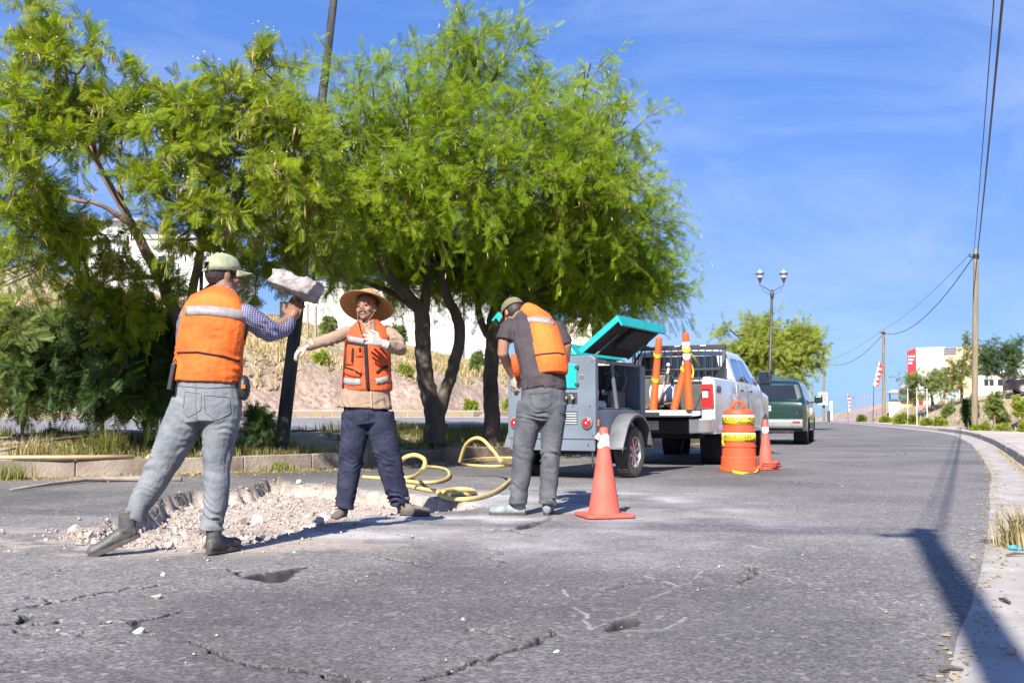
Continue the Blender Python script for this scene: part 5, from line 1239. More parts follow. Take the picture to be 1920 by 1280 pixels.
# ================================================================== man bending forward beside the compressor
DC = 8.35; rC = Vector((G(1000, 964).x, DC, 0.0))
def C(px, py, dd=0): return P(px, py, DC + dd) - rC
manC = thing('person', 'man bending forward in olive cap, orange vest over dark shirt and grey jeans', 'person', rC)
sC = Vector((.96, .28, 0))
MC = basis((-.55, .70, -.62), (-.3, .5, .8))
hb = MB(); hc = C(962, 588, .40); head(hb, hc, MC, 1.0)
hb.tube([C(985, 600, .28), C(972, 592, .36), C(965, 590, .40)], [.065, .06, .06], 14)
tubeP(hb, [(C(1018, 740), .13, .10), (C(1014, 690, .03), .13, .10), (C(1000, 630, .17), .14, .10), (C(985, 600, .28), .11, .07)], sC, 14)
hb.tube([C(951, 612, .20), C(945, 640, .14), C(943, 662, .14), C(952, 684, .24), C(962, 704, .30), C(966, 712, .31)], [.055, .048, .046, .042, .031, .028], 14)
hb.tube([C(1048, 618, .28), C(1062, 648, .26), C(1060, 672, .30), C(1020, 700, .42), C(985, 715, .44)], [.055, .047, .044, .04, .028], 14)
for leg in (((995, 750), (981, 840), (973, 940)), ((1040, 750), (1033, 845), (1027, 940))):
    hb.tube([C(*leg[0]), C(*leg[1]), C(*leg[2])], [.08, .055, .04], 12)
hb.ball(C(965, 718, .32), (.03, .03, .035), 10); hb.ball(C(982, 717, .44), (.03, .03, .03), 10)
me = fuse(hb, .0085, 2); link_mesh('body', smooth_on(me), M_skin, manC)
hh = MB(); hh.ball(hc + MC @ Vector((0, -.03, .008)), (.079, .088, .082), 18, MC); link_mesh('hair', smooth_on(fuse(hh, .008, 2)), M_hair, manC)
cap(manC, hc, MC, M_capolive, 1.06, strap=False)
sh = MB()
tubeP(sh, [(C(1020, 732), .188, .14), (C(1019, 712, .01), .186, .135), (C(1014, 680, .04), .185, .13), (C(1006, 650, .09), .188, .13), (C(999, 622, .17), .182, .12), (C(991, 604, .24), .15, .10), (C(982, 592, .30), .085, .075)], sC)
sh.ball(C(957, 612, .20), (.07, .07, .072), 14); sh.ball(C(1043, 616, .27), (.066, .066, .07), 14)
sh.tube([C(957, 611, .2), C(949, 626, .15), C(946, 638, .14)], [.072, .074, .076], 14)
sh.tube([C(1044, 616, .27), C(1056, 634, .26), C(1060, 645, .26)], [.066, .066, .066], 14)
so_, sm_ = garment('shirt', sh, .008, 3, folds(34, .010, [(C(0, 715).z, .07, 1.0)], 8.0, .6), M_darkshirt, manC)
vs_ = MB()
tubeP(vs_, [(C(1031, 704, .0), .150, .150), (C(1029, 680, .02), .158, .150), (C(1022, 650, .07), .155, .148), (C(1016, 622, .14), .142, .14), (C(1008, 604, .2), .125, .118), (C(994, 588, .27), .088, .09), (C(985, 580, .31), .062, .07)], sC, 22)
vo, vm = garment('vest', vs_, .008, 3, folds(26, .008, [(C(0, 690).z, .07, .6)], 9.0, .4), M_orange, manC)
bv = bvh_of(vm)
photo_patch('reflective_band', bv, rC, [(985, 601), (1005, 598), (1030, 601), (1048, 609)], 10, DC, M_refl, vo, .004, 16)
photo_patch('seam', bv, rC, [(990, 668), (1020, 663), (1045, 661), (1058, 664)], 2.5, DC, M_blacktrim, vo, .004, 16, 1)
photo_patch('hem', bv, rC, [(998, 703), (1030, 705), (1066, 703)], 2.5, DC, M_blacktrim, vo, .004, 16, 1)
photo_patch('armhole_trim', bv, rC, [(972, 586), (984, 602), (989, 630), (988, 660), (997, 700)], 3, DC, M_blacktrim, vo, .004, 14, 1)
fl_ = MB(); fl_.tube([C(964, 664, .05), C(968, 690, .08), C(973, 715, .12)], [(.03, .01), (.035, .01), (.02, .01)], 10, hint=(1, 0, 0)); fl_.build('vest_flap', M_orange2, manC, smooth=True)
tr = MB()
tubeP(tr, [(C(1020, 715, .01), .178, .13), (C(1019, 740, 0), .182, .142), (C(1018, 765, -.01), .182, .14), (C(1015, 785, 0), .165, .12)], sC, 20)
tubeP(tr, [(C(996, 755), .112, .125), (C(989, 795), .105, .11), (C(983, 830), .092, .10), (C(980, 855), .085, .09), (C(977, 890), .08, .085), (C(974, 920), .074, .08), (C(972, 938), .072, .076), (C(972, 945), .075, .08)], side, 18)
tubeP(tr, [(C(1038, 755), .11, .12), (C(1036, 795), .10, .108), (C(1034, 830), .086, .094), (C(1032, 855), .078, .085), (C(1030, 890), .076, .082), (C(1028, 920), .070, .076), (C(1027, 938), .068, .072), (C(1026, 945), .072, .076)], side, 18)
to, tm = garment('trousers', tr, .008, 4, folds(38, .0095, [(C(0, 850).z, .08, 1.0), (C(0, 930).z, .1, 1.7), (C(0, 780).z, .05, .8)], 10.0, .6), M_darkjean, manC)
bt = bvh_of(tm); M_seam2 = fabric('dark_seam', (.07, .075, .085))
photo_patch('pocket_seam', bt, rC, [(992, 738), (1030, 735), (1034, 758), (1016, 768), (997, 760), (992, 738)], 1.4, DC, M_seam2, to, .002, 26, 1)
photo_patch('belt', bt, rC, [(985, 728), (1020, 722), (1060, 718)], 3.5, DC, M_blacktrim, to, .004, 14, 1)
gl = MB(); hand(gl, C(963, 705, .30), C(962, 740, .34) - C(963, 705, .30), (-.8, -.6, 0), .5, 1, 1.12, cuff=.06)
link_mesh('glove', smooth_on(fuse(gl, .0045, 2)), M_gl_white, manC)
gl = MB(); hand(gl, C(983, 716, .43), C(965, 728, .42) - C(983, 716, .43), (0, .4, 1), .7, -1, 1.1, cuff=.05)
link_mesh('glove', smooth_on(fuse(gl, .0045, 2)), M_gl_white, manC)
boot(manC, Vector((C(984, 965).x, .02, .0)), (-1, .12, 0), .02, (M_paleboot, M_sole), L=.285, high=.09)
boot(manC, Vector((C(1025, 966).x, -.03, .0)), (.12, 1, 0), .0, (M_greyboot, M_sole), L=.28, high=.09)
# ------------------------------------------------------------------ vehicles (local axes: x forward, y left, z up)
def yaw(deg): return R(90 - deg)       # heading measured right of straight ahead
M_white = mat('white_car_paint', (0.72, 0.73, 0.75), .28, .02, 3, spec=.5, coat=.6)
M_green = mat('dark_green_car_paint', (0.004, 0.026, 0.019), .25, .06, 3, spec=.5, coat=.8)
M_glass = mat('tinted_glass', (0.012, 0.016, 0.022), .04, .1, 3, spec=.9)
M_glassb = mat('sky_tinted_side_glass', (0.03, 0.05, 0.08), .04, .1, 3, spec=1.0, coat=1.0)
M_tyre = mat('tyre_rubber', (0.035, 0.033, 0.032), .85, .3, 12, .002, 60)
M_tyre_dusty = mat('dusty_tyre', (0.10, 0.09, 0.08), .9, 0, 8, .002, 60, col2=(.045, .04, .038))
M_rim = mat('alloy_rim', (0.45, 0.45, 0.47), .35, .1, 8, metal=.7)
M_blackpl = mat('black_trim_plastic', (0.025, 0.025, 0.027), .5, .15, 12)
M_chrome = mat('chrome_bumper', (0.62, 0.63, 0.65), .16, .05, 5, metal=.9)
M_silver = mat('silver_bumper_plastic', (0.19, 0.205, 0.205), .5, .1, 6)
M_red = mat('red_lens', (0.45, 0.012, 0.015), .15, .15, 20, spec=.7, coat=.5)
M_lensw = mat('clear_lens', (0.70, 0.62, 0.60), .2, .1, 20, coat=.5)
M_under = mat('underbody', (0.02, 0.019, 0.018), .9, .3, 6)
M_amber = mat('amber_lens', (0.6, 0.2, 0.03), .25, .1, 20)
M_bedliner = mat('bedliner', (0.05, 0.05, 0.052), .8, .3, 14)
M_bedpaint = mat('inner_bed_paint', (0.42, 0.37, 0.31), .6, .15, 5)

def wheel(parent, x, y, r, w, side, rimr=.6, spokes=5, tmat=None, rmat=None):
    """side +1 = left. tyre with rim and hub, resting on the ground"""
    wo = bpy.data.objects.new('wheel', None); COL.objects.link(wo); wo.parent = parent; wo.location = (x, y, r); wo.empty_display_size = .1
    s = side; pr = [(r * rimr, -w / 2 * .8), (r * .80, -w / 2), (r * .95, -w / 2 * .92), (r, -w / 2 * .6), (r, w / 2 * .6), (r * .95, w / 2 * .92), (r * .80, w / 2), (r * rimr, w / 2 * .8)]
    mb = MB(); mb.lathe(pr, 36, axis='y', cap=False)
    n = 36
    for k in range(0, n):                                        # tread blocks
        a = 2 * math.pi * k / n; 
        for sd_ in (-1, 1):
            c = Vector((math.cos(a) * r * 1.004, sd_ * w * .2, -math.sin(a) * r * 1.004)); t = Vector((-math.sin(a), 0, -math.cos(a))); nn = Vector((math.cos(a), 0, -math.sin(a)))
            hw, hl = w * .15, r * .055; p = []
            for dz in (-.01, .004):
                for (i, j) in ((-1, -1), (1, -1), (1, 1), (-1, 1)): p.append(c + Vector((0, i * hw, 0)) + t * (j * hl) + nn * dz)
            mb.hexa(p)
    mb.build('tyre', tmat or M_tyre, wo, smooth=False, fixn=True, auto=40)
    rb = MB(); rr_ = r * rimr; yo = s * w * .33
    rb.lathe([(rr_ * 1.01, s * w * .42), (rr_ * .93, s * w * .40), (rr_ * .88, s * w * .1), (rr_ * .2, s * w * .1), (rr_ * .2, s * w * .1 - s * .01), (rr_ * 1.0, s * w * .05)], 32, axis='y', cap=False)
    for k in range(spokes):
        a = 2 * math.pi * k / spokes + .3
        d = Vector((math.cos(a), 0, math.sin(a))); t = Vector((-math.sin(a), 0, math.cos(a)))
        p = []
        for (q, hw, yy) in ((.12, .13, .30), (.95, .09, .36)):
            for (j, dy) in ((-1, -.04), (1, -.04), (1, .0), (-1, .0)): p.append(d * rr_ * q + t * (j * hw * rr_) + Vector((0, s * (w * yy) + s * dy, 0)))
        rb.hexa([p[0], p[1], p[2], p[3], p[4], p[5], p[6], p[7]])
    rb.lathe([(rr_ * .22, s * w * .2), (rr_ * .22, s * w * .34), (rr_ * .14, s * w * .37), (.002, s * w * .37)], 16, axis='y')
    rb.build('rim', rmat or M_rim, wo, auto=40)
    return wo
def ring_loft(name, xs, lo, hi, yw, mat_, parent, rc=.12, crown=.02, nz_=10, nt_=8, bot=True):
    """car shell: for each x, side from lo(x) to hi(x) with half width yw(x,z), rounded into the top"""
    V = []; m = None
    for x_ in xs:
        z0, z1 = lo(x_), hi(x_); r_ = min(rc, (z1 - z0) * .45); ring = []
        for k in range(nz_):
            z_ = z0 + (z1 - r_ - z0) * k / (nz_ - 1); ring.append((yw(x_, z_), z_))
        yt = yw(x_, z1 - r_)
        for k in range(1, 5):
            a = math.pi / 2 * k / 4; ring.append((yt - r_ * (1 - math.cos(a)) - 0.0, z1 - r_ + r_ * math.sin(a)))
        y1 = ring[-1][0]
        for k in range(1, nt_): t = k / nt_; ring.append((y1 * (1 - t), z1 + crown * (1 - (1 - t) ** 2)))
        full = [(x_, y_, z_) for y_, z_ in ring] + [(x_, 0, z1 + crown)] + [(x_, -y_, z_) for y_, z_ in reversed(ring)]
        m = len(full); V += full
    n = len(xs); Fq = [(i * m + k, i * m + k + 1, (i + 1) * m + k + 1, (i + 1) * m + k) for i in range(n - 1) for k in range(m - 1)]
    if bot: Fq += [((i + 1) * m, (i + 1) * m + m - 1, i * m + m - 1, i * m) for i in range(n - 1)]
    Fq += [tuple(range(m)), tuple(range((n - 1) * m, n * m))]
    mb = MB(); mb.add(V, Fq); o = mb.build(name, mat_, parent, smooth=True, auto=35); return o
def side_patch(name, poly, yw, side, mat_, parent, off=.004, thick=.006, rnd=0):
    """panel on the car's side: polygon in x,z following the shell"""
    bm = bmesh.new(); n = len(poly); pts = []
    for i in range(n):
        a, b = poly[i], poly[(i + 1) % n]; k = max(1, int(math.hypot(b[0] - a[0], b[1] - a[1]) / .08))
        pts += [(a[0] + (b[0] - a[0]) * j / k, a[1] + (b[1] - a[1]) * j / k) for j in range(k)]
    cx = sum(p[0] for p in pts) / len(pts); cz = sum(p[1] for p in pts) / len(pts); vs = []; K = 5; m = len(pts); mb = MB()
    for j in range(K):
        t = 1 - j / K
        for p in pts: x_, z_ = cx + (p[0] - cx) * t, cz + (p[1] - cz) * t; vs.append((x_, side * (yw(x_, z_) + off), z_))
    vs.append((cx, side * (yw(cx, cz) + off), cz))
    fs = [(j * m + i, j * m + (i + 1) % m, (j + 1) * m + (i + 1) % m, (j + 1) * m + i) for j in range(K - 1) for i in range(m)] + [((K - 1) * m + i, (K - 1) * m + (i + 1) % m, K * m) for i in range(m)]
    mb.add(vs, fs); me = mb.mesh(name); bm.from_mesh(me); bmesh.ops.recalc_face_normals(bm, faces=bm.faces)
    bm.faces.ensure_lookup_table()
    if bm.faces[0].normal.y * side < 0: bmesh.ops.reverse_faces(bm, faces=bm.faces)
    bm.to_mesh(me); bm.free(); return link_mesh(name, smooth_on(me), mat_, parent)
def ip(x_, xs, ys): return float(np.interp(x_, xs, ys))
def plate_text(name, txt, size, mat_, parent, loc, rot, depth=.002, bold=0.0, sx=1.0):
    cu = bpy.data.curves.new(name, 'FONT'); cu.body = txt; cu.size = size; cu.extrude = depth; cu.offset = bold; cu.align_x = 'CENTER'; cu.align_y = 'CENTER'; cu.resolution_u = 3
    to_ = bpy.data.objects.new('tmp', cu); COL.objects.link(to_); dg = bpy.context.evaluated_depsgraph_get(); dg.update()
    me = bpy.data.meshes.new_from_object(to_.evaluated_get(dg)); bpy.data.objects.remove(to_)
    me.materials.clear()
    if parent is None and loc is None: return me
    o = link_mesh(name, me, mat_, parent); o.location = loc; o.rotation_euler = rot; o.scale = (sx, 1, 1); return o

# ---- white pickup
pk_loc = Vector((2.20, 16.5, -.0))
pick = thing('pickup_truck', 'white crew-cab pickup with its tailgate down and traffic posts in the bed', 'pickup truck', pk_loc, yaw(22.5))
WB0, WB1, WR = 1.28, 4.92, .39
def arch(x_, base, r=.50):
    for c in (WB0, WB1):
        if abs(x_ - c) < r: return max(base, .36 + math.sqrt(max(r * r - (x_ - c) ** 2, 0)) * .92)
    return base
def pk_lo(x_): return arch(x_, .50)
def pk_yw(x_, z_):
    w = 1.0 - .02 * abs(z_ - 1.0) - (.06 * max(0, z_ - 1.32) / .1 if z_ > 1.32 else 0)
    if z_ > 1.32: w = .97 - (z_ - 1.32) * .33
    for c in (WB0, WB1): w += .025 * math.exp(-((x_ - c) / .5) ** 2) * (1 if z_ < 1.15 else max(0, 1 - (z_ - 1.15) / .15))
    w -= .16 * sm(5.3, 5.95, x_) ** 1.5
    return float(w)
def cab_hi(x_): return ip(x_, [1.93, 1.97, 2.05, 2.25, 3.4, 3.75, 4.55, 4.7, 5.5, 5.8, 5.9], [1.40, 1.80, 1.895, 1.935, 1.93, 1.87, 1.34, 1.27, 1.22, 1.12, .95])
xs = sorted(set([1.93, 1.97, 2.0, 2.05, 2.15, 2.25, 3.4, 3.75, 4.55, 4.7, 5.9] + list(np.linspace(1.95, 5.88, 80))))
cabo = ring_loft('cab', xs, pk_lo, cab_hi, pk_yw, M_white, pick, rc=.11)
# bed sides
for s_ in (1, -1):
    mb = MB(); xs_ = sorted(set([.04, 1.90] + list(np.linspace(.04, 1.90, 44)))); V = []
    for x_ in xs_:
        l = pk_lo(x_); prof = [(pk_yw(x_, l + (1.30 - l) * k / 7) - (.05 * (1 - sm(.04, .10, x_))), l + (1.30 - l) * k / 7) for k in range(8)]
        y0 = prof[-1][0]; prof += [(y0 - .01, 1.36), (y0 - .04, 1.385), (y0 - .11, 1.385), (y0 - .13, 1.35), (y0 - .14, .86), (y0 - .14, l if l < .86 else .86)]
        V += [(x_, s_ * a, b) for a, b in prof]
    m = 14; n = len(xs_); mb.add(V, [(i * m + k, i * m + k + 1, (i + 1) * m + k + 1, (i + 1) * m + k) for i in range(n - 1) for k in range(m - 1)] + [tuple(range(m)), tuple(range((n - 1) * m, n * m))])
    bs_ = mb.build('bed_side', M_white, pick, smooth=True, auto=35)
    MB().box(.06, s_ * .87, 1.386, 1.9, s_ * .955, 1.400).build('rail_cap', M_blackpl, bs_, bevel=.006)
    il = MB(); il.box(.10, s_ * .815, .87, 1.86, s_ * .832, 1.34); il.build('inner_panel', M_bedpaint, bs_)
    # tail light with three fields
    tl = MB(); zs = [.93, 1.31]; yo = s_
    tl.hexa([(-.015, yo * .80, .90), (.12, yo * .80, .90), (.14, yo * 1.0, .90), (.012, yo * .975, .90), (-.015, yo * .80, 1.28), (.12, yo * .80, 1.28), (.14, yo * .985, 1.28), (.012, yo * .965, 1.28)])
    t_ = tl.build('tail_light', M_red, pick, bevel=.012)
    MB().box(-.024, yo * .825 if s_ > 0 else yo * .915, 1.06, -.012, yo * .915 if s_ > 0 else yo * .825, 1.16).build('reversing_lens', M_lensw, t_, bevel=.006)
    MB().box(-.021, yo * .81 if s_ > 0 else yo * .945, 1.185, -.010, yo * .945 if s_ > 0 else yo * .81, 1.20).build('lens_bar', M_blackpl, t_)
    # wheel arch liners, black
    for c in (WB0, WB1):
        al = MB(); al.lathe([(.49, s_ * .60), (.50, s_ * .955)], 32, c=(c, 0, .36), axis='y', cap=False)
        al.build('wheel_arch', M_under, pick, smooth=True)
MB().box(.06, -.86, .80, 1.9, .86, .865).build('bed_floor', M_bedliner, pick)
MB().box(1.87, -.83, .87, 1.915, .83, 1.37).build('bed_front_wall', M_bedpaint, pick)
MB().box(.3, -.70, .42, 5.4, .70, .78).build('chassis', M_under, pick)
tg = MB(); tg.prism([(-.60, .865), (.03, .865), (.03, .80), (-.02, .785), (-.58, .765), (-.62, .79), (-.615, .85)], 'y', -.79, .79)
tgo = tg.build('tailgate', M_white, pick, bevel=.01)
MB().box(-.635, -.30, .795, -.617, .02, .842).build('handle', M_blackpl, tgo, bevel=.004)
MB().box(-.57, -.74, .866, .02, .74, .874).build('tailgate_liner', M_bedliner, tgo)
for s_ in (1, -1): MB().tube([(-.32, s_ * .78, .88), (.02, s_ * .82, 1.16)], .007, 6).build('cable', M_blackpl, tgo)
bp = MB(); bp.prism([(-.10, .52), (-.13, .56), (-.13, .70), (-.09, .735), (.08, .735), (.08, .50)], 'y', -.62, .62); bpo = bp.build('rear_bumper', M_blackpl, pick, bevel=.012)
for s_ in (1, -1):
    bc = MB(); bc.hexa([(-.12, s_ * .62, .50), (.1, s_ * .62, .50), (.30, s_ * 1.0, .55), (-.02, s_ * .98, .52), (-.13, s_ * .62, .74), (.1, s_ * .62, .74), (.30, s_ * 1.0, .73), (-.02, s_ * .99, .74)]); bc.build('bumper_corner', M_chrome, bpo, bevel=.02)
for (x_, s_) in ((WB0, 1), (WB0, -1), (WB1, 1), (WB1, -1)): wheel(pick, x_, s_ * .83, WR, .27, s_, .60, 6)
# windows
for s_ in (1, -1):
    side_patch('side_window', [(2.20, 1.39), (2.98, 1.39), (2.98, 1.80), (2.34, 1.80), (2.24, 1.70)], pk_yw, s_, M_glassb, cabo)
    side_patch('side_window', [(3.06, 1.39), (4.05, 1.37), (3.95, 1.46), (3.55, 1.79), (3.06, 1.80)], pk_yw, s_, M_glassb, cabo)
    side_patch('quarter_trim', [(4.07, 1.36), (4.35, 1.36), (3.99, 1.52)], pk_yw, s_, M_blackpl, cabo, .006)
    for (x0_, x1_) in ((2.12, 3.01), (3.04, 4.18)):
        dp = side_patch('door', [(x0_ + .02, .58), (x1_ - .02, .58), (x1_ - .01, 1.355), (x0_ + .02, 1.355)], pk_yw, s_, M_white, cabo, .010)
        hd = MB(); yy = s_ * (pk_yw(x0_ + .2, 1.18) + .04); hd.box(x0_ + .06, min(yy - .01, yy + .012), 1.20, x0_ + .24, max(yy - .01, yy + .012), 1.235); hd.build('door_handle', M_blackpl, dp, bevel=.006)
    mi = MB(); mi.box(3.98, min(s_ * 1.03, s_ * 1.27), 1.36, 4.10, max(s_ * 1.03, s_ * 1.27), 1.64); mo_ = mi.build('wing_mirror', M_blackpl, cabo, bevel=.035, seg=3)
    MB().box(3.970, min(s_ * 1.06, s_ * 1.24), 1.39, 3.978, max(s_ * 1.06, s_ * 1.24), 1.61).build('mirror_glass', M_glass, mo_)
    MB().box(4.0, min(s_ * .92, s_ * 1.05), 1.38, 4.08, max(s_ * .92, s_ * 1.05), 1.42).build('mirror_arm', M_blackpl, mo_)
rw = MB(); rw.hexa([(1.915, -.74, 1.42), (1.95, -.74, 1.42), (1.98, -.66, 1.82), (1.945, -.66, 1.82), (1.915, .74, 1.42), (1.95, .74, 1.42), (1.98, .66, 1.82), (1.945, .66, 1.82)]); rw.build('rear_window', M_glass, cabo)
ws = MB(); ws.hexa([(3.72, -.70, 1.86), (3.76, -.70, 1.885), (4.52, -.82, 1.365), (4.48, -.82, 1.34), (3.72, .70, 1.86), (3.76, .70, 1.885), (4.52, .82, 1.365), (4.48, .82, 1.34)]); ws.build('windscreen', M_glass, cabo)
MB().box(1.96, -.12, 1.845, 2.0, .12, 1.88).build('brake_light', M_red, cabo, bevel=.004)
plate_text('lettering', '4X4', .155, mat('dark_decal', (.04, .04, .045)), pick, (.42, -pk_yw(.42, 1.19) - .003, 1.19), (R(90), 0, 0), .001, .006, 1.25)
plate_text('lettering', '4X4', .155, mat('dark_decal_left', (.04, .04, .045)), pick, (.42, pk_yw(.42, 1.19) + .003, 1.19), (R(90), 0, R(180)), .001, .006, 1.25)
plt_ = MB(); plt_.box(-.14, -.16, .56, -.131, .16, .70); plt_.build('licence_plate', mat('plate_white', (.6, .6, .58)), bpo)
# headache rack over the rear window, side grids
hr = MB()
for s_ in (1, -1):
    hr.prism([(1.76, 1.39), (1.86, 1.39), (1.92, 1.96), (1.86, 1.96)], 'y', s_ * .80 - .03, s_ * .80 + .03)
    hr.prism([(1.0, 1.40), (1.80, 1.40), (1.80, 1.72), (1.72, 1.72), (1.1, 1.46), (1.0, 1.46)], 'y', s_ * .84 - .012, s_ * .84 + .012)
hr.box(1.84, -.83, 1.93, 1.94, .83, 2.01); hr.box(1.80, -.80, 1.56, 1.85, .80, 1.60); hr.box(1.80, -.80, 1.40, 1.85, .80, 1.44)
hro = hr.build('headache_rack', M_blackpl, pick, bevel=.008)
for k in range(13):
    MB().box(1.81, -.74 + k * .12, 1.44, 1.825, -.725 + k * .12, 1.93).build('bar', M_blackpl, hro)
for s_ in (-.45, 0, .45):
    MB().box(1.82, s_ - .05, 1.985, 1.845, s_ + .05, 2.005).build('lamp', M_lensw, hro)

# ---- things in the pickup's bed
M_cone = mat('faded_salmon_cone', (0.70, 0.095, 0.065), .6, 0, 7, .003, 40, col2=(0.52, 0.125, 0.095), spec=.35)
M_post = mat('orange_post_plastic', (0.72, 0.10, 0.02), .5, 0, 4, .002, 60, col2=(.62, .085, .02), spec=.35)
M_drum = mat('orange_drum_plastic', (0.68, 0.085, 0.022), .55, 0, 5, .003, 40, col2=(.52, .085, .04), spec=.35)
M_wht = mat('white_reflective_collar', (0.72, 0.69, 0.66), .45, .1, 20, .001, 200)
M_tape = mat('yellow_caution_tape', (0.74, 0.50, 0.02), .45, .06, 10, .001, 60)
M_ink = mat('black_ink', (0.02, 0.018, 0.015), .6, .05, 10)
def wl_(x_, y_, z_=0):                     # pickup local -> world
    c, s = math.cos(yaw(22.5)), math.sin(yaw(22.5)); return Vector((pk_loc.x + x_ * c - y_ * s, pk_loc.y + x_ * s + y_ * c, z_))
def wrap_text(txt, size, r, z0, a0, mat_, parent, flip=0, name='lettering', lean=0.0):
    """flat letters bent round a cylinder"""
    me = plate_text('t', txt, size, None, None, None, None, .0012, .0008); V = verts_np(me).copy()
    ang = a0 + V[:, 0] / r; rr_ = r + .004 + V[:, 2]
    W = np.column_stack([rr_ * np.sin(ang), -rr_ * np.cos(ang), z0 + V[:, 1] + lean * V[:, 0]]); me.vertices.foreach_set('co', W.astype(np.float32).ravel()); me.update()
    return link_mesh(name, me, mat_, parent)
def band(name, r0, r1, z0, z1, mat_, parent, n=32, ragged=0, tilt=0.0):
    mb = MB(); vs = []
    for k in range(n):
        a = 2 * math.pi * k / n; dz = tilt * math.sin(a); j = ragged * (random.random() - .5)
        vs += [(r0 * math.cos(a), r0 * math.sin(a), z0 + dz + j), (r1 * math.cos(a), r1 * math.sin(a), z1 + dz + j)]
    mb.add(vs, [(2 * k, (2 * k + 2) % (2 * n), (2 * k + 3) % (2 * n), 2 * k + 1) for k in range(n)])
    o = mb.build(name, mat_, parent, smooth=True); so = o.modifiers.new('t', 'SOLIDIFY'); so.thickness = .003; so.offset = 1; return o
def post(label, loc, lean, leandir, h, collars, tapes, base=False):
    o = thing('traffic_post', label, 'traffic post', loc, group=None)
    ax = Vector((math.cos(leandir), math.sin(leandir), 0)); o.rotation_mode = 'XYZ'; o.rotation_euler = Matrix.Rotation(lean, 3, Vector((-ax.y, ax.x, 0))).to_euler()
    mb = MB(); mb.lathe([(.062, 0), (.060, .02), (.055, h * .5), (.050, h * .83), (.052, h * .84), (.052, h * .97), (.048, h), (.02, h + .008)], 24); bo_ = mb.build('post_body', M_post, o, smooth=True, auto=40)
    MB().box(-.015, -.03, h, .015, .03, h + .02).build('grip', M_post, bo_, bevel=.006)
    for z_ in collars: band('reflective_collar', .0555, .0545, z_, z_ + .11, M_wht, o)
    for z_, s_ in tapes:
        band('caution_tape', .0600, .0595, z_, z_ + .07, M_tape, o, ragged=.012, tilt=.02)
        wrap_text(s_, .05, .0600, z_ + .035, .1, M_ink, o)
    if base: MB().lathe([(.2, 0), (.2, .03), (.07, .05), (.06, .05)], 8).build('rubber_base', M_blackpl, o)
    return o
pz = .876
post('orange traffic post standing in the truck bed at its left, wrapped twice in caution tape', Vector((P(1225, 760, 15.95).x, 15.95, pz)), .09, R(5), 1.10, (), ((.42, 'CAUCI'), (.80, 'PREC')))
post('upright orange traffic post with two white collars standing on the open tailgate', Vector((P(1293, 760, 15.62).x, 15.62, pz)), .05, R(200), 1.14, (.73, .90), ((.86, ''),))
post('short orange traffic post leaning between the two upright ones in the truck bed', Vector((P(1264, 755, 15.9).x, 15.9, pz)), .26, R(0), .86, (.68,), ((.60, 'CIO'),))
# loose end of tape hanging from the upright post
def ribbon(name, pts, w, mat_, parent, label=None, twist=0.0, cat=None):
    c = spline([tuple(p) for p in pts], 6); mb = MB(); n = len(c); vs = []
    for i, p in enumerate(c):
        a = twist * i / n; d = Vector((math.sin(a) * .5, .2 * math.cos(a * 2), math.cos(a))) * w / 2; vs += [Vector(p) - d, Vector(p) + d]
    mb.add(vs, [(2 * i, 2 * i + 2, 2 * i + 3, 2 * i + 1) for i in range(n - 1)])
    o = mb.build(name, mat_, parent, smooth=True); so = o.modifiers.new('t', 'SOLIDIFY'); so.thickness = .002
    if label: tag(o, label, cat)
    return o
ribbon('caution_tape', S((1294,662,15.58),(1302,672,15.7),(1312,686,15.9)), .05, M_tape, None, 'strip of yellow tape fluttering from the upright traffic post', 2.0, 'tape')
ribbon('caution_tape', S((1297,684,15.58),(1300,696,15.6),(1298,708,15.6)), .05, M_tape, None, 'yellow tape end hanging down beside the upright traffic post', 2.5, 'tape')
# compactor: drum-like tank with frame and handle, shovel handle, planks
cp = thing('plate_compactor', 'small grimy plate compactor with round tank lying in the truck bed', 'compactor', wl_(.62, -.05, .866), yaw(22.5))
mb = MB(); mb.lathe([(.001, -.22), (.15, -.20), (.17, -.16), (.17, .16), (.15, .20), (.001, .22)], 24, c=(0, 0, .27), axis='y'); mb.build('tank', mat('blue_white_tank', (.40, .45, .55), .4, 0, 5, col2=(.62, .60, .60)), cp, smooth=True, auto=40)
MB().prism([(-.30, .0), (.30, .0), (.36, .06), (-.36, .06)], 'y', -.22, .22).build('base_plate', M_under, cp, bevel=.01)
MB().tube([(-.1, .15, .1), (-.1, .15, .5), (.1, .1, .62), (.1, -.15, .62), (-.1, -.18, .5), (-.1, -.18, .1)], .018, 8).build('frame', M_blackpl, cp, smooth=True)
MB().box(-.1, -.12, .42, .12, .1, .58).build('engine', mat('grimy_engine', (.12, .10, .09), .6, .4, 20, .01, 30), cp, bevel=.02)
tl = thing('hand_tool', 'pale wooden tool handle with a ball end sticking up in the truck bed', 'tool', wl_(.5, .02, .87))
MB().tube([Vector((0, 0, 0)), P(1254, 690, 16.6) - wl_(.5, .02, .87)], .02, 8).build('handle', mat('pale_wood', (.5, .38, .28), .7, .2, 8), tl, smooth=True)
MB().ball(P(1253, 684, 16.6) - wl_(.5, .02, .87), .035, 12).build('ball_end', mat('dull_metal', (.5, .48, .46), .4, .1, 10), tl, smooth=True)
tl = thing('wooden_stake', 'thin dark stake lying slanted over the tailgate', 'stake', wl_(-.2, .1, .885))
MB().tube([(-.28, .25, 0), (.5, -.1, .10)], .016, 6).build('shaft', mat('grimy_wood', (.12, .08, .06), .8, .3, 10), tl)
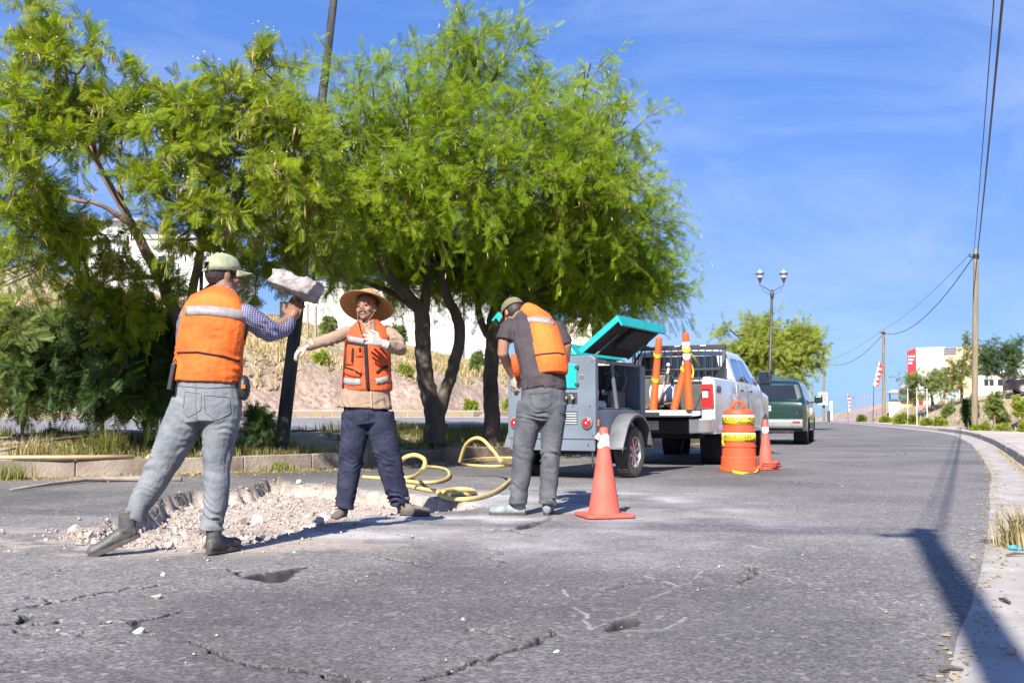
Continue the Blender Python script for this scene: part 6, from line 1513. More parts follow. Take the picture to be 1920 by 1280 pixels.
fb = MB(); fb.ball((0, 0, 0), (.16, .11, .035), 14); me = fb.mesh('rag'); displace(me, lambda p: .02 * noise.noise(p * 14)); ro = link_mesh('rag', smooth_on(me), mat('dirty_rag', (.22, .17, .12), .9, .3, 20)); ro.location = wl_(-.25, .12, .90); tag(ro, 'brown crumpled rag lying on the lowered tailgate', 'rag')
for k, (lx, ly, h_, lb) in enumerate(((1.55, .35, .55, 'dark machine box at the front of the truck bed, left side'), (1.5, -.3, .45, 'dark tool box at the front of the truck bed, right side'))):
    bx_ = thing('tool_box', lb, 'box', wl_(lx, ly, .868), yaw(22.5)); MB().box(-.22, -.25, 0, .22, .25, h_).build('box', mat('dark_box', (.05, .06, .055), .6, .2, 8), bx_, bevel=.02); MB().box(-.23, -.26, h_ + .002, .23, .26, h_ + .05).build('lid', M_blackpl, bx_, bevel=.015)

# ---- green SUV
sv_loc = Vector((6.90, 27.85, 0))
suv = thing('parked_car', 'dark green estate car with silver rear bumper parked in front of the white pickup', 'car', sv_loc, yaw(19))
S0, S1, SR = 1.0, 3.87, .365
def sarch(x_, base, r=.45):
    for c in (S0, S1):
        if abs(x_ - c) < r: return max(base, .34 + math.sqrt(max(r * r - (x_ - c) ** 2, 0)) * .95)
    return base
def sv_lo(x_): return sarch(x_, .36)
def sv_yw(x_, z_):
    w = .93 - .025 * abs(z_ - .85)
    if z_ > 1.12: w = .925 - (z_ - 1.12) * .36
    w -= .10 * (1 - sm(-.1, .28, x_)) + .2 * sm(4.3, 4.95, x_) ** 1.5
    for c in (S0, S1): w += .02 * math.exp(-((x_ - c) / .45) ** 2) * (1 if z_ < .85 else max(0, 1 - (z_ - .85) / .15))
    return float(w)
def sv_hi(x_): return ip(x_, [0, .04, .10, .30, .48, .8, 2.6, 2.95, 3.75, 3.9, 4.7, 4.9], [1.12, 1.15, 1.18, 1.60, 1.70, 1.745, 1.745, 1.68, 1.12, 1.07, .98, .7])
xs = sorted(set([0, .04, .10, .3, .48, .8, 2.6, 2.95, 3.75, 3.9, 4.9] + list(np.linspace(.0, 4.88, 100))))
svb = ring_loft('body', xs, sv_lo, sv_hi, sv_yw, M_green, suv, rc=.10)
for s_ in (1, -1):
    for c in (S0, S1):
        al = MB(); al.lathe([(.44, s_ * .55), (.45, s_ * .885)], 28, c=(c, 0, .34), axis='y', cap=False); al.build('wheel_arch', M_under, suv, smooth=True)
    side_patch('side_window', [(.55, 1.17), (1.25, 1.17), (1.25, 1.58), (.72, 1.58)], sv_yw, s_, M_glass, svb)
    side_patch('side_window', [(1.32, 1.17), (2.2, 1.16), (2.2, 1.60), (1.32, 1.60)], sv_yw, s_, M_glass, svb)
    side_patch('side_window', [(2.27, 1.16), (3.3, 1.15), (2.9, 1.56), (2.27, 1.60)], sv_yw, s_, M_glass, svb)
    side_patch('cladding', [(1.5, .40), (3.38, .40), (3.38, .58), (1.5, .58)], sv_yw, s_, M_silver, svb, .012)
    tl = MB(); tl.hexa([(-.02, s_ * .68, .82), (.03, s_ * .68, .82), (.24, s_ * .905, .82), (.10, s_ * .87, .82), (.055, s_ * .68, 1.14), (.12, s_ * .68, 1.14), (.26, s_ * .885, 1.14), (.16, s_ * .87, 1.14)]); t_ = tl.build('tail_light', M_red, svb, bevel=.012)
    mi = MB(); mi.box(3.18, min(s_ * .98, s_ * 1.22), 1.13, 3.32, max(s_ * .98, s_ * 1.22), 1.36); mi.build('wing_mirror', M_green, svb, bevel=.05, seg=3)
    MB().box(3.2, min(s_ * .88, s_ * 1.0), 1.15, 3.28, max(s_ * .88, s_ * 1.0), 1.19).build('mirror_arm', M_blackpl, svb)
    MB().tube([(.75, s_ * .58, 1.80), (2.6, s_ * .58, 1.80)], .018, 8).build('roof_rail', M_blackpl, svb)
    for xx in (.8, 2.5): MB().box(xx - .04, s_ * .58 - .02, 1.72, xx + .04, s_ * .58 + .02, 1.80).build('rail_foot', M_blackpl, svb)
for xx in (1.1, 2.1): MB().tube([(xx, -.58, 1.81), (xx, .58, 1.81)], .014, 6).build('roof_bar', M_blackpl, svb)
g_w = MB(); g_w.hexa([(.095, -.70, 1.20), (.13, -.70, 1.20), (.325, -.60, 1.60), (.285, -.60, 1.60), (.095, .70, 1.20), (.13, .70, 1.20), (.325, .60, 1.60), (.285, .60, 1.60)]); gw = g_w.build('rear_window', M_glass, svb, bevel=.004)
MB().tube([(.10, -.02, 1.24), (.07, .1, 1.245), (.09, .30, 1.25)], .008, 6).build('wiper', M_blackpl, gw)
MB().box(.02, -.24, 1.115, .055, .24, 1.145).build('tailgate_handle', M_blackpl, svb, bevel=.006)
pl_ = MB(); pl_.box(-.012, -.02, .90, -.002, .32, 1.04); plo = pl_.build('licence_plate', mat('plate_pale', (.62, .60, .60)), svb)
for k in range(6): MB().box(-.016, .01 + k * .048, .945, -.0125, .035 + k * .048, 1.0).build('plate_mark', M_ink, plo)
MB().box(-.018, -.2, .86, -.004, .34, .875).build('plate_lip', M_blackpl, svb)
bb = MB(); bb.prism([(-.10, .44), (-.14, .50), (-.14, .62), (-.10, .68), (.16, .68), (.16, .42)], 'y', -.84, .84); bbo = bb.build('rear_bumper', M_silver, svb, bevel=.02)
for s_ in (1, -1): MB().box(-.147, s_ * .68 - .1, .575, -.138, s_ * .68 + .1, .625).build('reflector', M_red, bbo, bevel=.003)
MB().box(-.03, -.6, .30, .5, .6, .44).build('underbody', M_under, svb)
MB().tube([(-.14, 0, .36), (.2, 0, .36)], .03, 8).build('tow_hitch', M_blackpl, svb); MB().tube([(-.06, -.45, .33), (.3, -.45, .33)], .032, 10).build('exhaust', M_blackpl, svb)
for (x_, s_) in ((S0, 1), (S0, -1), (S1, 1), (S1, -1)): wheel(suv, x_, s_ * .79, SR, .24, s_, .62, 5, rmat=M_blackpl if False else None)

# ---- compressor trailer
M_cgrey = mat('slate_grey_machine_paint', (0.145, 0.175, 0.215), .45, 0, 2.5, .001, 40, col2=(0.105, 0.125, 0.155), spec=.4)
M_teal = mat('turquoise_machine_paint', (0.01, 0.32, 0.31), .45, .12, 6, spec=.4)
M_fender = mat('dull_grey_fender', (0.14, 0.145, 0.155), .5, .15, 6, spec=.4)
M_inner = mat('black_foam_lining', (0.028, 0.027, 0.03), .95, .3, 14, .006, 60)
M_mach = mat('machine_black', (0.035, 0.037, 0.04), .5, .3, 9)
HC = 27.8
cl = Vector((1.01 - .6 * math.cos(R(HC)) , 12.6 + .6 * math.sin(R(HC)), 0))
comp = thing('air_compressor', 'grey and turquoise towed air compressor with its side canopy door raised', 'air compressor', cl, yaw(HC))
Z0, Z1, W_, Lc = .50, 1.52, .60, 1.72
bd = MB()
bd.prism([(-W_, Z0), (W_, Z0), (W_, Z1 - .04), (W_ - .06, Z1), (-W_ + .06, Z1), (-W_, Z1 - .04)], 'x', 0, .10)        # rear wall, thick
rear = bd.build('rear_panel', M_cgrey, comp, bevel=.012)
MB().prism([(-W_, Z0), (W_, Z0), (W_, Z1 - .08), (W_ - .06, Z1 - .05), (-W_ + .06, Z1 - .05), (-W_, Z1 - .08)], 'x', Lc - .20, Lc).build('front_panel', M_cgrey, comp, bevel=.012)
MB().box(0.102, -W_ + .002, Z0, Lc - .202, -W_ + .05, .86).build('side_sill', M_cgrey, comp, bevel=.006)
MB().box(0.102, W_ - .05, Z0, Lc - .202, W_ - .002, 1.42).build('side_panel', M_cgrey, comp, bevel=.006)
MB().box(0.102, -W_ + .052, Z0, Lc - .202, W_ - .052, .62).build('floor_tray', M_mach, comp)
MB().box(0.102, -.10, .625, Lc - .202, -.07, 1.46).build('inner_bulkhead', M_inner, comp)
sk = MB(); sk.prism([(-W_ + .02, .36), (W_ - .02, .36), (W_ - .02, .497), (-W_ + .02, .497)], 'x', .015, .06); sk.build('rear_skirt', M_cgrey, comp, bevel=.006)
MB().box(.10, -W_ + .03, .40, Lc - .05, W_ - .03, .495).build('chassis', M_mach, comp)
# turquoise roof spine and the two gull doors
sp_ = MB(); sp_.prism([(-.34, 1.525), (.34, 1.525), (.22, 1.68), (-.22, 1.68)], 'x', .05, Lc - .10); sp_.build('roof_spine', M_teal, comp, bevel=.02)
def gull(s_, open_):
    d = bpy.data.objects.new('canopy_door', None); COL.objects.link(d); d.parent = comp; d.location = (0, s_ * .36, 1.56); d.rotation_euler = (s_ * open_, 0, 0)
    # skin lies along local y outwards when closed is steep; rotated about the hinge
    w = .66; a, b = .04, Lc - .12
    o = MB(); o.hexa([(a, 0, 0), (b, 0, 0), (b - .02, s_ * w, 0), (a - .01, s_ * w, 0), (a, 0, .03), (b, 0, .03), (b - .02, s_ * w, .03), (a - .01, s_ * w, .03)])
    o.build('door_skin', M_teal, d, bevel=.008)
    l = MB(); l.hexa([(a - .01, s_ * (w - .002), -.20 + .09), (b - .02, s_ * (w - .002), -.11), (b - .02, s_ * (w + .02), .028), (a - .01, s_ * (w + .02), .028), (a - .01, s_ * (w - .025), -.11), (b - .02, s_ * (w - .025), -.11), (b - .02, s_ * (w - .012), .026), (a - .01, s_ * (w - .012), .026)])
    l.build('door_lip', M_teal, d)
    e = MB(); e.box(a - .012, min(s_ * .02, s_ * w), -.045, a + .012, max(s_ * .02, s_ * w), .028); e.build('door_edge', M_teal, d, bevel=.004)
    e = MB(); e.box(b - .03, min(s_ * .02, s_ * w), -.045, b - .004, max(s_ * .02, s_ * w), .028); e.build('door_edge', M_teal, d, bevel=.004)
    f = MB(); f.box(a + .03, min(s_ * .04, s_ * (w - .05)), -.032, b - .05, max(s_ * .04, s_ * (w - .05)), -.003); f.build('foam_lining', M_inner, d, bevel=.006)
    g = MB(); g.box(a + .55, min(s_ * .25, s_ * .58), -.10, b - .25, max(s_ * .25, s_ * .58), -.034); g.build('foam_block', M_inner, d, bevel=.02)
    MB().box(a + .45, min(s_ * .28, s_ * .30), -.055, b - .1, max(s_ * .28, s_ * .30), -.034).build('rib', M_mach, d)
    return d
gull(-1, R(38))   # right side, raised
gull(1, R(52))
for p0, p1 in (((.12, -.52, 1.50), (.40, -.74, 1.80)), ((Lc - .26, -.52, 1.46), (Lc - .30, -.80, 1.83))):
    MB().tube([p0, p1], .012, 8).build('gas_strut', M_mach if p0[0] > 1 else M_fender, comp, smooth=True)
# rear face details
td = MB(); td.box(-.02, -.36, 1.12, -.001, -.05, 1.42); tdo = td.build('control_door', M_teal, rear, bevel=.006)
for zz in (1.15, 1.36): MB().box(-.03, -.385, zz, -.004, -.335, zz + .035).build('hinge', M_mach, tdo, bevel=.004)
MB().box(-.006, -.46, 1.235, .0, -.385, 1.285).build('data_plate', mat('plate_grey', (.25, .24, .20), .5), rear)
for k in range(4): MB().box(-.009, -.455, 1.242 + k * .01, -.0065, -.39, 1.246 + k * .01).build('plate_mark', M_ink, rear)
MB().box(-.004, -.36, .93, .001, -.10, 1.07).build('outlet_recess', M_mach, rear)
for k in range(3):
    v_ = MB(); yy = -.32 + k * .09; v_.tube([(.0, yy, 1.0), (-.07, yy, 1.0)], .018, 8); v_.tube([(-.05, yy, 1.0), (-.05, yy + .01, 1.035), (-.06, yy + .05, 1.04)], .008, 6); v_.ball((-.07, yy, 1.0), (.012, .024, .024), 8); v_.build('outlet_valve', mat('brass_grey', (.35, .32, .28), .4, .1, 20, metal=.6), rear, smooth=True)
vg = MB(); vg.box(-.004, -.36, .68, .001, -.14, .84); vgo = vg.build('vent', M_mach, rear)
for k in range(5): MB().box(-.014, -.355, .69 + k * .03, -.005, -.145, .703 + k * .03).build('slat', mat('pale_slat', (.42, .46, .50), .5) if k == 0 else bpy.data.materials['pale_slat'], vgo)
for s_ in (1, -1):
    l = MB(); l.lathe([(.074, .0), (.074, -.022), (.062, -.03), (.058, -.03)], 24, c=(0, s_ * .49, .70), axis='x'); lo_ = l.build('tail_lamp', M_fender, rear, smooth=True, auto=40)
    MB().lathe([(.058, -.030), (.05, -.038), (.02, -.043), (.001, -.043)], 24, c=(0, s_ * .49, .70), axis='x').build('lens', M_red, lo_, smooth=True)
    MB().ball((-.044, s_ * .49, .70), (.004, .012, .012), 8).build('reflector_dot', M_lensw, lo_)
for (yy, zz) in ((-.53, .90), (-.30, .90), (.3, .90), (-.56, 1.45), (.56, 1.45), (-.56, .55), (-.1, .46), (-.5, .44)):
    MB().lathe([(.009, 0), (.009, -.006), (.001, -.008)], 8, c=(0, yy, zz), axis='x').build('bolt', M_mach, rear)
MB().box(.06, -W_ - .012, .66, .10, -W_ - .001, .74).build('marker_lamp', M_amber, comp, bevel=.004); MB().box(Lc - .12, -W_ - .012, .66, Lc - .08, -W_ - .001, .74).build('marker_lamp', M_amber, comp, bevel=.004)
# machinery in the open bay
eg = MB(); eg.box(.22, -.50, .63, .62, -.14, .98); eg.build('separator_tank', mat('pale_tank', (.34, .36, .38), .5, .1, 6), comp, bevel=.05, seg=3)
MB().lathe([(.001, 0), (.12, .01), (.13, .04), (.13, .30), (.11, .34), (.001, .35)], 20, c=(.42, -.32, .95)).build('air_filter', M_mach, comp, smooth=True, auto=40)
MB().lathe([(.001, 0), (.05, .0), (.055, .08), (.001, .10)], 14, c=(.30, -.46, 1.02)).build('oil_filter', M_lensw, comp, smooth=True, auto=40)
MB().box(.75, -.48, .63, 1.30, -.12, 1.12).build('engine_block', M_mach, comp, bevel=.03)
MB().lathe([(.13, -.02), (.13, .02), (.03, .03)], 20, c=(.70, -.36, 1.0), axis='x').build('pulley', M_mach, comp, smooth=True, auto=40)
MB().tube([(.60, -.56, 1.46), (.78, -.56, .88)], .026, 8).build('bay_brace', M_cgrey, comp)
MB().tube([(.9, -.4, 1.1), (.95, -.5, 1.3), (.8, -.5, 1.38), (.6, -.45, 1.32)], .022, 8).build('engine_hose', M_mach, comp, smooth=True)
MB().tube([(1.12, -.5, 1.1), (1.16, -.54, 1.25), (1.1, -.54, 1.36), (1.2, -.5, 1.42)], .010, 6).build('thin_pipe', M_fender, comp, smooth=True)
MB().box(.102, -W_ + .01, 1.43, Lc - .202, -W_ + .06, 1.475).build('bay_top_rail', M_fender, comp, bevel=.006)
MB().box(.104, -W_ + .03, .88, .14, -W_ + .06, 1.43).build('bay_frame', M_cgrey, comp)
MB().box(.3, -W_ + .052, .87, 1.3, -W_ + .20, .885).build('bay_ledge', M_fender, comp)
# fenders, wheels, drawbar
for s_ in (-1, 1):
    fe = MB(); n = 16; vs = []
    prof = [(-.56, .02), (-.54, .06)] + [(-.46 * math.cos(math.pi * k / 10) * 1.0, .10 + .36 * math.sin(math.pi * k / 10)) for k in range(1, 10)] + [(.50, .06), (.52, .02)]
    for (a_, b_) in prof:
        for (yy, dz) in ((W_ + .01, 0), (W_ + .20, 0), (W_ + .225, -.012), (W_ + .23, -.05)): vs.append((.86 + a_, s_ * yy, .36 + b_ + dz))
    m = 4; fe.add(vs, [(i * m + k, i * m + k + 1, (i + 1) * m + k + 1, (i + 1) * m + k) for i in range(len(prof) - 1) for k in range(m - 1)])
    fo = fe.build('mudguard', M_fender, comp, smooth=True, auto=50); so = fo.modifiers.new('t', 'SOLIDIFY'); so.thickness = .006
    MB().box(.28, min(s_ * (W_ + .02), s_ * (W_ + .22)), .375, .44, max(s_ * (W_ + .02), s_ * (W_ + .22)), .40).build('step', M_fender, fo, bevel=.004)
    wheel(comp, .86, s_ * (W_ + .10), .325, .19, s_, .60, 8, tmat=M_tyre_dusty)
MB().tube([(.86, -.72, .325), (.86, .72, .325)], .035, 10).build('axle', M_mach, comp)
db = MB(); db.tube([(Lc - .1, -.35, .46), (Lc + .9, -.03, .50)], .035, 8); db.tube([(Lc - .1, .35, .46), (Lc + .9, .03, .50)], .035, 8); db.build('drawbar', M_mach, comp)
MB().tube([(.02, -.55, .35), (.02, -.55, .17)], .012, 6).build('hose_hook', M_mach, comp)
# ------------------------------------------------------------------ cones, drum, hose, poles, wires, lamp, flags
def cone(name_label, loc, h, rb, base, top_band=None, rot=.3, extra=0):
    o = thing('traffic_cone', name_label, 'traffic cone', loc, rot)
    mb = MB(); mb.lathe([(rb + .012, .028), (rb, .035), (rb * .82, h * .25), (rb * .60, h * .5), (rb * .40, h * .75), (.036, h * .97), (.031, h), (.024, h), (.022, h * .96)], 36, cap=True); mb.build('cone_body', M_cone, o, smooth=True, auto=50)
    b = MB(); n = 8; pts = []
    for (sx, sy) in ((1, 1), (-1, 1), (-1, -1), (1, -1)):
        for k in range(4):
            a = math.atan2(sy, sx) - math.pi / 4 + math.pi / 2 * k / 3; pts.append((sx * base * .80 + base * .2 * math.cos(a), sy * base * .80 + base * .2 * math.sin(a)))
    b.prism(pts, 'z', .008, .032); b.build('cone_base', M_cone, o, bevel=.006)
    for sx, sy in ((1, 1), (-1, 1), (-1, -1), (1, -1)): MB().box(sx * base * .66 - .02, sy * base * .66 - .02, 0, sx * base * .66 + .02, sy * base * .66 + .02, .0075).build('foot', M_cone, o)
    return o
def cr(h, rb, z_): return float(np.interp(z_, [.035, h * .25, h * .5, h * .75, h * .97], [rb, rb * .82, rb * .60, rb * .40, .036]))
c1 = G(1133, 969); cn = cone('large salmon-red traffic cone with torn white tape near its tip, standing alone on the road', c1, .70, .125, .195, rot=.25)
tb = MB(); n = 28; vs = []
for k in range(n):
    a = 2 * math.pi * k / n; j = .010 * math.sin(3 * a) + random.uniform(-.006, .006)
    for z_ in (.545 + j, .60 + j * .5, .645 + j * .8): vs.append(((cr(.7, .125, z_) + .004) * math.cos(a), (cr(.7, .125, z_) + .004) * math.sin(a), z_))
tb.add(vs, [(3 * k + q, (3 * k + 3) % (3 * n) + q, (3 * k + 3) % (3 * n) + q + 1, 3 * k + q + 1) for k in range(n) for q in (0, 1)]); M_torn = mat('torn_white_tape', (.72, .62, .58), .5, 0, 18, .002, 50, col2=(.60, .38, .33)); t_ = tb.build('white_tape', M_torn, cn, smooth=True)
t2_ = MB(); t2_.add([(-.04, -.03, .64), (-.055, -.035, .60), (-.085, -.03, .618), (-.08, -.03, .63), (-.055, -.03, .665), (-.062, -.04, .635)], [(0, 1, 2, 3), (0, 3, 4), (0, 1, 5)]); q_ = t2_.build('tape_end', M_torn, cn); so = q_.modifiers.new('t', 'SOLIDIFY'); so.thickness = .002
c2 = G(1436, 880); cn2 = cone('salmon traffic cone with one white collar, tucked behind the orange drum', c2, .73, .115, .175, rot=.5)
band('reflective_collar', cr(.73, .115, .52) + .003, cr(.73, .115, .62) + .003, .52, .62, M_wht, cn2)
c3 = c2 + Vector((-.0, -.02, 0)); fb = MB()
for k in range(3):
    fb.tube([(-.16, -.10 - .01 * k, .045 + .03 * k), (0, -.16 - .02 * k, .05 + .03 * k), (.17, -.12 + .02 * k, .048 + .035 * k)], [(.05, .014), (.055, .016), (.03, .012)], 10, hint=(0, 1, 0))
fb.build('spare_base', M_cone, cn2, smooth=True)

dr_ = thing('traffic_drum', 'orange ribbed traffic drum wrapped in yellow PRECAUCION tape beside the pickup', 'traffic drum', G(1386, 883), 0)
pr = [(.275, 0), (.285, .01), (.285, .045), (.262, .06), (.255, .065), (.250, .20), (.238, .215), (.235, .34), (.245, .345), (.247, .36), (.232, .365), (.228, .56), (.240, .565), (.240, .58), (.218, .59), (.215, .80), (.205, .84), (.18, .87), (.10, .885), (.001, .887)]
db_ = MB(); db_.lathe(pr, 48); do = db_.build('drum_body', M_drum, dr_, smooth=True, auto=32)
for (z0, z1, r_) in ((.66, .795, .2165), (.42, .548, .2300)): band('white_collar', r_ + .001, r_ + .0005, z0 - .0, z1, M_wht, dr_, n=48)
hd = MB(); hd.tube([(-.075, 0, .87), (-.075, 0, .93), (-.045, 0, .975), (0, 0, .99), (.045, 0, .975), (.075, 0, .93), (.075, 0, .87)], [(.020, .026)] * 7, 10, hint=(0, 1, 0)); hd.build('handle', M_drum, dr_, smooth=True)
ta = band('caution_tape', .2225, .2225, .668, .772, M_tape, dr_, n=48, tilt=.006); tb_ = band('caution_tape', .2360, .2360, .415, .525, M_tape, dr_, n=48, tilt=-.008)
wrap_text('PRECAUCIoN', .072, .2225, .732, -1.02, M_ink, ta); wrap_text('PRECAUCIoN', .072, .2225, .732, 1.35, M_ink, ta); wrap_text('PRECAUCION', .035, .2225, .688, .2, M_ink, ta)
wrap_text('PRECAUCIoN', .072, .2360, .484, -.34, M_ink, tb_, lean=.02); wrap_text('PRECAUCION', .035, .2360, .434, .6, M_ink, tb_)
ribbon('tape_tail', [(-.225, -.08, .52), (-.25, -.09, .44), (-.235, -.10, .36)], .05, M_tape, tb_, twist=2)
ribbon('caution_tape', [G(1372, 887) + Vector((0, 0, .02)), G(1395, 889) + Vector((0, 0, .015)), G(1420, 886) + Vector((0, 0, .03)), G(1424, 872) + Vector((0, 0, .12))], .05, M_tape, None, 'crumpled yellow tape lying on the road at the foot of the drum', 3.0, 'tape')

# --- yellow air hose
M_hose = mat('yellow_hose_rubber', (0.66, 0.47, 0.15), .5, 0, 6, .001, 60, col2=(.52, .38, .16))
def gp(px, py, h=0): p = G(px, py); p.z = rz(p.x, p.y) + .022 + h; return p
path = [gp(958, 908), gp(925, 930), gp(880, 937), gp(835, 932), gp(808, 918)]
path2 = [(808,918),(840,914),(885,923),(892,931),(850,930),(780,922),(715,914),(672,905)]
hp = []
for p in [(958,902),(935,922),(905,935),(870,940),(838,936),(822,928),(850,921),(882,922),(888,928),(860,930),(800,922),(765,915),(720,912)]: hp.append(gp(*p))
mb = MB(); mb.tube([Vector(q) for q in spline([tuple(p) for p in hp], 8)], .022, 10)
# upright loop near the straw-hatted man
l2 = [gp(680, 898), gp(720, 900), gp(770, 898), P(792, 880, 10.5), P(796, 862, 10.6), P(780, 853, 10.7), P(762, 856, 10.7), P(752, 864, 10.8)]
mb2 = [Vector(q) for q in spline([tuple(p) for p in l2], 8)]
mb.tube(mb2, .022, 10)
l3 = [gp(755, 905), gp(790, 908), gp(825, 906), gp(842, 896), gp(838, 884), gp(818, 878), gp(792, 876)]
mb.tube([Vector(q) for q in spline([tuple(p) for p in l3], 8)], .022, 10)
l4 = [P(862, 866, 13.4), P(872, 836, 13.2), P(888, 822, 13.0), P(905, 824, 12.9), P(925, 845, 12.8), P(946, 869, 12.6), gp(975, 874), gp(930, 876), gp(880, 874), gp(862, 868), gp(890, 862), gp(960, 860), gp(1030, 868)]
mb.tube([Vector(q) for q in spline([tuple(p) for p in l4], 8)], .022, 10)
tag(mb.build('air_hose', M_hose, None, smooth=True), 'yellow air hose lying in loose loops between the two right-hand workers', 'hose')

# --- loose concrete lump being thrown
def chunk_mesh(seed, sx, sy, sz, n=26, jag=.12, sub=0):
    g3 = np.random.default_rng(seed); bm = bmesh.new()
    for k in range(n):
        v = g3.normal(0, 1, 3); v /= np.abs(v).max() ** .75 * np.linalg.norm(v) ** .25; bm.verts.new((v[0] * sx * g3.uniform(1 - jag, 1), v[1] * sy * g3.uniform(1 - jag, 1), v[2] * sz * g3.uniform(1 - jag, 1)))
    r_ = bmesh.ops.convex_hull(bm, input=bm.verts); bmesh.ops.delete(bm, geom=[v for v in bm.verts if not v.link_faces], context='VERTS')
    if sub:
        bmesh.ops.subdivide_edges(bm, edges=bm.edges, cuts=sub, use_grid_fill=True); bmesh.ops.triangulate(bm, faces=bm.faces)
    me = bpy.data.meshes.new('chunk'); bm.normal_update(); bm.to_mesh(me); bm.free(); return me
M_lump = mat('broken_concrete', (0.42, 0.385, 0.37), .95, 0, 16, .03, 45, col2=(.17, .14, .135), detail=8)
M_lumptop = mat('asphalt_skin', (0.22, 0.21, 0.22), .95, .1, 60, .004, 150)
lm = MB(); lm.hexa([(-.155,-.10,-.045),(.11,-.11,-.075),(.145,.10,-.07),(-.13,.11,-.05),(-.15,-.09,.045),(.135,-.10,.035),(.15,.09,.045),(-.12,.10,.06)])
me = fuse(lm, .010, 3); displace(me, lambda p: .016 * noise.noise(p * 17) + .009 * noise.noise(p * 45) + .005 * noise.noise(p * 95))
lo_ = link_mesh('concrete_lump', smooth_on(me), M_lump); lo_.location = P(557, 533, 6.27); lo_.rotation_euler = (R(-8), R(14), 0); tag(lo_, 'broken slab of concrete and asphalt in the air above the left man\'s glove', 'concrete lump')
me.materials.append(M_lumptop)
me.polygons.foreach_set('material_index', np.array([1 if (p.normal.z > .8) else 0 for p in me.polygons], dtype=np.int32))

# --- rubble in the dig
M_rub = [mat('rubble_pale', (0.54, 0.46, 0.41), .95, 0, 9, .01, 40, col2=(.40, .33, .29)), mat('rubble_tan', (0.44, 0.34, 0.28), .95, 0, 9, .01, 40, col2=(.30, .23, .19)), mat('rubble_white', (.66, .62, .58), .95, 0, 9, .01, 40, col2=(.5, .46, .42)), mat('rubble_asphalt', (.13, .125, .13), .95, .2, 20, .01, 60)]
variants = []
for k in range(12):
    me = chunk_mesh(100 + k, 1, .8, .62, 15, .35); me.materials.append(M_rub[[0, 1, 0, 2, 1, 0, 2, 1, 0, 3, 1, 2][k]]); variants.append(me)
g3 = np.random.default_rng(33); placed = 0; xs_, ys_ = [], []
bx0, bx1 = HOLE[:, 0].min(), HOLE[:, 0].max(); by0, by1 = HOLE[:, 1].min(), HOLE[:, 1].max()
cx_ = g3.uniform(bx0, bx1, 3000); cy_ = g3.uniform(by0, by1 , 3000); sd_, _ = hole_field(cx_, cy_)
ok_ = (sd_ > .06) & (fbm(cx_, cy_, 2.2, 3, 55) > .42); cx_, cy_ = cx_[ok_], cy_[ok_]
for i in range(min(190, len(cx_))):
    s_ = float(np.clip(g3.lognormal(-3.62, .5), .012, .07)); me = variants[g3.integers(0, 12)]
    o = bpy.data.objects.new('rubble_chunk', me); COL.objects.link(o); o.location = (cx_[i], cy_[i], rz(cx_[i], cy_[i]) + s_ * .25); o.rotation_euler = tuple(g3.uniform(0, 6.28, 3)); o.scale = (s_, s_, s_)
    kk = {'rubble_pale': 'pale', 'rubble_tan': 'tan', 'rubble_white': 'whitish', 'rubble_asphalt': 'dark grey'}[me.materials[0].name]; sz = 'small' if s_ < .032 else ('medium' if s_ < .05 else 'larger'); tag(o, '%s %s chunk of rubble in the %s of the dug-up hole' % (sz, kk, ['left end', 'middle', 'right part'][int(np.clip((cx_[i] + 4) / 1.5, 0, 2))]), 'rubble', 'rubble in the dug-up hole')
BIG = [(590,968,.12,2,'large pale block of rubble at the near rim of the hole, beside the straw-hatted man'), (612,948,.085,2,'pale slab of rubble just behind the largest block in the hole'), (408,950,.06,0,'pinkish lump of rubble between the legs of the left man'), (380,963,.05,1,'tan lump of rubble left of the standing man\'s front boot'),
       (575,940,.05,2,'small pale lump under the far rim of the hole'), (520,905,.045,1,'brown lump resting on the far rim of the hole'), (330,962,.045,2,'whitish lump in the left end of the hole'), (560,905,.04,2,'thin upright pale shard on the far rim of the hole'), (456,950,.06,1,'tan lump in the middle of the hole')]
for k, (px, py, s_, v_, lb) in enumerate(BIG):
    me = chunk_mesh(200 + k, 1, .85, .55, 18, .3, 1); me.materials.append(M_rub[v_]); o = bpy.data.objects.new('rubble_block', me); COL.objects.link(o); p = G(px, py); zz = rz(p.x, p.y); o.location = (p.x, p.y, zz + s_ * .4); o.rotation_euler = (.2 * k, .3, k * 1.3); o.scale = (s_, s_, s_); tag(o, lb, 'rubble')
STONES = [(292,1120,.026,0,'tan stone lying on the asphalt below the left man\'s boot'), (260,1184,.024,2,'white stone at the end of a crack near the lower left'), (306,1077,.019,2,'flat pale flake of stone on the asphalt below the standing boot'), (205,1166,.014,0,'small pale stone by a short crack at the far lower left'),
          (108,1180,.010,2,'tiny white pebble near the left picture edge'), (867,1160,.012,2,'white pebble alone in the middle of the near road'), (1043,1220,.012,2,'pale pebble near the bottom centre of the road'), (333,1000,.03,1,'brown stone on the dust left of the standing leg'), (150,1022,.035,0,'reddish stone by the raised boot toe'), (552,1035,.012,2,'white pebble left of the small pothole'),
          (1349,1062,.011,2,'white pebble beside the chalky cracks, farther one'), (1272,1063,.012,2,'white pebble beside the chalky cracks, nearer one'), (1895,1225,.022,0,'pinkish pebble in the right gutter'), (1880,1215,.014,2,'white pebble in the right gutter'), (1897,1070,.016,2,'pale pebble near the blue scrap in the gutter')]
for k, (px, py, s_, v_, lb) in enumerate(STONES):
    me = chunk_mesh(300 + k, 1, .8, .6, 14, .3, 1); me.materials.append(M_rub[v_]); o = bpy.data.objects.new('stone', me); COL.objects.link(o); p = G(px, py); o.location = (p.x, p.y, rz(p.x, p.y) + s_ * .35); o.rotation_euler = (0, 0, k); o.scale = (s_, s_, s_); tag(o, lb, 'stone')
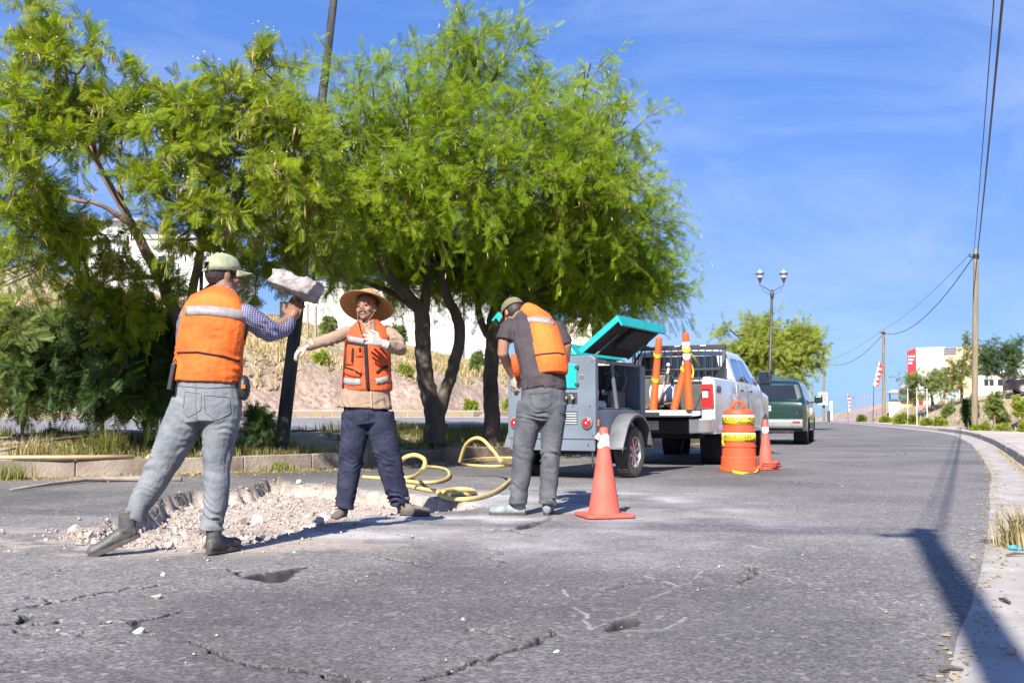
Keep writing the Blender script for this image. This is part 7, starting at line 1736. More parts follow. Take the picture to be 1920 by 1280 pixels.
# fine rubble: nobody could count it
gx = g3.uniform(bx0 - .5, bx1 + .3, 26000); gy = g3.uniform(by0 - .7, by1, 26000); sd_, _ = hole_field(gx, gy)
pk_ = (sd_ > 0) | (g3.random(len(gx)) < .22 * np.exp(np.minimum(sd_, 0) / .22) * (gy < 8.4)) ; pk_ &= g3.random(len(gx)) < .75; gx, gy = gx[pk_], gy[pk_]; n = len(gx)
s_ = np.clip(g3.lognormal(-4.75, .5, n), .003, .026); base8 = octv * np.array([1, .8, .6]); Rz = g3.uniform(0, 6.28, n); V = base8[None] * (1 + g3.uniform(-.35, .35, (n, 6, 3))) + g3.normal(0, .18, (n, 6, 3)); c_, s2_ = np.cos(Rz), np.sin(Rz)
V = np.stack([V[..., 0] * c_[:, None] - V[..., 1] * s2_[:, None], V[..., 0] * s2_[:, None] + V[..., 1] * c_[:, None], V[..., 2]], -1) * s_[:, None, None] + np.column_stack([gx, gy, road_z(gx, gy) + s_ * .3])[:, None, :]
gm = mat('gravel_mix', (0.48, 0.41, 0.365), .95, 0, 17, .003, 90, col2=(.25, .19, .155)); go = link_mesh('gravel', np_mesh('gravel', V.reshape(-1, 3), (octf[None] + (np.arange(n) * 6)[:, None, None]).reshape(-1, 3)), gm); tag(go, 'fine crumbled gravel spread through and around the dug-up hole', 'gravel', None, 'stuff')
gx = g3.uniform(-4, 4, 1500); gy = g3.uniform(3, 11, 1500); k_ = (-sdist(gx, gy, RIGHT) < .45) & (sdist(gx, gy, LEFT) < 0); k_ &= g3.random(1500) < .45; gx, gy = gx[k_], gy[k_]; gx2 = g3.uniform(1.2, 7, 1600); gy2 = g3.uniform(3, 14, 1600); d2 = -sdist(gx2, gy2, RIGHT); k2 = (d2 > .02) & (d2 < .5); gx = np.append(gx, gx2[k2]); gy = np.append(gy, gy2[k2]); n = len(gx); s_ = np.clip(g3.lognormal(-5.5, .4, n), .002, .009)
V = (base8[None] * s_[:, None, None] + np.column_stack([gx, gy, road_z(gx, gy) * (-sdist(gx, gy, RIGHT) < 0) + s_ * .4 + .003])[:, None, :]).reshape(-1, 3)
go = link_mesh('grit', np_mesh('grit', V, (octf[None] + (np.arange(n) * 6)[:, None, None]).reshape(-1, 3)), gm); tag(go, 'loose grit scattered over the road and gutter', 'grit', None, 'stuff')
# dark crumbs and twigs in the gutter
gx = g3.uniform(1.2, 5, 1500); gy = g3.uniform(3, 10, 1500); d2 = -sdist(gx, gy, RIGHT); k2 = (d2 > .03) & (d2 < .5) & (fbm(gx, gy, 3, 2, 5) > .42); gx, gy = gx[k2], gy[k2]
flakes('twig_crumbs', 'dark crumbs and broken twigs in the right gutter', gx, gy, np.full(len(gx), .004), .016, M_twig, 93, 'twigs')
# manhole frame
mh = G(1690, 858); m_ = MB(); m_.box(-.55, -.5, 0, .55, .5, .006); mo_ = m_.build('manhole_cover', mat('asphalted_cover', (.13, .125, .135), .9, .1, 30, .003, 80), None, bevel=.002); mo_.location = (mh.x, mh.y, rz(mh.x, mh.y) + .001); mo_.rotation_euler = (0, 0, R(-22)); tag(mo_, 'square cover set flush in the road ahead of the drum', 'manhole cover')

# --- sticks by the left kerb
def stick(label, pts, r, material, name='pole'):
    o = MB(); o.tube([Vector(q) for q in pts], r, 8); return tag(o.build(name, material, None, smooth=True), label, 'stick')
M_wood = mat('fresh_wood', (.50, .33, .20), .7, .15, 6, .002, 40, stretch=(.3, 3, 3)); M_greywood = mat('grey_wood', (.27, .23, .20), .9, .2, 8, .004, 40, stretch=(.3, 3, 3))
stick('straight tan wooden pole lying on top of the left kerb', [P(-30, 857, 13.25), P(120, 857, 13.6), P(250, 856, 14.05)], [.022, .028, .03], M_wood, 'wooden_pole')
stick('long grey branch lying in the leaf litter below the left kerb', [gp(20, 921, 0), gp(90, 912, .01), gp(160, 904, .02), gp(250, 902, .01), gp(340, 902, .0)], [.012, .02, .03, .035, .04], M_greywood, 'branch')
stick('thin dark branch on the soil behind the left kerb', [P(-10, 838, 14), P(80, 826, 14.4), P(180, 815, 14.8)], [.012, .02, .025], M_bark, 'branch')
stick('small crooked branch end lying at the left picture edge', [P(-10, 846, 13.4), P(30, 840, 13.6)], [.02, .015], M_greywood, 'branch')
for k, (px, py, D, s_) in enumerate(((190, 846, 14, .12), (330, 850, 14.6, .2), (290, 862, 14.2, .14), (100, 800, 16, .14), (380, 855, 14.9, .15))):
    me = chunk_mesh(400 + k, 1, .8, .6, 16, .3, 1); me.materials.append(M_earth if k % 2 else M_rub[1]); o = bpy.data.objects.new('rock', me); COL.objects.link(o); p = P(px, py, D); o.location = (p.x, p.y, zl(p.x, p.y) + s_ * .3); o.scale = (s_, s_, s_); tag(o, ['tan rock behind the left kerb above the wooden pole', 'brown rock behind the left man\'s raised leg', 'reddish rock near the end of the wooden pole', 'rock in the shade under the dark bush', 'rock at the foot of the pod tree'][k], 'rock')

# --- poles, cables
M_pole = mat('weathered_wood_pole', (0.24, 0.19, 0.125), .85, 0, 5, .01, 30, col2=(.15, .12, .085), stretch=(3, 3, .3))
M_lpole = mat('dark_leaning_pole', (0.022, 0.023, 0.026), .8, 0, 3, .004, 40, col2=(.075, .075, .08), metal=.2, stretch=(3, 3, .6))
def wood_pole(label, base, top, r0, r1, material=M_pole, fit=True, base_z=None):
    b = Vector(base); t = Vector(top); o = thing('utility_pole', label, 'utility pole', b)
    mb = MB(); n = 12; mb.tube([(t - b) * (k / n) + Vector((0, 0, -.3 if k == 0 else 0)) for k in range(n + 1)], [r0 + (r1 - r0) * k / n for k in range(n + 1)], 14); me = mb.mesh('pole'); displace(me, lambda p: .004 * noise.noise(Vector((p.x * 20, p.y * 20, p.z * 2)))); link_mesh('pole', smooth_on(me), material, o)
    if fit:
        u = t - b; f = MB(); f.box(-.30, -.03, -.35, .02, .03, -.29); f.v = [tuple(u + Vector(v)) for v in f.v]; f.build('bracket', M_blackpl, o, bevel=.005)
        for (dx, dz) in ((-.28, -.27), (-.12, -.27), (0, -.15)):
            i_ = MB(); i_.lathe([(.02, 0), (.035, .02), (.02, .04), (.035, .06), (.015, .08)], 10, c=tuple(u + Vector((dx, 0, dz)))); i_.build('insulator', M_blackpl, o, smooth=True)
        f = MB(); f.lathe([(r1 * 1.25, -.42), (r1 * 1.25, -.22)], 12, c=tuple(u)); f.build('collar', M_blackpl, o)
    return o
P0b = Vector((-.26, -2.25, .13)); P0t = P0b + Vector((0, 0, 7.75))
wood_pole('wooden utility pole behind the photographer, seen only by its shadow', P0b, P0t, .105, .09)
P1b = P(1827, 812, 44); P1b.z = zl(P1b.x, P1b.y); P1t = P(1830, 467, 44); wood_pole('nearest wooden utility pole, at the pavement edge on the right', P1b, P1t, .135, .10)
P2b = P(1657, 792, 86); P2b.z = zl(P2b.x, P2b.y); P2t = P(1656.5, 617, 86); wood_pole('second wooden utility pole along the right pavement, beside the feather flag', P2b, P2t, .14, .11)
P3b = P(1544, 790, 128); P3b.z = zl(P3b.x, P3b.y); P3t = P(1545.5, 672, 128); wood_pole('third wooden utility pole near the crest, with a small round sign on it', P3b, P3t, .16, .13)
P4b = P(1523, 790, 170); P4b.z = zl(P4b.x, P4b.y); P4t = P(1523, 714, 170); wood_pole('most distant thin utility pole beyond the crest, just right of the green car', P4b, P4t, .14, .12, fit=False)
def cable(label, a, b, sag, r, n=28):
    a, b = Vector(a), Vector(b); mb = MB(); pts = []
    for k in range(n + 1):
        t = k / n; p = a.lerp(b, t); p.z -= sag * 4 * t * (1 - t); pts.append(p)
    mb.tube(pts, r, 6); return tag(mb.build('power_cable', M_blackpl, None, smooth=True), label, 'cable')
cable('thick black cable from overhead down to the nearest right-hand pole', P0t + Vector((.12, 0, -.1)), P1t + Vector((.05, 0, -.25)), .35, .022, 60)
cable('thin cable running left of the thick one to the nearest right-hand pole', P0t + Vector((.02, 0, .05)), P1t + Vector((-.09, 0, -.1)), .30, .011, 60)
cable('lower sagging cable between the first and second right-hand poles', P1t + Vector((-.1, 0, -.3)), P2t + Vector((0, 0, -.3)), 1.15, .022)
cable('upper thin cable between the first and second right-hand poles', P1t + Vector((-.28, 0, -.22)), P2t + Vector((-.28, 0, -.2)), .35, .011)
cable('lower sagging cable between the second and third right-hand poles', P2t + Vector((0, 0, -.35)), P3t + Vector((0, 0, -.35)), 1.3, .022)
cable('upper thin cable between the second and third right-hand poles', P2t + Vector((-.28, 0, -.2)), P3t + Vector((-.28, 0, -.2)), .5, .012)
cable('cable between the third and the most distant pole', P3t + Vector((0, 0, -.35)), P4t, 1.0, .022)
for k, dz in enumerate((-.25, -.12, .02)):
    cable(['lowest', 'middle', 'top'][k] + ' cable of three crossing the road overhead, seen only by its shadow', P0t + Vector((-.1, 0, dz)), Vector((-34, 8.5 + k * .25, 7.2 + dz * 2)), .5 + .15 * k, .011)
# leaning pole at the left
LPb = P(527, 824, 16.3); LPb.z = zl(LPb.x, LPb.y); LPt = P(637, -95, 16.6)
lp = thing('leaning_pole', 'dark pole leaning to the right between the pod tree and the forked tree', 'pole', LPb); u = LPt - LPb
mb = MB()
for k in range(2): pass
mb.tube([u * -.03, u * .33], [(.135, .12), (.115, .105)], 4, hint=(1, 1, 0)); mb.tube([u * .3301, u], [(.095, .085), (.055, .05)], 12); mb.build('shaft', M_lpole, lp)
wb = MB(); wb.box(-.09, -.12, 0, .05, -.10, .42); wb.v = [tuple(Vector(v) + P(538, 618, 16.05) - LPb) for v in wb.v]; wb.build('white_panel', mat('white_panel', (.6, .6, .58)), lp)
# a slim dark post in the greenery behind the green cap, another in front of hillside
for (px, y0, y1, D, r_, lb) in ((376, 500, 560, 16, .03, 'slim dark steel post in the greenery behind the green cap'), (590, 575, 745, 34, .05, 'thin weathered stake on the hillside left of the straw hat'), (575, 570, 720, 34.5, .04, 'thin stake on the hillside above the reaching glove')):
    a = P(px, y1, D); b = P(px + 2, y0, D); a.z = min(a.z, zl(a.x, a.y) - .1); o = MB(); o.tube([a, b], r_, 6); tag(o.build('stake', M_lpole if r_ < .035 else M_greywood, None), lb, 'post')

# double street lamp
LB = P(1441, 790, 45.6); LB.z = zl(LB.x, LB.y); LTp = P(1447.5, 544, 45); lamp = thing('street_lamp', 'dark street lamp with two upturned lanterns in front of the yellow-green tree', 'street lamp', LB); u = LTp - LB; M_lampm = mat('dark_lamp_paint', (.045, .04, .04), .5, .2, 8)
mb = MB(); mb.tube([Vector((0, 0, -.2)), u * .15, u], [.085, .075, .055], 12); mb.build('lamp_post', M_lampm, lamp, smooth=True)
MB().lathe([(.05, -.35), (.085, -.3), (.085, -.12), (.055, -.08), (.06, 0), (.05, .02), (.05, .03)], 12, c=tuple(u)).build('collar', M_lampm, lamp, smooth=True, auto=40)
for s_ in (-1, 1):
    t_ = P(1447.5 + s_ * 22 - (.5 if s_ < 0 else 0), 530, 45) - LB; a = MB(); a.tube([Vector(q) for q in spline([tuple(u + Vector((0, 0, -.1))), tuple(u + Vector((s_ * .2, 0, .05))), tuple(u + Vector((s_ * .42, 0, .16))), tuple(t_ + Vector((0, 0, -.12))), tuple(t_ + Vector((0, 0, .02)))], 5)], .018, 8); a.build('arm', M_lampm, lamp, smooth=True)
    a = MB(); a.tube([u + Vector((0, 0, -.22)), u + Vector((s_ * .3, 0, -.08)), u + Vector((s_ * .45, 0, .08))], .010, 6); a.build('brace', M_lampm, lamp, smooth=True)
    l = MB(); l.lathe([(.02, -.02), (.05, .05), (.10, .18), (.115, .22), (.10, .225)], 8, c=tuple(t_)); ln = l.build('lantern', M_lampm, lamp)
    MB().lathe([(.10, .226), (.135, .38), (.13, .38)], 8, c=tuple(t_)).build('lantern_glass', mat('frosted_glass', (.62, .66, .70), .3, .1, 8) if s_ < 0 else bpy.data.materials['frosted_glass'], ln)
    for k in range(8):
        an = 2 * math.pi * k / 8; MB().tube([t_ + Vector((.102 * math.cos(an), .102 * math.sin(an), .22)), t_ + Vector((.138 * math.cos(an), .138 * math.sin(an), .385))], .006, 4).build('lantern_bar', M_lampm, ln)
    MB().lathe([(.20, .38), (.20, .40), (.17, .42)], 16, c=tuple(t_)).build('lantern_rim', M_lampm, ln)
    MB().lathe([(.12, .421), (.11, .46), (.07, .50), (.02, .52), (.03, .55), (.02, .58), (.001, .59)], 14, c=tuple(t_)).build('lantern_cap', M_lensw, ln, smooth=True)
# small round sign on the third pole, white post, feather flags, cage fence
sg = thing('road_sign', 'small white no-parking style sign on the third pole near the crest', 'sign', P(1543, 747, 127.4)); MB().box(-.55, -.02, -.75, .55, .02, .75).build('panel', mat('sign_white', (.7, .68, .68)), sg)
rg = MB(); rg.lathe([(.42, -.03), (.42, -.022), (.31, -.022), (.31, -.03)], 24, c=(0, 0, .12), axis='y', cap=False); rg.lathe([(.42, -.0301), (.31, -.0301)], 24, c=(0, 0, .12), axis='y', cap=False); rg.build('ring', M_red, sg); MB().hexa([(-.30, -.03, .34), (-.24, -.03, .40), (-.24, -.022, .40), (-.30, -.022, .34), (.24, -.03, -.16), (.30, -.03, -.10), (.30, -.022, -.10), (.24, -.022, -.16)]).build('bar', M_red, sg)
a = P(1558.5, 790, 118); a.z = zl(a.x, a.y) - .1; b = P(1558.5, 752, 118); tag(MB().box(0, 0, 0, .01, .01, .01).__class__().tube([a, b], .17, 8).build('marker_post', mat('white_post', (.75, .75, .76)), None), 'plain white post at the crest, right of the sign pole', 'post')
a = P(1554, 790, 116); a.z = zl(a.x, a.y) - .1; b = P(1554, 770, 116); tag(MB().tube([a, b], .16, 8).build('bollard', M_lampm, None), 'short dark post just left of the plain white one at the crest', 'bollard')
M_flagr = mat('red_flag_cloth', (.62, .03, .05), .7, .1, 4); M_flagw = mat('white_flag_cloth', (.72, .68, .70), .7, .1, 4)
def feather(label, px, D, y_base, y_bot, y_top, wpx, lean):
    s = D / F; b = P(px, y_base, D); b.z = zl(b.x, b.y); o = thing('feather_flag', label, 'flag', b)
    q = lambda x_, y_: P(x_, y_, D) - b
    MB().tube([Vector((0, 0, -.1)), q(px + lean * .2, y_bot), q(px + lean * .65, (y_bot + y_top) / 2), q(px + lean, y_top)], [.03, .025, .02, .012], 6).build('flag_pole', M_lampm, o, smooth=True)
    n = 10; Wt = MB(); Rd = MB(); vs = []
    for k in range(n + 1):
        t = k / n; yy = y_bot + (y_top - y_bot) * t; x0 = px + lean * (.1 + .9 * t); w = wpx * (1 if t < .75 else max(.05, 1 - (t - .75) / .27)) ; sl = -t * 0 ; ww = .08 * math.sin(4 * t)
        vs.append([q(x0, yy - .0), q(x0 + w * .45, yy + w * .15), q(x0 + w, yy + w * .3)]); 
        for j in range(3): vs[-1][j] = vs[-1][j] + Vector((0, ww * j, 0))
    for k in range(n):
        Wt.add([vs[k][0], vs[k][1], vs[k + 1][1], vs[k + 1][0]], [(0, 1, 2, 3)]); Rd.add([vs[k][1], vs[k][2], vs[k + 1][2], vs[k + 1][1]], [(0, 1, 2, 3)])
    w_ = Wt.build('banner_white', M_flagw, o); so = w_.modifiers.new('t', 'SOLIDIFY'); so.thickness = .01; r_ = Rd.build('banner_red', M_flagr, o); so = r_.modifiers.new('t', 'SOLIDIFY'); so.thickness = .01
    for k in range(1, n - 1):
        m_ = MB(); c = vs[k][1]; m_.box(-.10, -.012 - .02, -.07, .14, -.02, .09); m_.v = [tuple(Vector(v) + c) for v in m_.v]; m_.build('banner_mark', M_flagw if k % 2 else M_flagr, w_)
    return o
feather('tall red and white feather flag leaning beside the second wooden pole', 1636, 84, 782, 722, 677, 11, 12)
feather('small red and white feather flag standing by the road crest', 1590, 105, 789, 770, 736, 5, -1)
M_cage = mat('faded_purple_steel', (.28, .22, .36), .6, .1, 6)
cg = thing('cage_fence', 'tall see-through sports cage of thin purple bars at the crest', 'fence', Vector((P(1625, 780, 108).x, 108, zl(P(1625, 780, 108).x, 108))))
for k in range(9):
    px = 1601 + k * 6.6; a = P(px, 782 + (0 if k < 8 else 0), 108) - cg.location; b = P(px, 742 - k * .6, 108) - cg.location; MB().tube([a, b], .035, 5).build('post', M_cage, cg)
for (y0, y1) in ((742, 738), (762, 760)):
    MB().tube([P(1601, y0, 108) - cg.location, P(1657, y1, 108) - cg.location], .03, 5).build('rail', M_cage, cg)
lw = thing('railing', 'low purple railing along the crest left of the second wooden pole', 'railing', Vector((P(1620, 785, 100).x, 100, zl(P(1620, 785, 100).x, 100))))
for k in range(26):
    px = 1562 + k * 3.6; t = k / 25; a = P(px, 789 - t * 6, 100) - lw.location; b = P(px, 786 - t * 19, 100) - lw.location; MB().tube([a, b], .018, 4).build('picket', M_cage, lw)
MB().tube([P(1562, 786, 100) - lw.location, P(1652, 767, 100) - lw.location], .03, 5).build('top_rail', M_cage, lw); MB().tube([P(1562, 789, 100) - lw.location, P(1652, 783, 100) - lw.location], .03, 5).build('bottom_rail', M_cage, lw)
# thin white fence posts on the right bank
M_fpost = mat('pale_fence_post', (.5, .56, .52), .6, .1, 6)
wf = thing('wire_fence', 'wire fence with thin pale posts on the right bank below the building', 'fence', P(1719, 780, 66)); 
FP_ = [(1686, 789, 731, 78), (1702, 795, 727, 70), (1719, 790, 726, 66), (1738, 785, 728, 64)]
for (px, yb, yt, D) in FP_:
    a = P(px, yb, D); a.z = zl(a.x, a.y) - .1; MB().tube([a - wf.location, P(px, yt, D) - wf.location], .03, 6).build('fence_post', M_fpost, wf)
for yy in (.25, .6, .95):
    pts = [P(px, yb, D).lerp(P(px, yt, D), yy) - wf.location for (px, yb, yt, D) in FP_]; MB().tube(pts, .008, 4).build('wire', M_fpost, wf)
# blue scrap of litter, leaf heap
sc_ = MB(); sc_.ball((0, 0, 0), (.05, .03, .016), 10); me = sc_.mesh('scrap'); displace(me, lambda p: .014 * noise.noise(p * 40)); o = link_mesh('litter_scrap', me, mat('blue_plastic', (.05, .35, .62), .35, .1, 20)); o.location = G(1906, 1031) + Vector((0, 0, .015)); tag(o, 'crumpled blue plastic scrap in the right gutter', 'litter')
for k, (px, py, l_, a_, lb) in enumerate(((1884, 1131, .09, 1.6, 'dark twig lying across the right gutter'), (1855, 1017, .11, -.3, 'reddish stick on the asphalt edge at the right'), (1905, 1043, .14, .4, 'curled dark twig by the blue scrap'), (1785, 1262, .08, .2, 'dark twig at the bottom right by the pole shadow'))):
    p = G(px, py) + Vector((0, 0, .012)); d = Vector((math.cos(a_), math.sin(a_), 0)) * l_ / 2; m_ = MB(); m_.tube([p - d, p + Vector((0, .01, .006)), p + d], [.006, .008, .004], 6); tag(m_.build('twig', M_bark if k != 1 else M_pod, None), lb, 'twig')
# ------------------------------------------------------------------ buildings
M_wwall = mat('white_render', (.64, .63, .62), .85, .04, 1.2, .003, 30)
M_cream = mat('cream_render', (.68, .60, .48), .85, .05, 1.2, .003, 30)
M_peach = mat('peach_render', (.66, .44, .28), .85, .06, 1.5, .003, 30)
M_redw = mat('red_painted_wall', (.50, .03, .035), .6, .1, 2)
M_greyroof = mat('grey_roof', (.24, .25, .28), .8, .1, 3)
M_dkwin = mat('window_glass', (.03, .04, .05), .1, .1, 3, spec=.8)
M_bluedoor = mat('pale_blue_door', (.38, .50, .66), .5, .1, 3)
M_greyshut = mat('pale_grey_wall', (.62, .63, .66), .7, .06, 2)
def building(name, label, D, px0, px1, y_top, depth, mat_, base_drop=1.5, rot=0.0, roof=None, parapet=.25, cat='building', roofmat=None):
    """front face spans px0..px1 at distance D"""
    a = P(px0, y_top, D); b = P(px1, y_top, D); w = b.x - a.x; c = (a.x + b.x) / 2; zb = min(zl(a.x, D), zl(b.x, D)) - base_drop; h = a.z - zb
    o = thing(name, label, cat, Vector((c, D, zb)), rot)
    m_ = MB(); m_.box(-w / 2, 0, 0, w / 2, depth, h); wo = m_.build('wall', mat_, o)
    if roof == 'flat':
        m_ = MB(); m_.box(-w / 2 - .12, -.12, h + .002, w / 2 + .12, depth + .12, h + .22); m_.build('roof', roofmat or mat_, o, bevel=.02)
    if roof == 'gable':
        m_ = MB(); m_.prism([(-w / 2 - .3, h + .002), (w / 2 + .3, h + .002), (0, h + w * .22)], 'y', -.3, depth + .3); m_.build('roof', roofmat or M_greyroof, o)
    o['h'] = h; o['w'] = w; return o, w, h
def win(o, x, z, w, h, y=0.0, frame=M_wwall, glass=M_dkwin, mull=1):
    m_ = MB(); t = .06
    m_.box(x - w / 2, y - .05, z, x + w / 2, y - .002, z + t); m_.box(x - w / 2, y - .05, z + h - t, x + w / 2, y - .002, z + h); m_.box(x - w / 2, y - .05, z + t + .001, x - w / 2 + t, y - .002, z + h - t - .001); m_.box(x + w / 2 - t, y - .05, z + t + .001, x + w / 2, y - .002, z + h - t - .001)
    f = m_.build('window', frame, o); MB().box(x - w / 2 + t, y - .03, z + t, x + w / 2 - t, y - .01, z + h - t).build('pane', glass, f)
    for k in range(mull): xx = x - w / 2 + w * (k + 1) / (mull + 1); MB().box(xx - .025, y - .045, z + t, xx + .025, y - .031, z + h - t).build('mullion', frame, f)
    return f
# right bank: white and red shop building with peach wing
o, w, h = building('shop_building', 'white and red two-storey building on the right bank, with a faded mural', 92, 1719, 1770, 651, 9, M_wwall, 1.0, rot=R(-23.5), roof=None)
s = 92 / F
m_ = MB(); m_.box(-w / 2 - .75, 1.5, 0, -w / 2 - .003, 8, h - .15); m_.build('red_tower', M_redw, o)
# angled red sign face
m_ = MB(); m_.hexa([(-w / 2 - .75, .2, h - 2.7), (-w / 2 - .004, -.06, h - 2.7), (-w / 2 - .004, 1.4, h - 2.7), (-w / 2 - .75, 1.4, h - 2.7), (-w / 2 - .75, .2, h - .35), (-w / 2 - .004, -.06, h), (-w / 2 - .004, 1.4, h), (-w / 2 - .75, 1.4, h - .35)]); sgn = m_.build('sign_board', M_redw, o)
for k in range(3):
    for j in range(5 - k): MB().box(-w / 2 - .66 + j * .12, .14 - j * .045 - .04, h - .85 - k * .30, -w / 2 - .58 + j * .12, .15 - j * .045 - .01, h - .68 - k * .30).build('sign_mark', M_flagw, sgn)
m_ = MB(); m_.hexa([(-w / 2 - 1.5, -.8, h - 3.6), (-w / 2 - .1, -.8, h - 3.6), (-w / 2 - .1, 1.0, h - 3.6), (-w / 2 - 1.5, 1.0, h - 3.6), (-w / 2 - 1.5, -.8, h - 3.5), (-w / 2 - .1, -.8, h - 2.7), (-w / 2 - .1, 1.0, h - 2.7), (-w / 2 - 1.5, 1.0, h - 3.5)]); m_.build('awning', M_greyroof, o)
# mural marks on the white wall: red ring, yellow lettering smudge, grey figure shape
m_ = MB(); m_.lathe([(.24, -.02), (.24, -.004), (.13, -.004), (.13, -.02)], 20, c=(-w / 2 + .75, 0, h - .95), axis='y', cap=False); m_.build('painted_ring', mat('faded_red_paint', (.62, .25, .27)), o)
M_fy = mat('faded_yellow_paint', (.70, .66, .42)); 
for k in range(3): MB().box(-w / 2 + .35 + .12 * k, -.012, h - 1.75 - k * .28, -w / 2 + 1.35 - .1 * k, -.003, h - 1.58 - k * .28).build('painted_line', M_fy, o)
m_ = MB(); m_.add([(w / 2 - .45 + .42 * math.cos(a) * (.8 if math.sin(a) < 0 else 1), -.006, h - 1.35 + 1.0 * math.sin(a)) for a in np.linspace(0, 2 * math.pi, 20, endpoint=False)] , [tuple(range(20))]); mu_ = m_.build('painted_figure', mat('grey_pink_paint', (.56, .50, .50), .8, .2, 3), o, fixn=False); so = mu_.modifiers.new('t', 'SOLIDIFY'); so.thickness = .006
for k in range(4): MB().box(w / 2 - .1, -.20, h - .14 - k * .16, w / 2 + .9, -.10, h - .06 - k * .16).build('louvre', M_greyroof, o)
wing = MB(); wing.box(w / 2 + .004, -.08, 0, w / 2 + 2.9, 8.6, h - .05); wing.build('peach_wing', M_peach, o)
MB().box(-w / 2 + .1, -.03, .3, -w / 2 + .5, -.004, 2.1).build('door', M_redw, o); MB().box(w / 2 + .3, -.11, .6, w / 2 + 1.0, -.082, 2.6).build('door', M_bluedoor, o)
o, w, h = building('kiosk', 'low white kiosk with dark canopy left of the dark green bank tree', 94, 1667, 1688, 748, 3, M_wwall, .4, rot=R(-21))
m_ = MB(); m_.hexa([(-w / 2 - .15, -1.0, h + .55), (w / 2 + 1.5, -1.0, h + .45), (w / 2 + 1.5, 2.4, h + .45), (-w / 2 - .15, 2.4, h + .55), (-w / 2 + .3, -.8, h + .85), (w / 2 + 1.4, -.8, h + .75), (w / 2 + 1.4, 2.2, h + .75), (-w / 2 + .3, 2.2, h + .85)]); m_.build('canopy', M_greyroof, o)
for xx in (-w / 2 + .1, w / 2 - .05): MB().tube([(xx, .3, h - .1), (xx, .3, h + .56)], .05, 6).build('post', M_lampm, o)
MB().box(w / 2 + .004, .1, 0, w / 2 + 1.0, 2.5, h - .1).build('side_wall', M_peach, o)
o, w, h = building('low_wall', 'bright white garden wall between the trunks of the bank trees', 84, 1772, 1822, 741, .3, M_wwall, .6, cat='wall'); MB().box(-w / 2 + .3, -.04, h * .1, -w / 2 + .9, -.003, h * .85).build('gate', M_bluedoor, o)
o, w, h = building('house', 'white and peach house with a window behind the spreading bank tree', 80, 1832, 1905, 700, 6, M_wwall, 1.0, rot=R(-24), roof='flat')
win(o, -.55, h - 1.0, .8, .6); win(o, .25, h - 1.0, .5, .6, mull=0); MB().box(w / 2 - 1.0, -.9, 0, w / 2 + .2, -.004, h * .55).build('porch_wall', M_peach, o)
m_ = MB(); m_.hexa([(.6, -1.2, h + .3), (w / 2 + .2, -1.2, h + .3), (w / 2 + .2, 0, h + .3), (.6, 0, h + .3), (.7, -1.1, h + .75), (w / 2, -1.1, h + .75), (w / 2, 0, h + .75), (.7, 0, h + .75)]); m_.build('tiled_canopy', mat('brick_red_tiles', (.38, .12, .10), .8, .2, 6), o)
o, w, h = building('house', 'plain white house at the right picture edge behind the parked dark car', 76, 1906, 1950, 668, 6, M_wwall, 1.0, rot=R(-25), roof='flat')
# dark car on the bank
cb = P(1960, 735, 62); cb.z = zl(cb.x, cb.y) - .15; car = thing('parked_car', 'dark car with silver windscreen edge half hidden on top of the right bank', 'car', cb, R(165))
def cw(x_, z_): return .86 - (max(0, z_ - .85) * .35) - .12 * sm(1.6, 2.15, abs(x_))
ring_loft('body', list(np.linspace(-2.15, 2.15, 40)), lambda x_: .22 if min(abs(x_ - 1.35), abs(x_ + 1.35)) > .36 else .22 + .36 * math.sqrt(max(0, 1 - (min(abs(x_ - 1.35), abs(x_ + 1.35)) / .36) ** 2)), lambda x_: ip(x_, [-2.15, -2.0, -1.5, -.8, .5, 1.2, 2.0, 2.15], [.7, .92, 1.0, 1.38, 1.42, .98, .86, .6]), cw, mat('dark_red_black_paint', (.02, .012, .014), .25, .1, 3, coat=.5), car, rc=.1)
side_patch('side_window', [(-1.0, .93), (.95, .93), (.45, 1.27), (-.65, 1.25)], cw, 1, M_glass, car.children[0]); side_patch('side_window', [(-1.0, .93), (.95, .93), (.45, 1.27), (-.65, 1.25)], cw, -1, M_glass, car.children[0])
m_ = MB(); m_.hexa([(.55, -.62, 1.40), (.60, -.62, 1.43), (1.24, -.72, 1.01), (1.2, -.72, .98), (.55, .62, 1.40), (.60, .62, 1.43), (1.24, .72, 1.01), (1.2, .72, .98)]); m_.build('windscreen', M_chrome, car.children[0])
for (x_, s_) in ((1.35, 1), (1.35, -1), (-1.35, 1), (-1.35, -1)): wheel(car, x_, s_ * .75, .32, .2, s_, .6, 5)
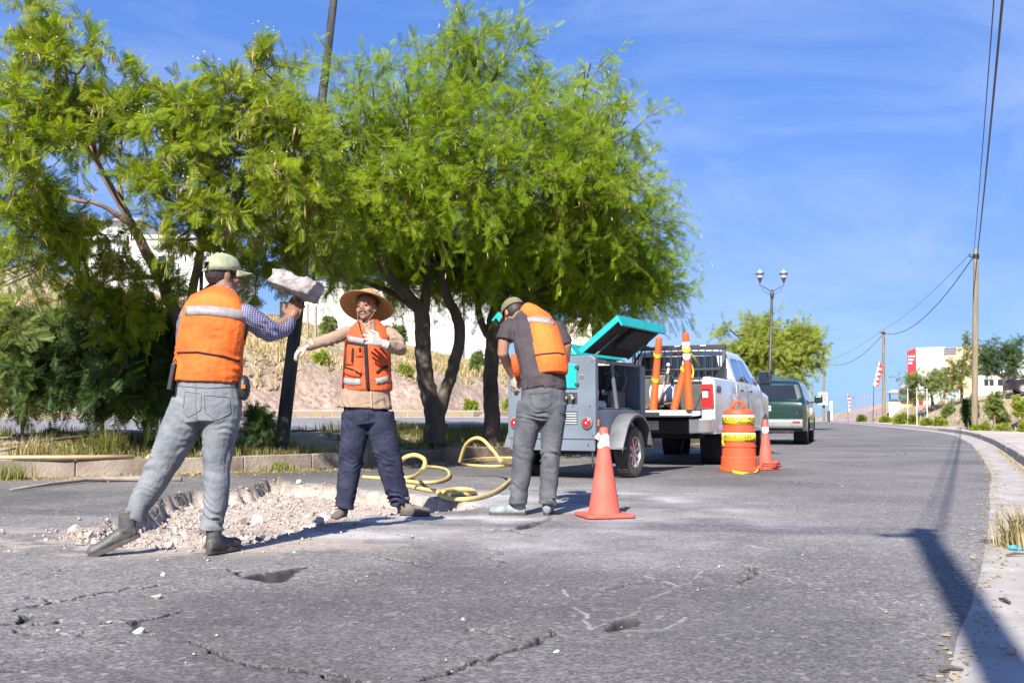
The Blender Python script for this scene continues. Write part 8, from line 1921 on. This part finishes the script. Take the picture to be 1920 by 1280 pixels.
# left hill
o, w, h = building('house', 'long white building on the hill behind the straw hat', 66, 560, 868, 538, 9, M_wwall, 1.0, roof=None)
m_ = MB(); m_.box(w / 2 + .004, .3, 0, w / 2 + 1.8, 8, h - .35); m_.build('grey_wing', M_greyshut, o)
for k in range(4): MB().box(w / 2 + .1 + k * .42, .262, 0, w / 2 + .14 + k * .42, .298, h - .36).build('panel_joint', M_greyroof, o)
MB().box(-w / 2 - .1, -.1, h + .002, w / 2 - 2.5, 9.1, h + .35).build('parapet', M_wwall, o)
o, w, h = building('house', 'white house with grey pitched roof seen through the pod tree', 62, 150, 262, 402 + 14, 8, M_wwall, 2.0, roof=None)
m_ = MB(); m_.hexa([(-w / 2 - .3, -.4, h + .002), (w / 2 + .3, -.4, h + .002), (w / 2 + .3, 8.3, h + .002), (-w / 2 - .3, 8.3, h + .002), (-w / 2 + .5, 2, h + .62), (w / 2 - .9, 2, h + .62), (w / 2 - .9, 6, h + .62), (-w / 2 + .5, 6, h + .62)]); m_.build('roof', M_greyroof, o)
win(o, -.3, h - 1.8, .9, .8)
o, w, h = building('house', 'pale lower house on the hill behind the pod tree, right of the grey roof', 58, 262, 420, 448, 8, M_wwall, 2.0, roof='flat'); win(o, -.8, h - 1.7, 1.0, .8); win(o, 1.2, h - 1.7, .6, .8, mull=0)
o, w, h = building('garden_wall', 'weathered pink retaining wall on the slope left of the pod tree trunk', 44, 60, 300, 590, .4, mat('pink_wall', (.46, .30, .25), .9, .2, 1.5, .01, 14), 1.5, cat='wall')
o, w, h = building('house', 'cream house with flat roof and white tank behind the compressor', 84, 1064, 1165, 602, 8, M_cream, 2.0, roof='flat', roofmat=mat('brown_cornice', (.38, .30, .24)))
win(o, .2, h - 1.75, .8, 1.2, frame=mat('olive_frame', (.28, .26, .12)), mull=1)
m_ = MB(); m_.lathe([(.60, 0), (.60, 1.45), (.5, 1.6), (.001, 1.65)], 24, c=(.45, 2.5, h + .23)); m_.build('water_tank', M_wwall, o, smooth=True, auto=40)
MB().box(-1.6, 1.5, h + .55, -.5, 2.6, h + .62).build('solar_rack', M_blackpl, o)
for xx in (-1.5, -1.05, -.6): MB().tube([(xx, 2, h + .22), (xx, 2, h + .56)], .03, 4).build('rack_leg', M_blackpl, o)
for k in range(3): MB().tube([(-1.5 + k * .45, 1.5, h + .63), (-1.4 + k * .45, 1.5, h + .9)], .03, 4).build('rack_tube', M_blackpl, o)
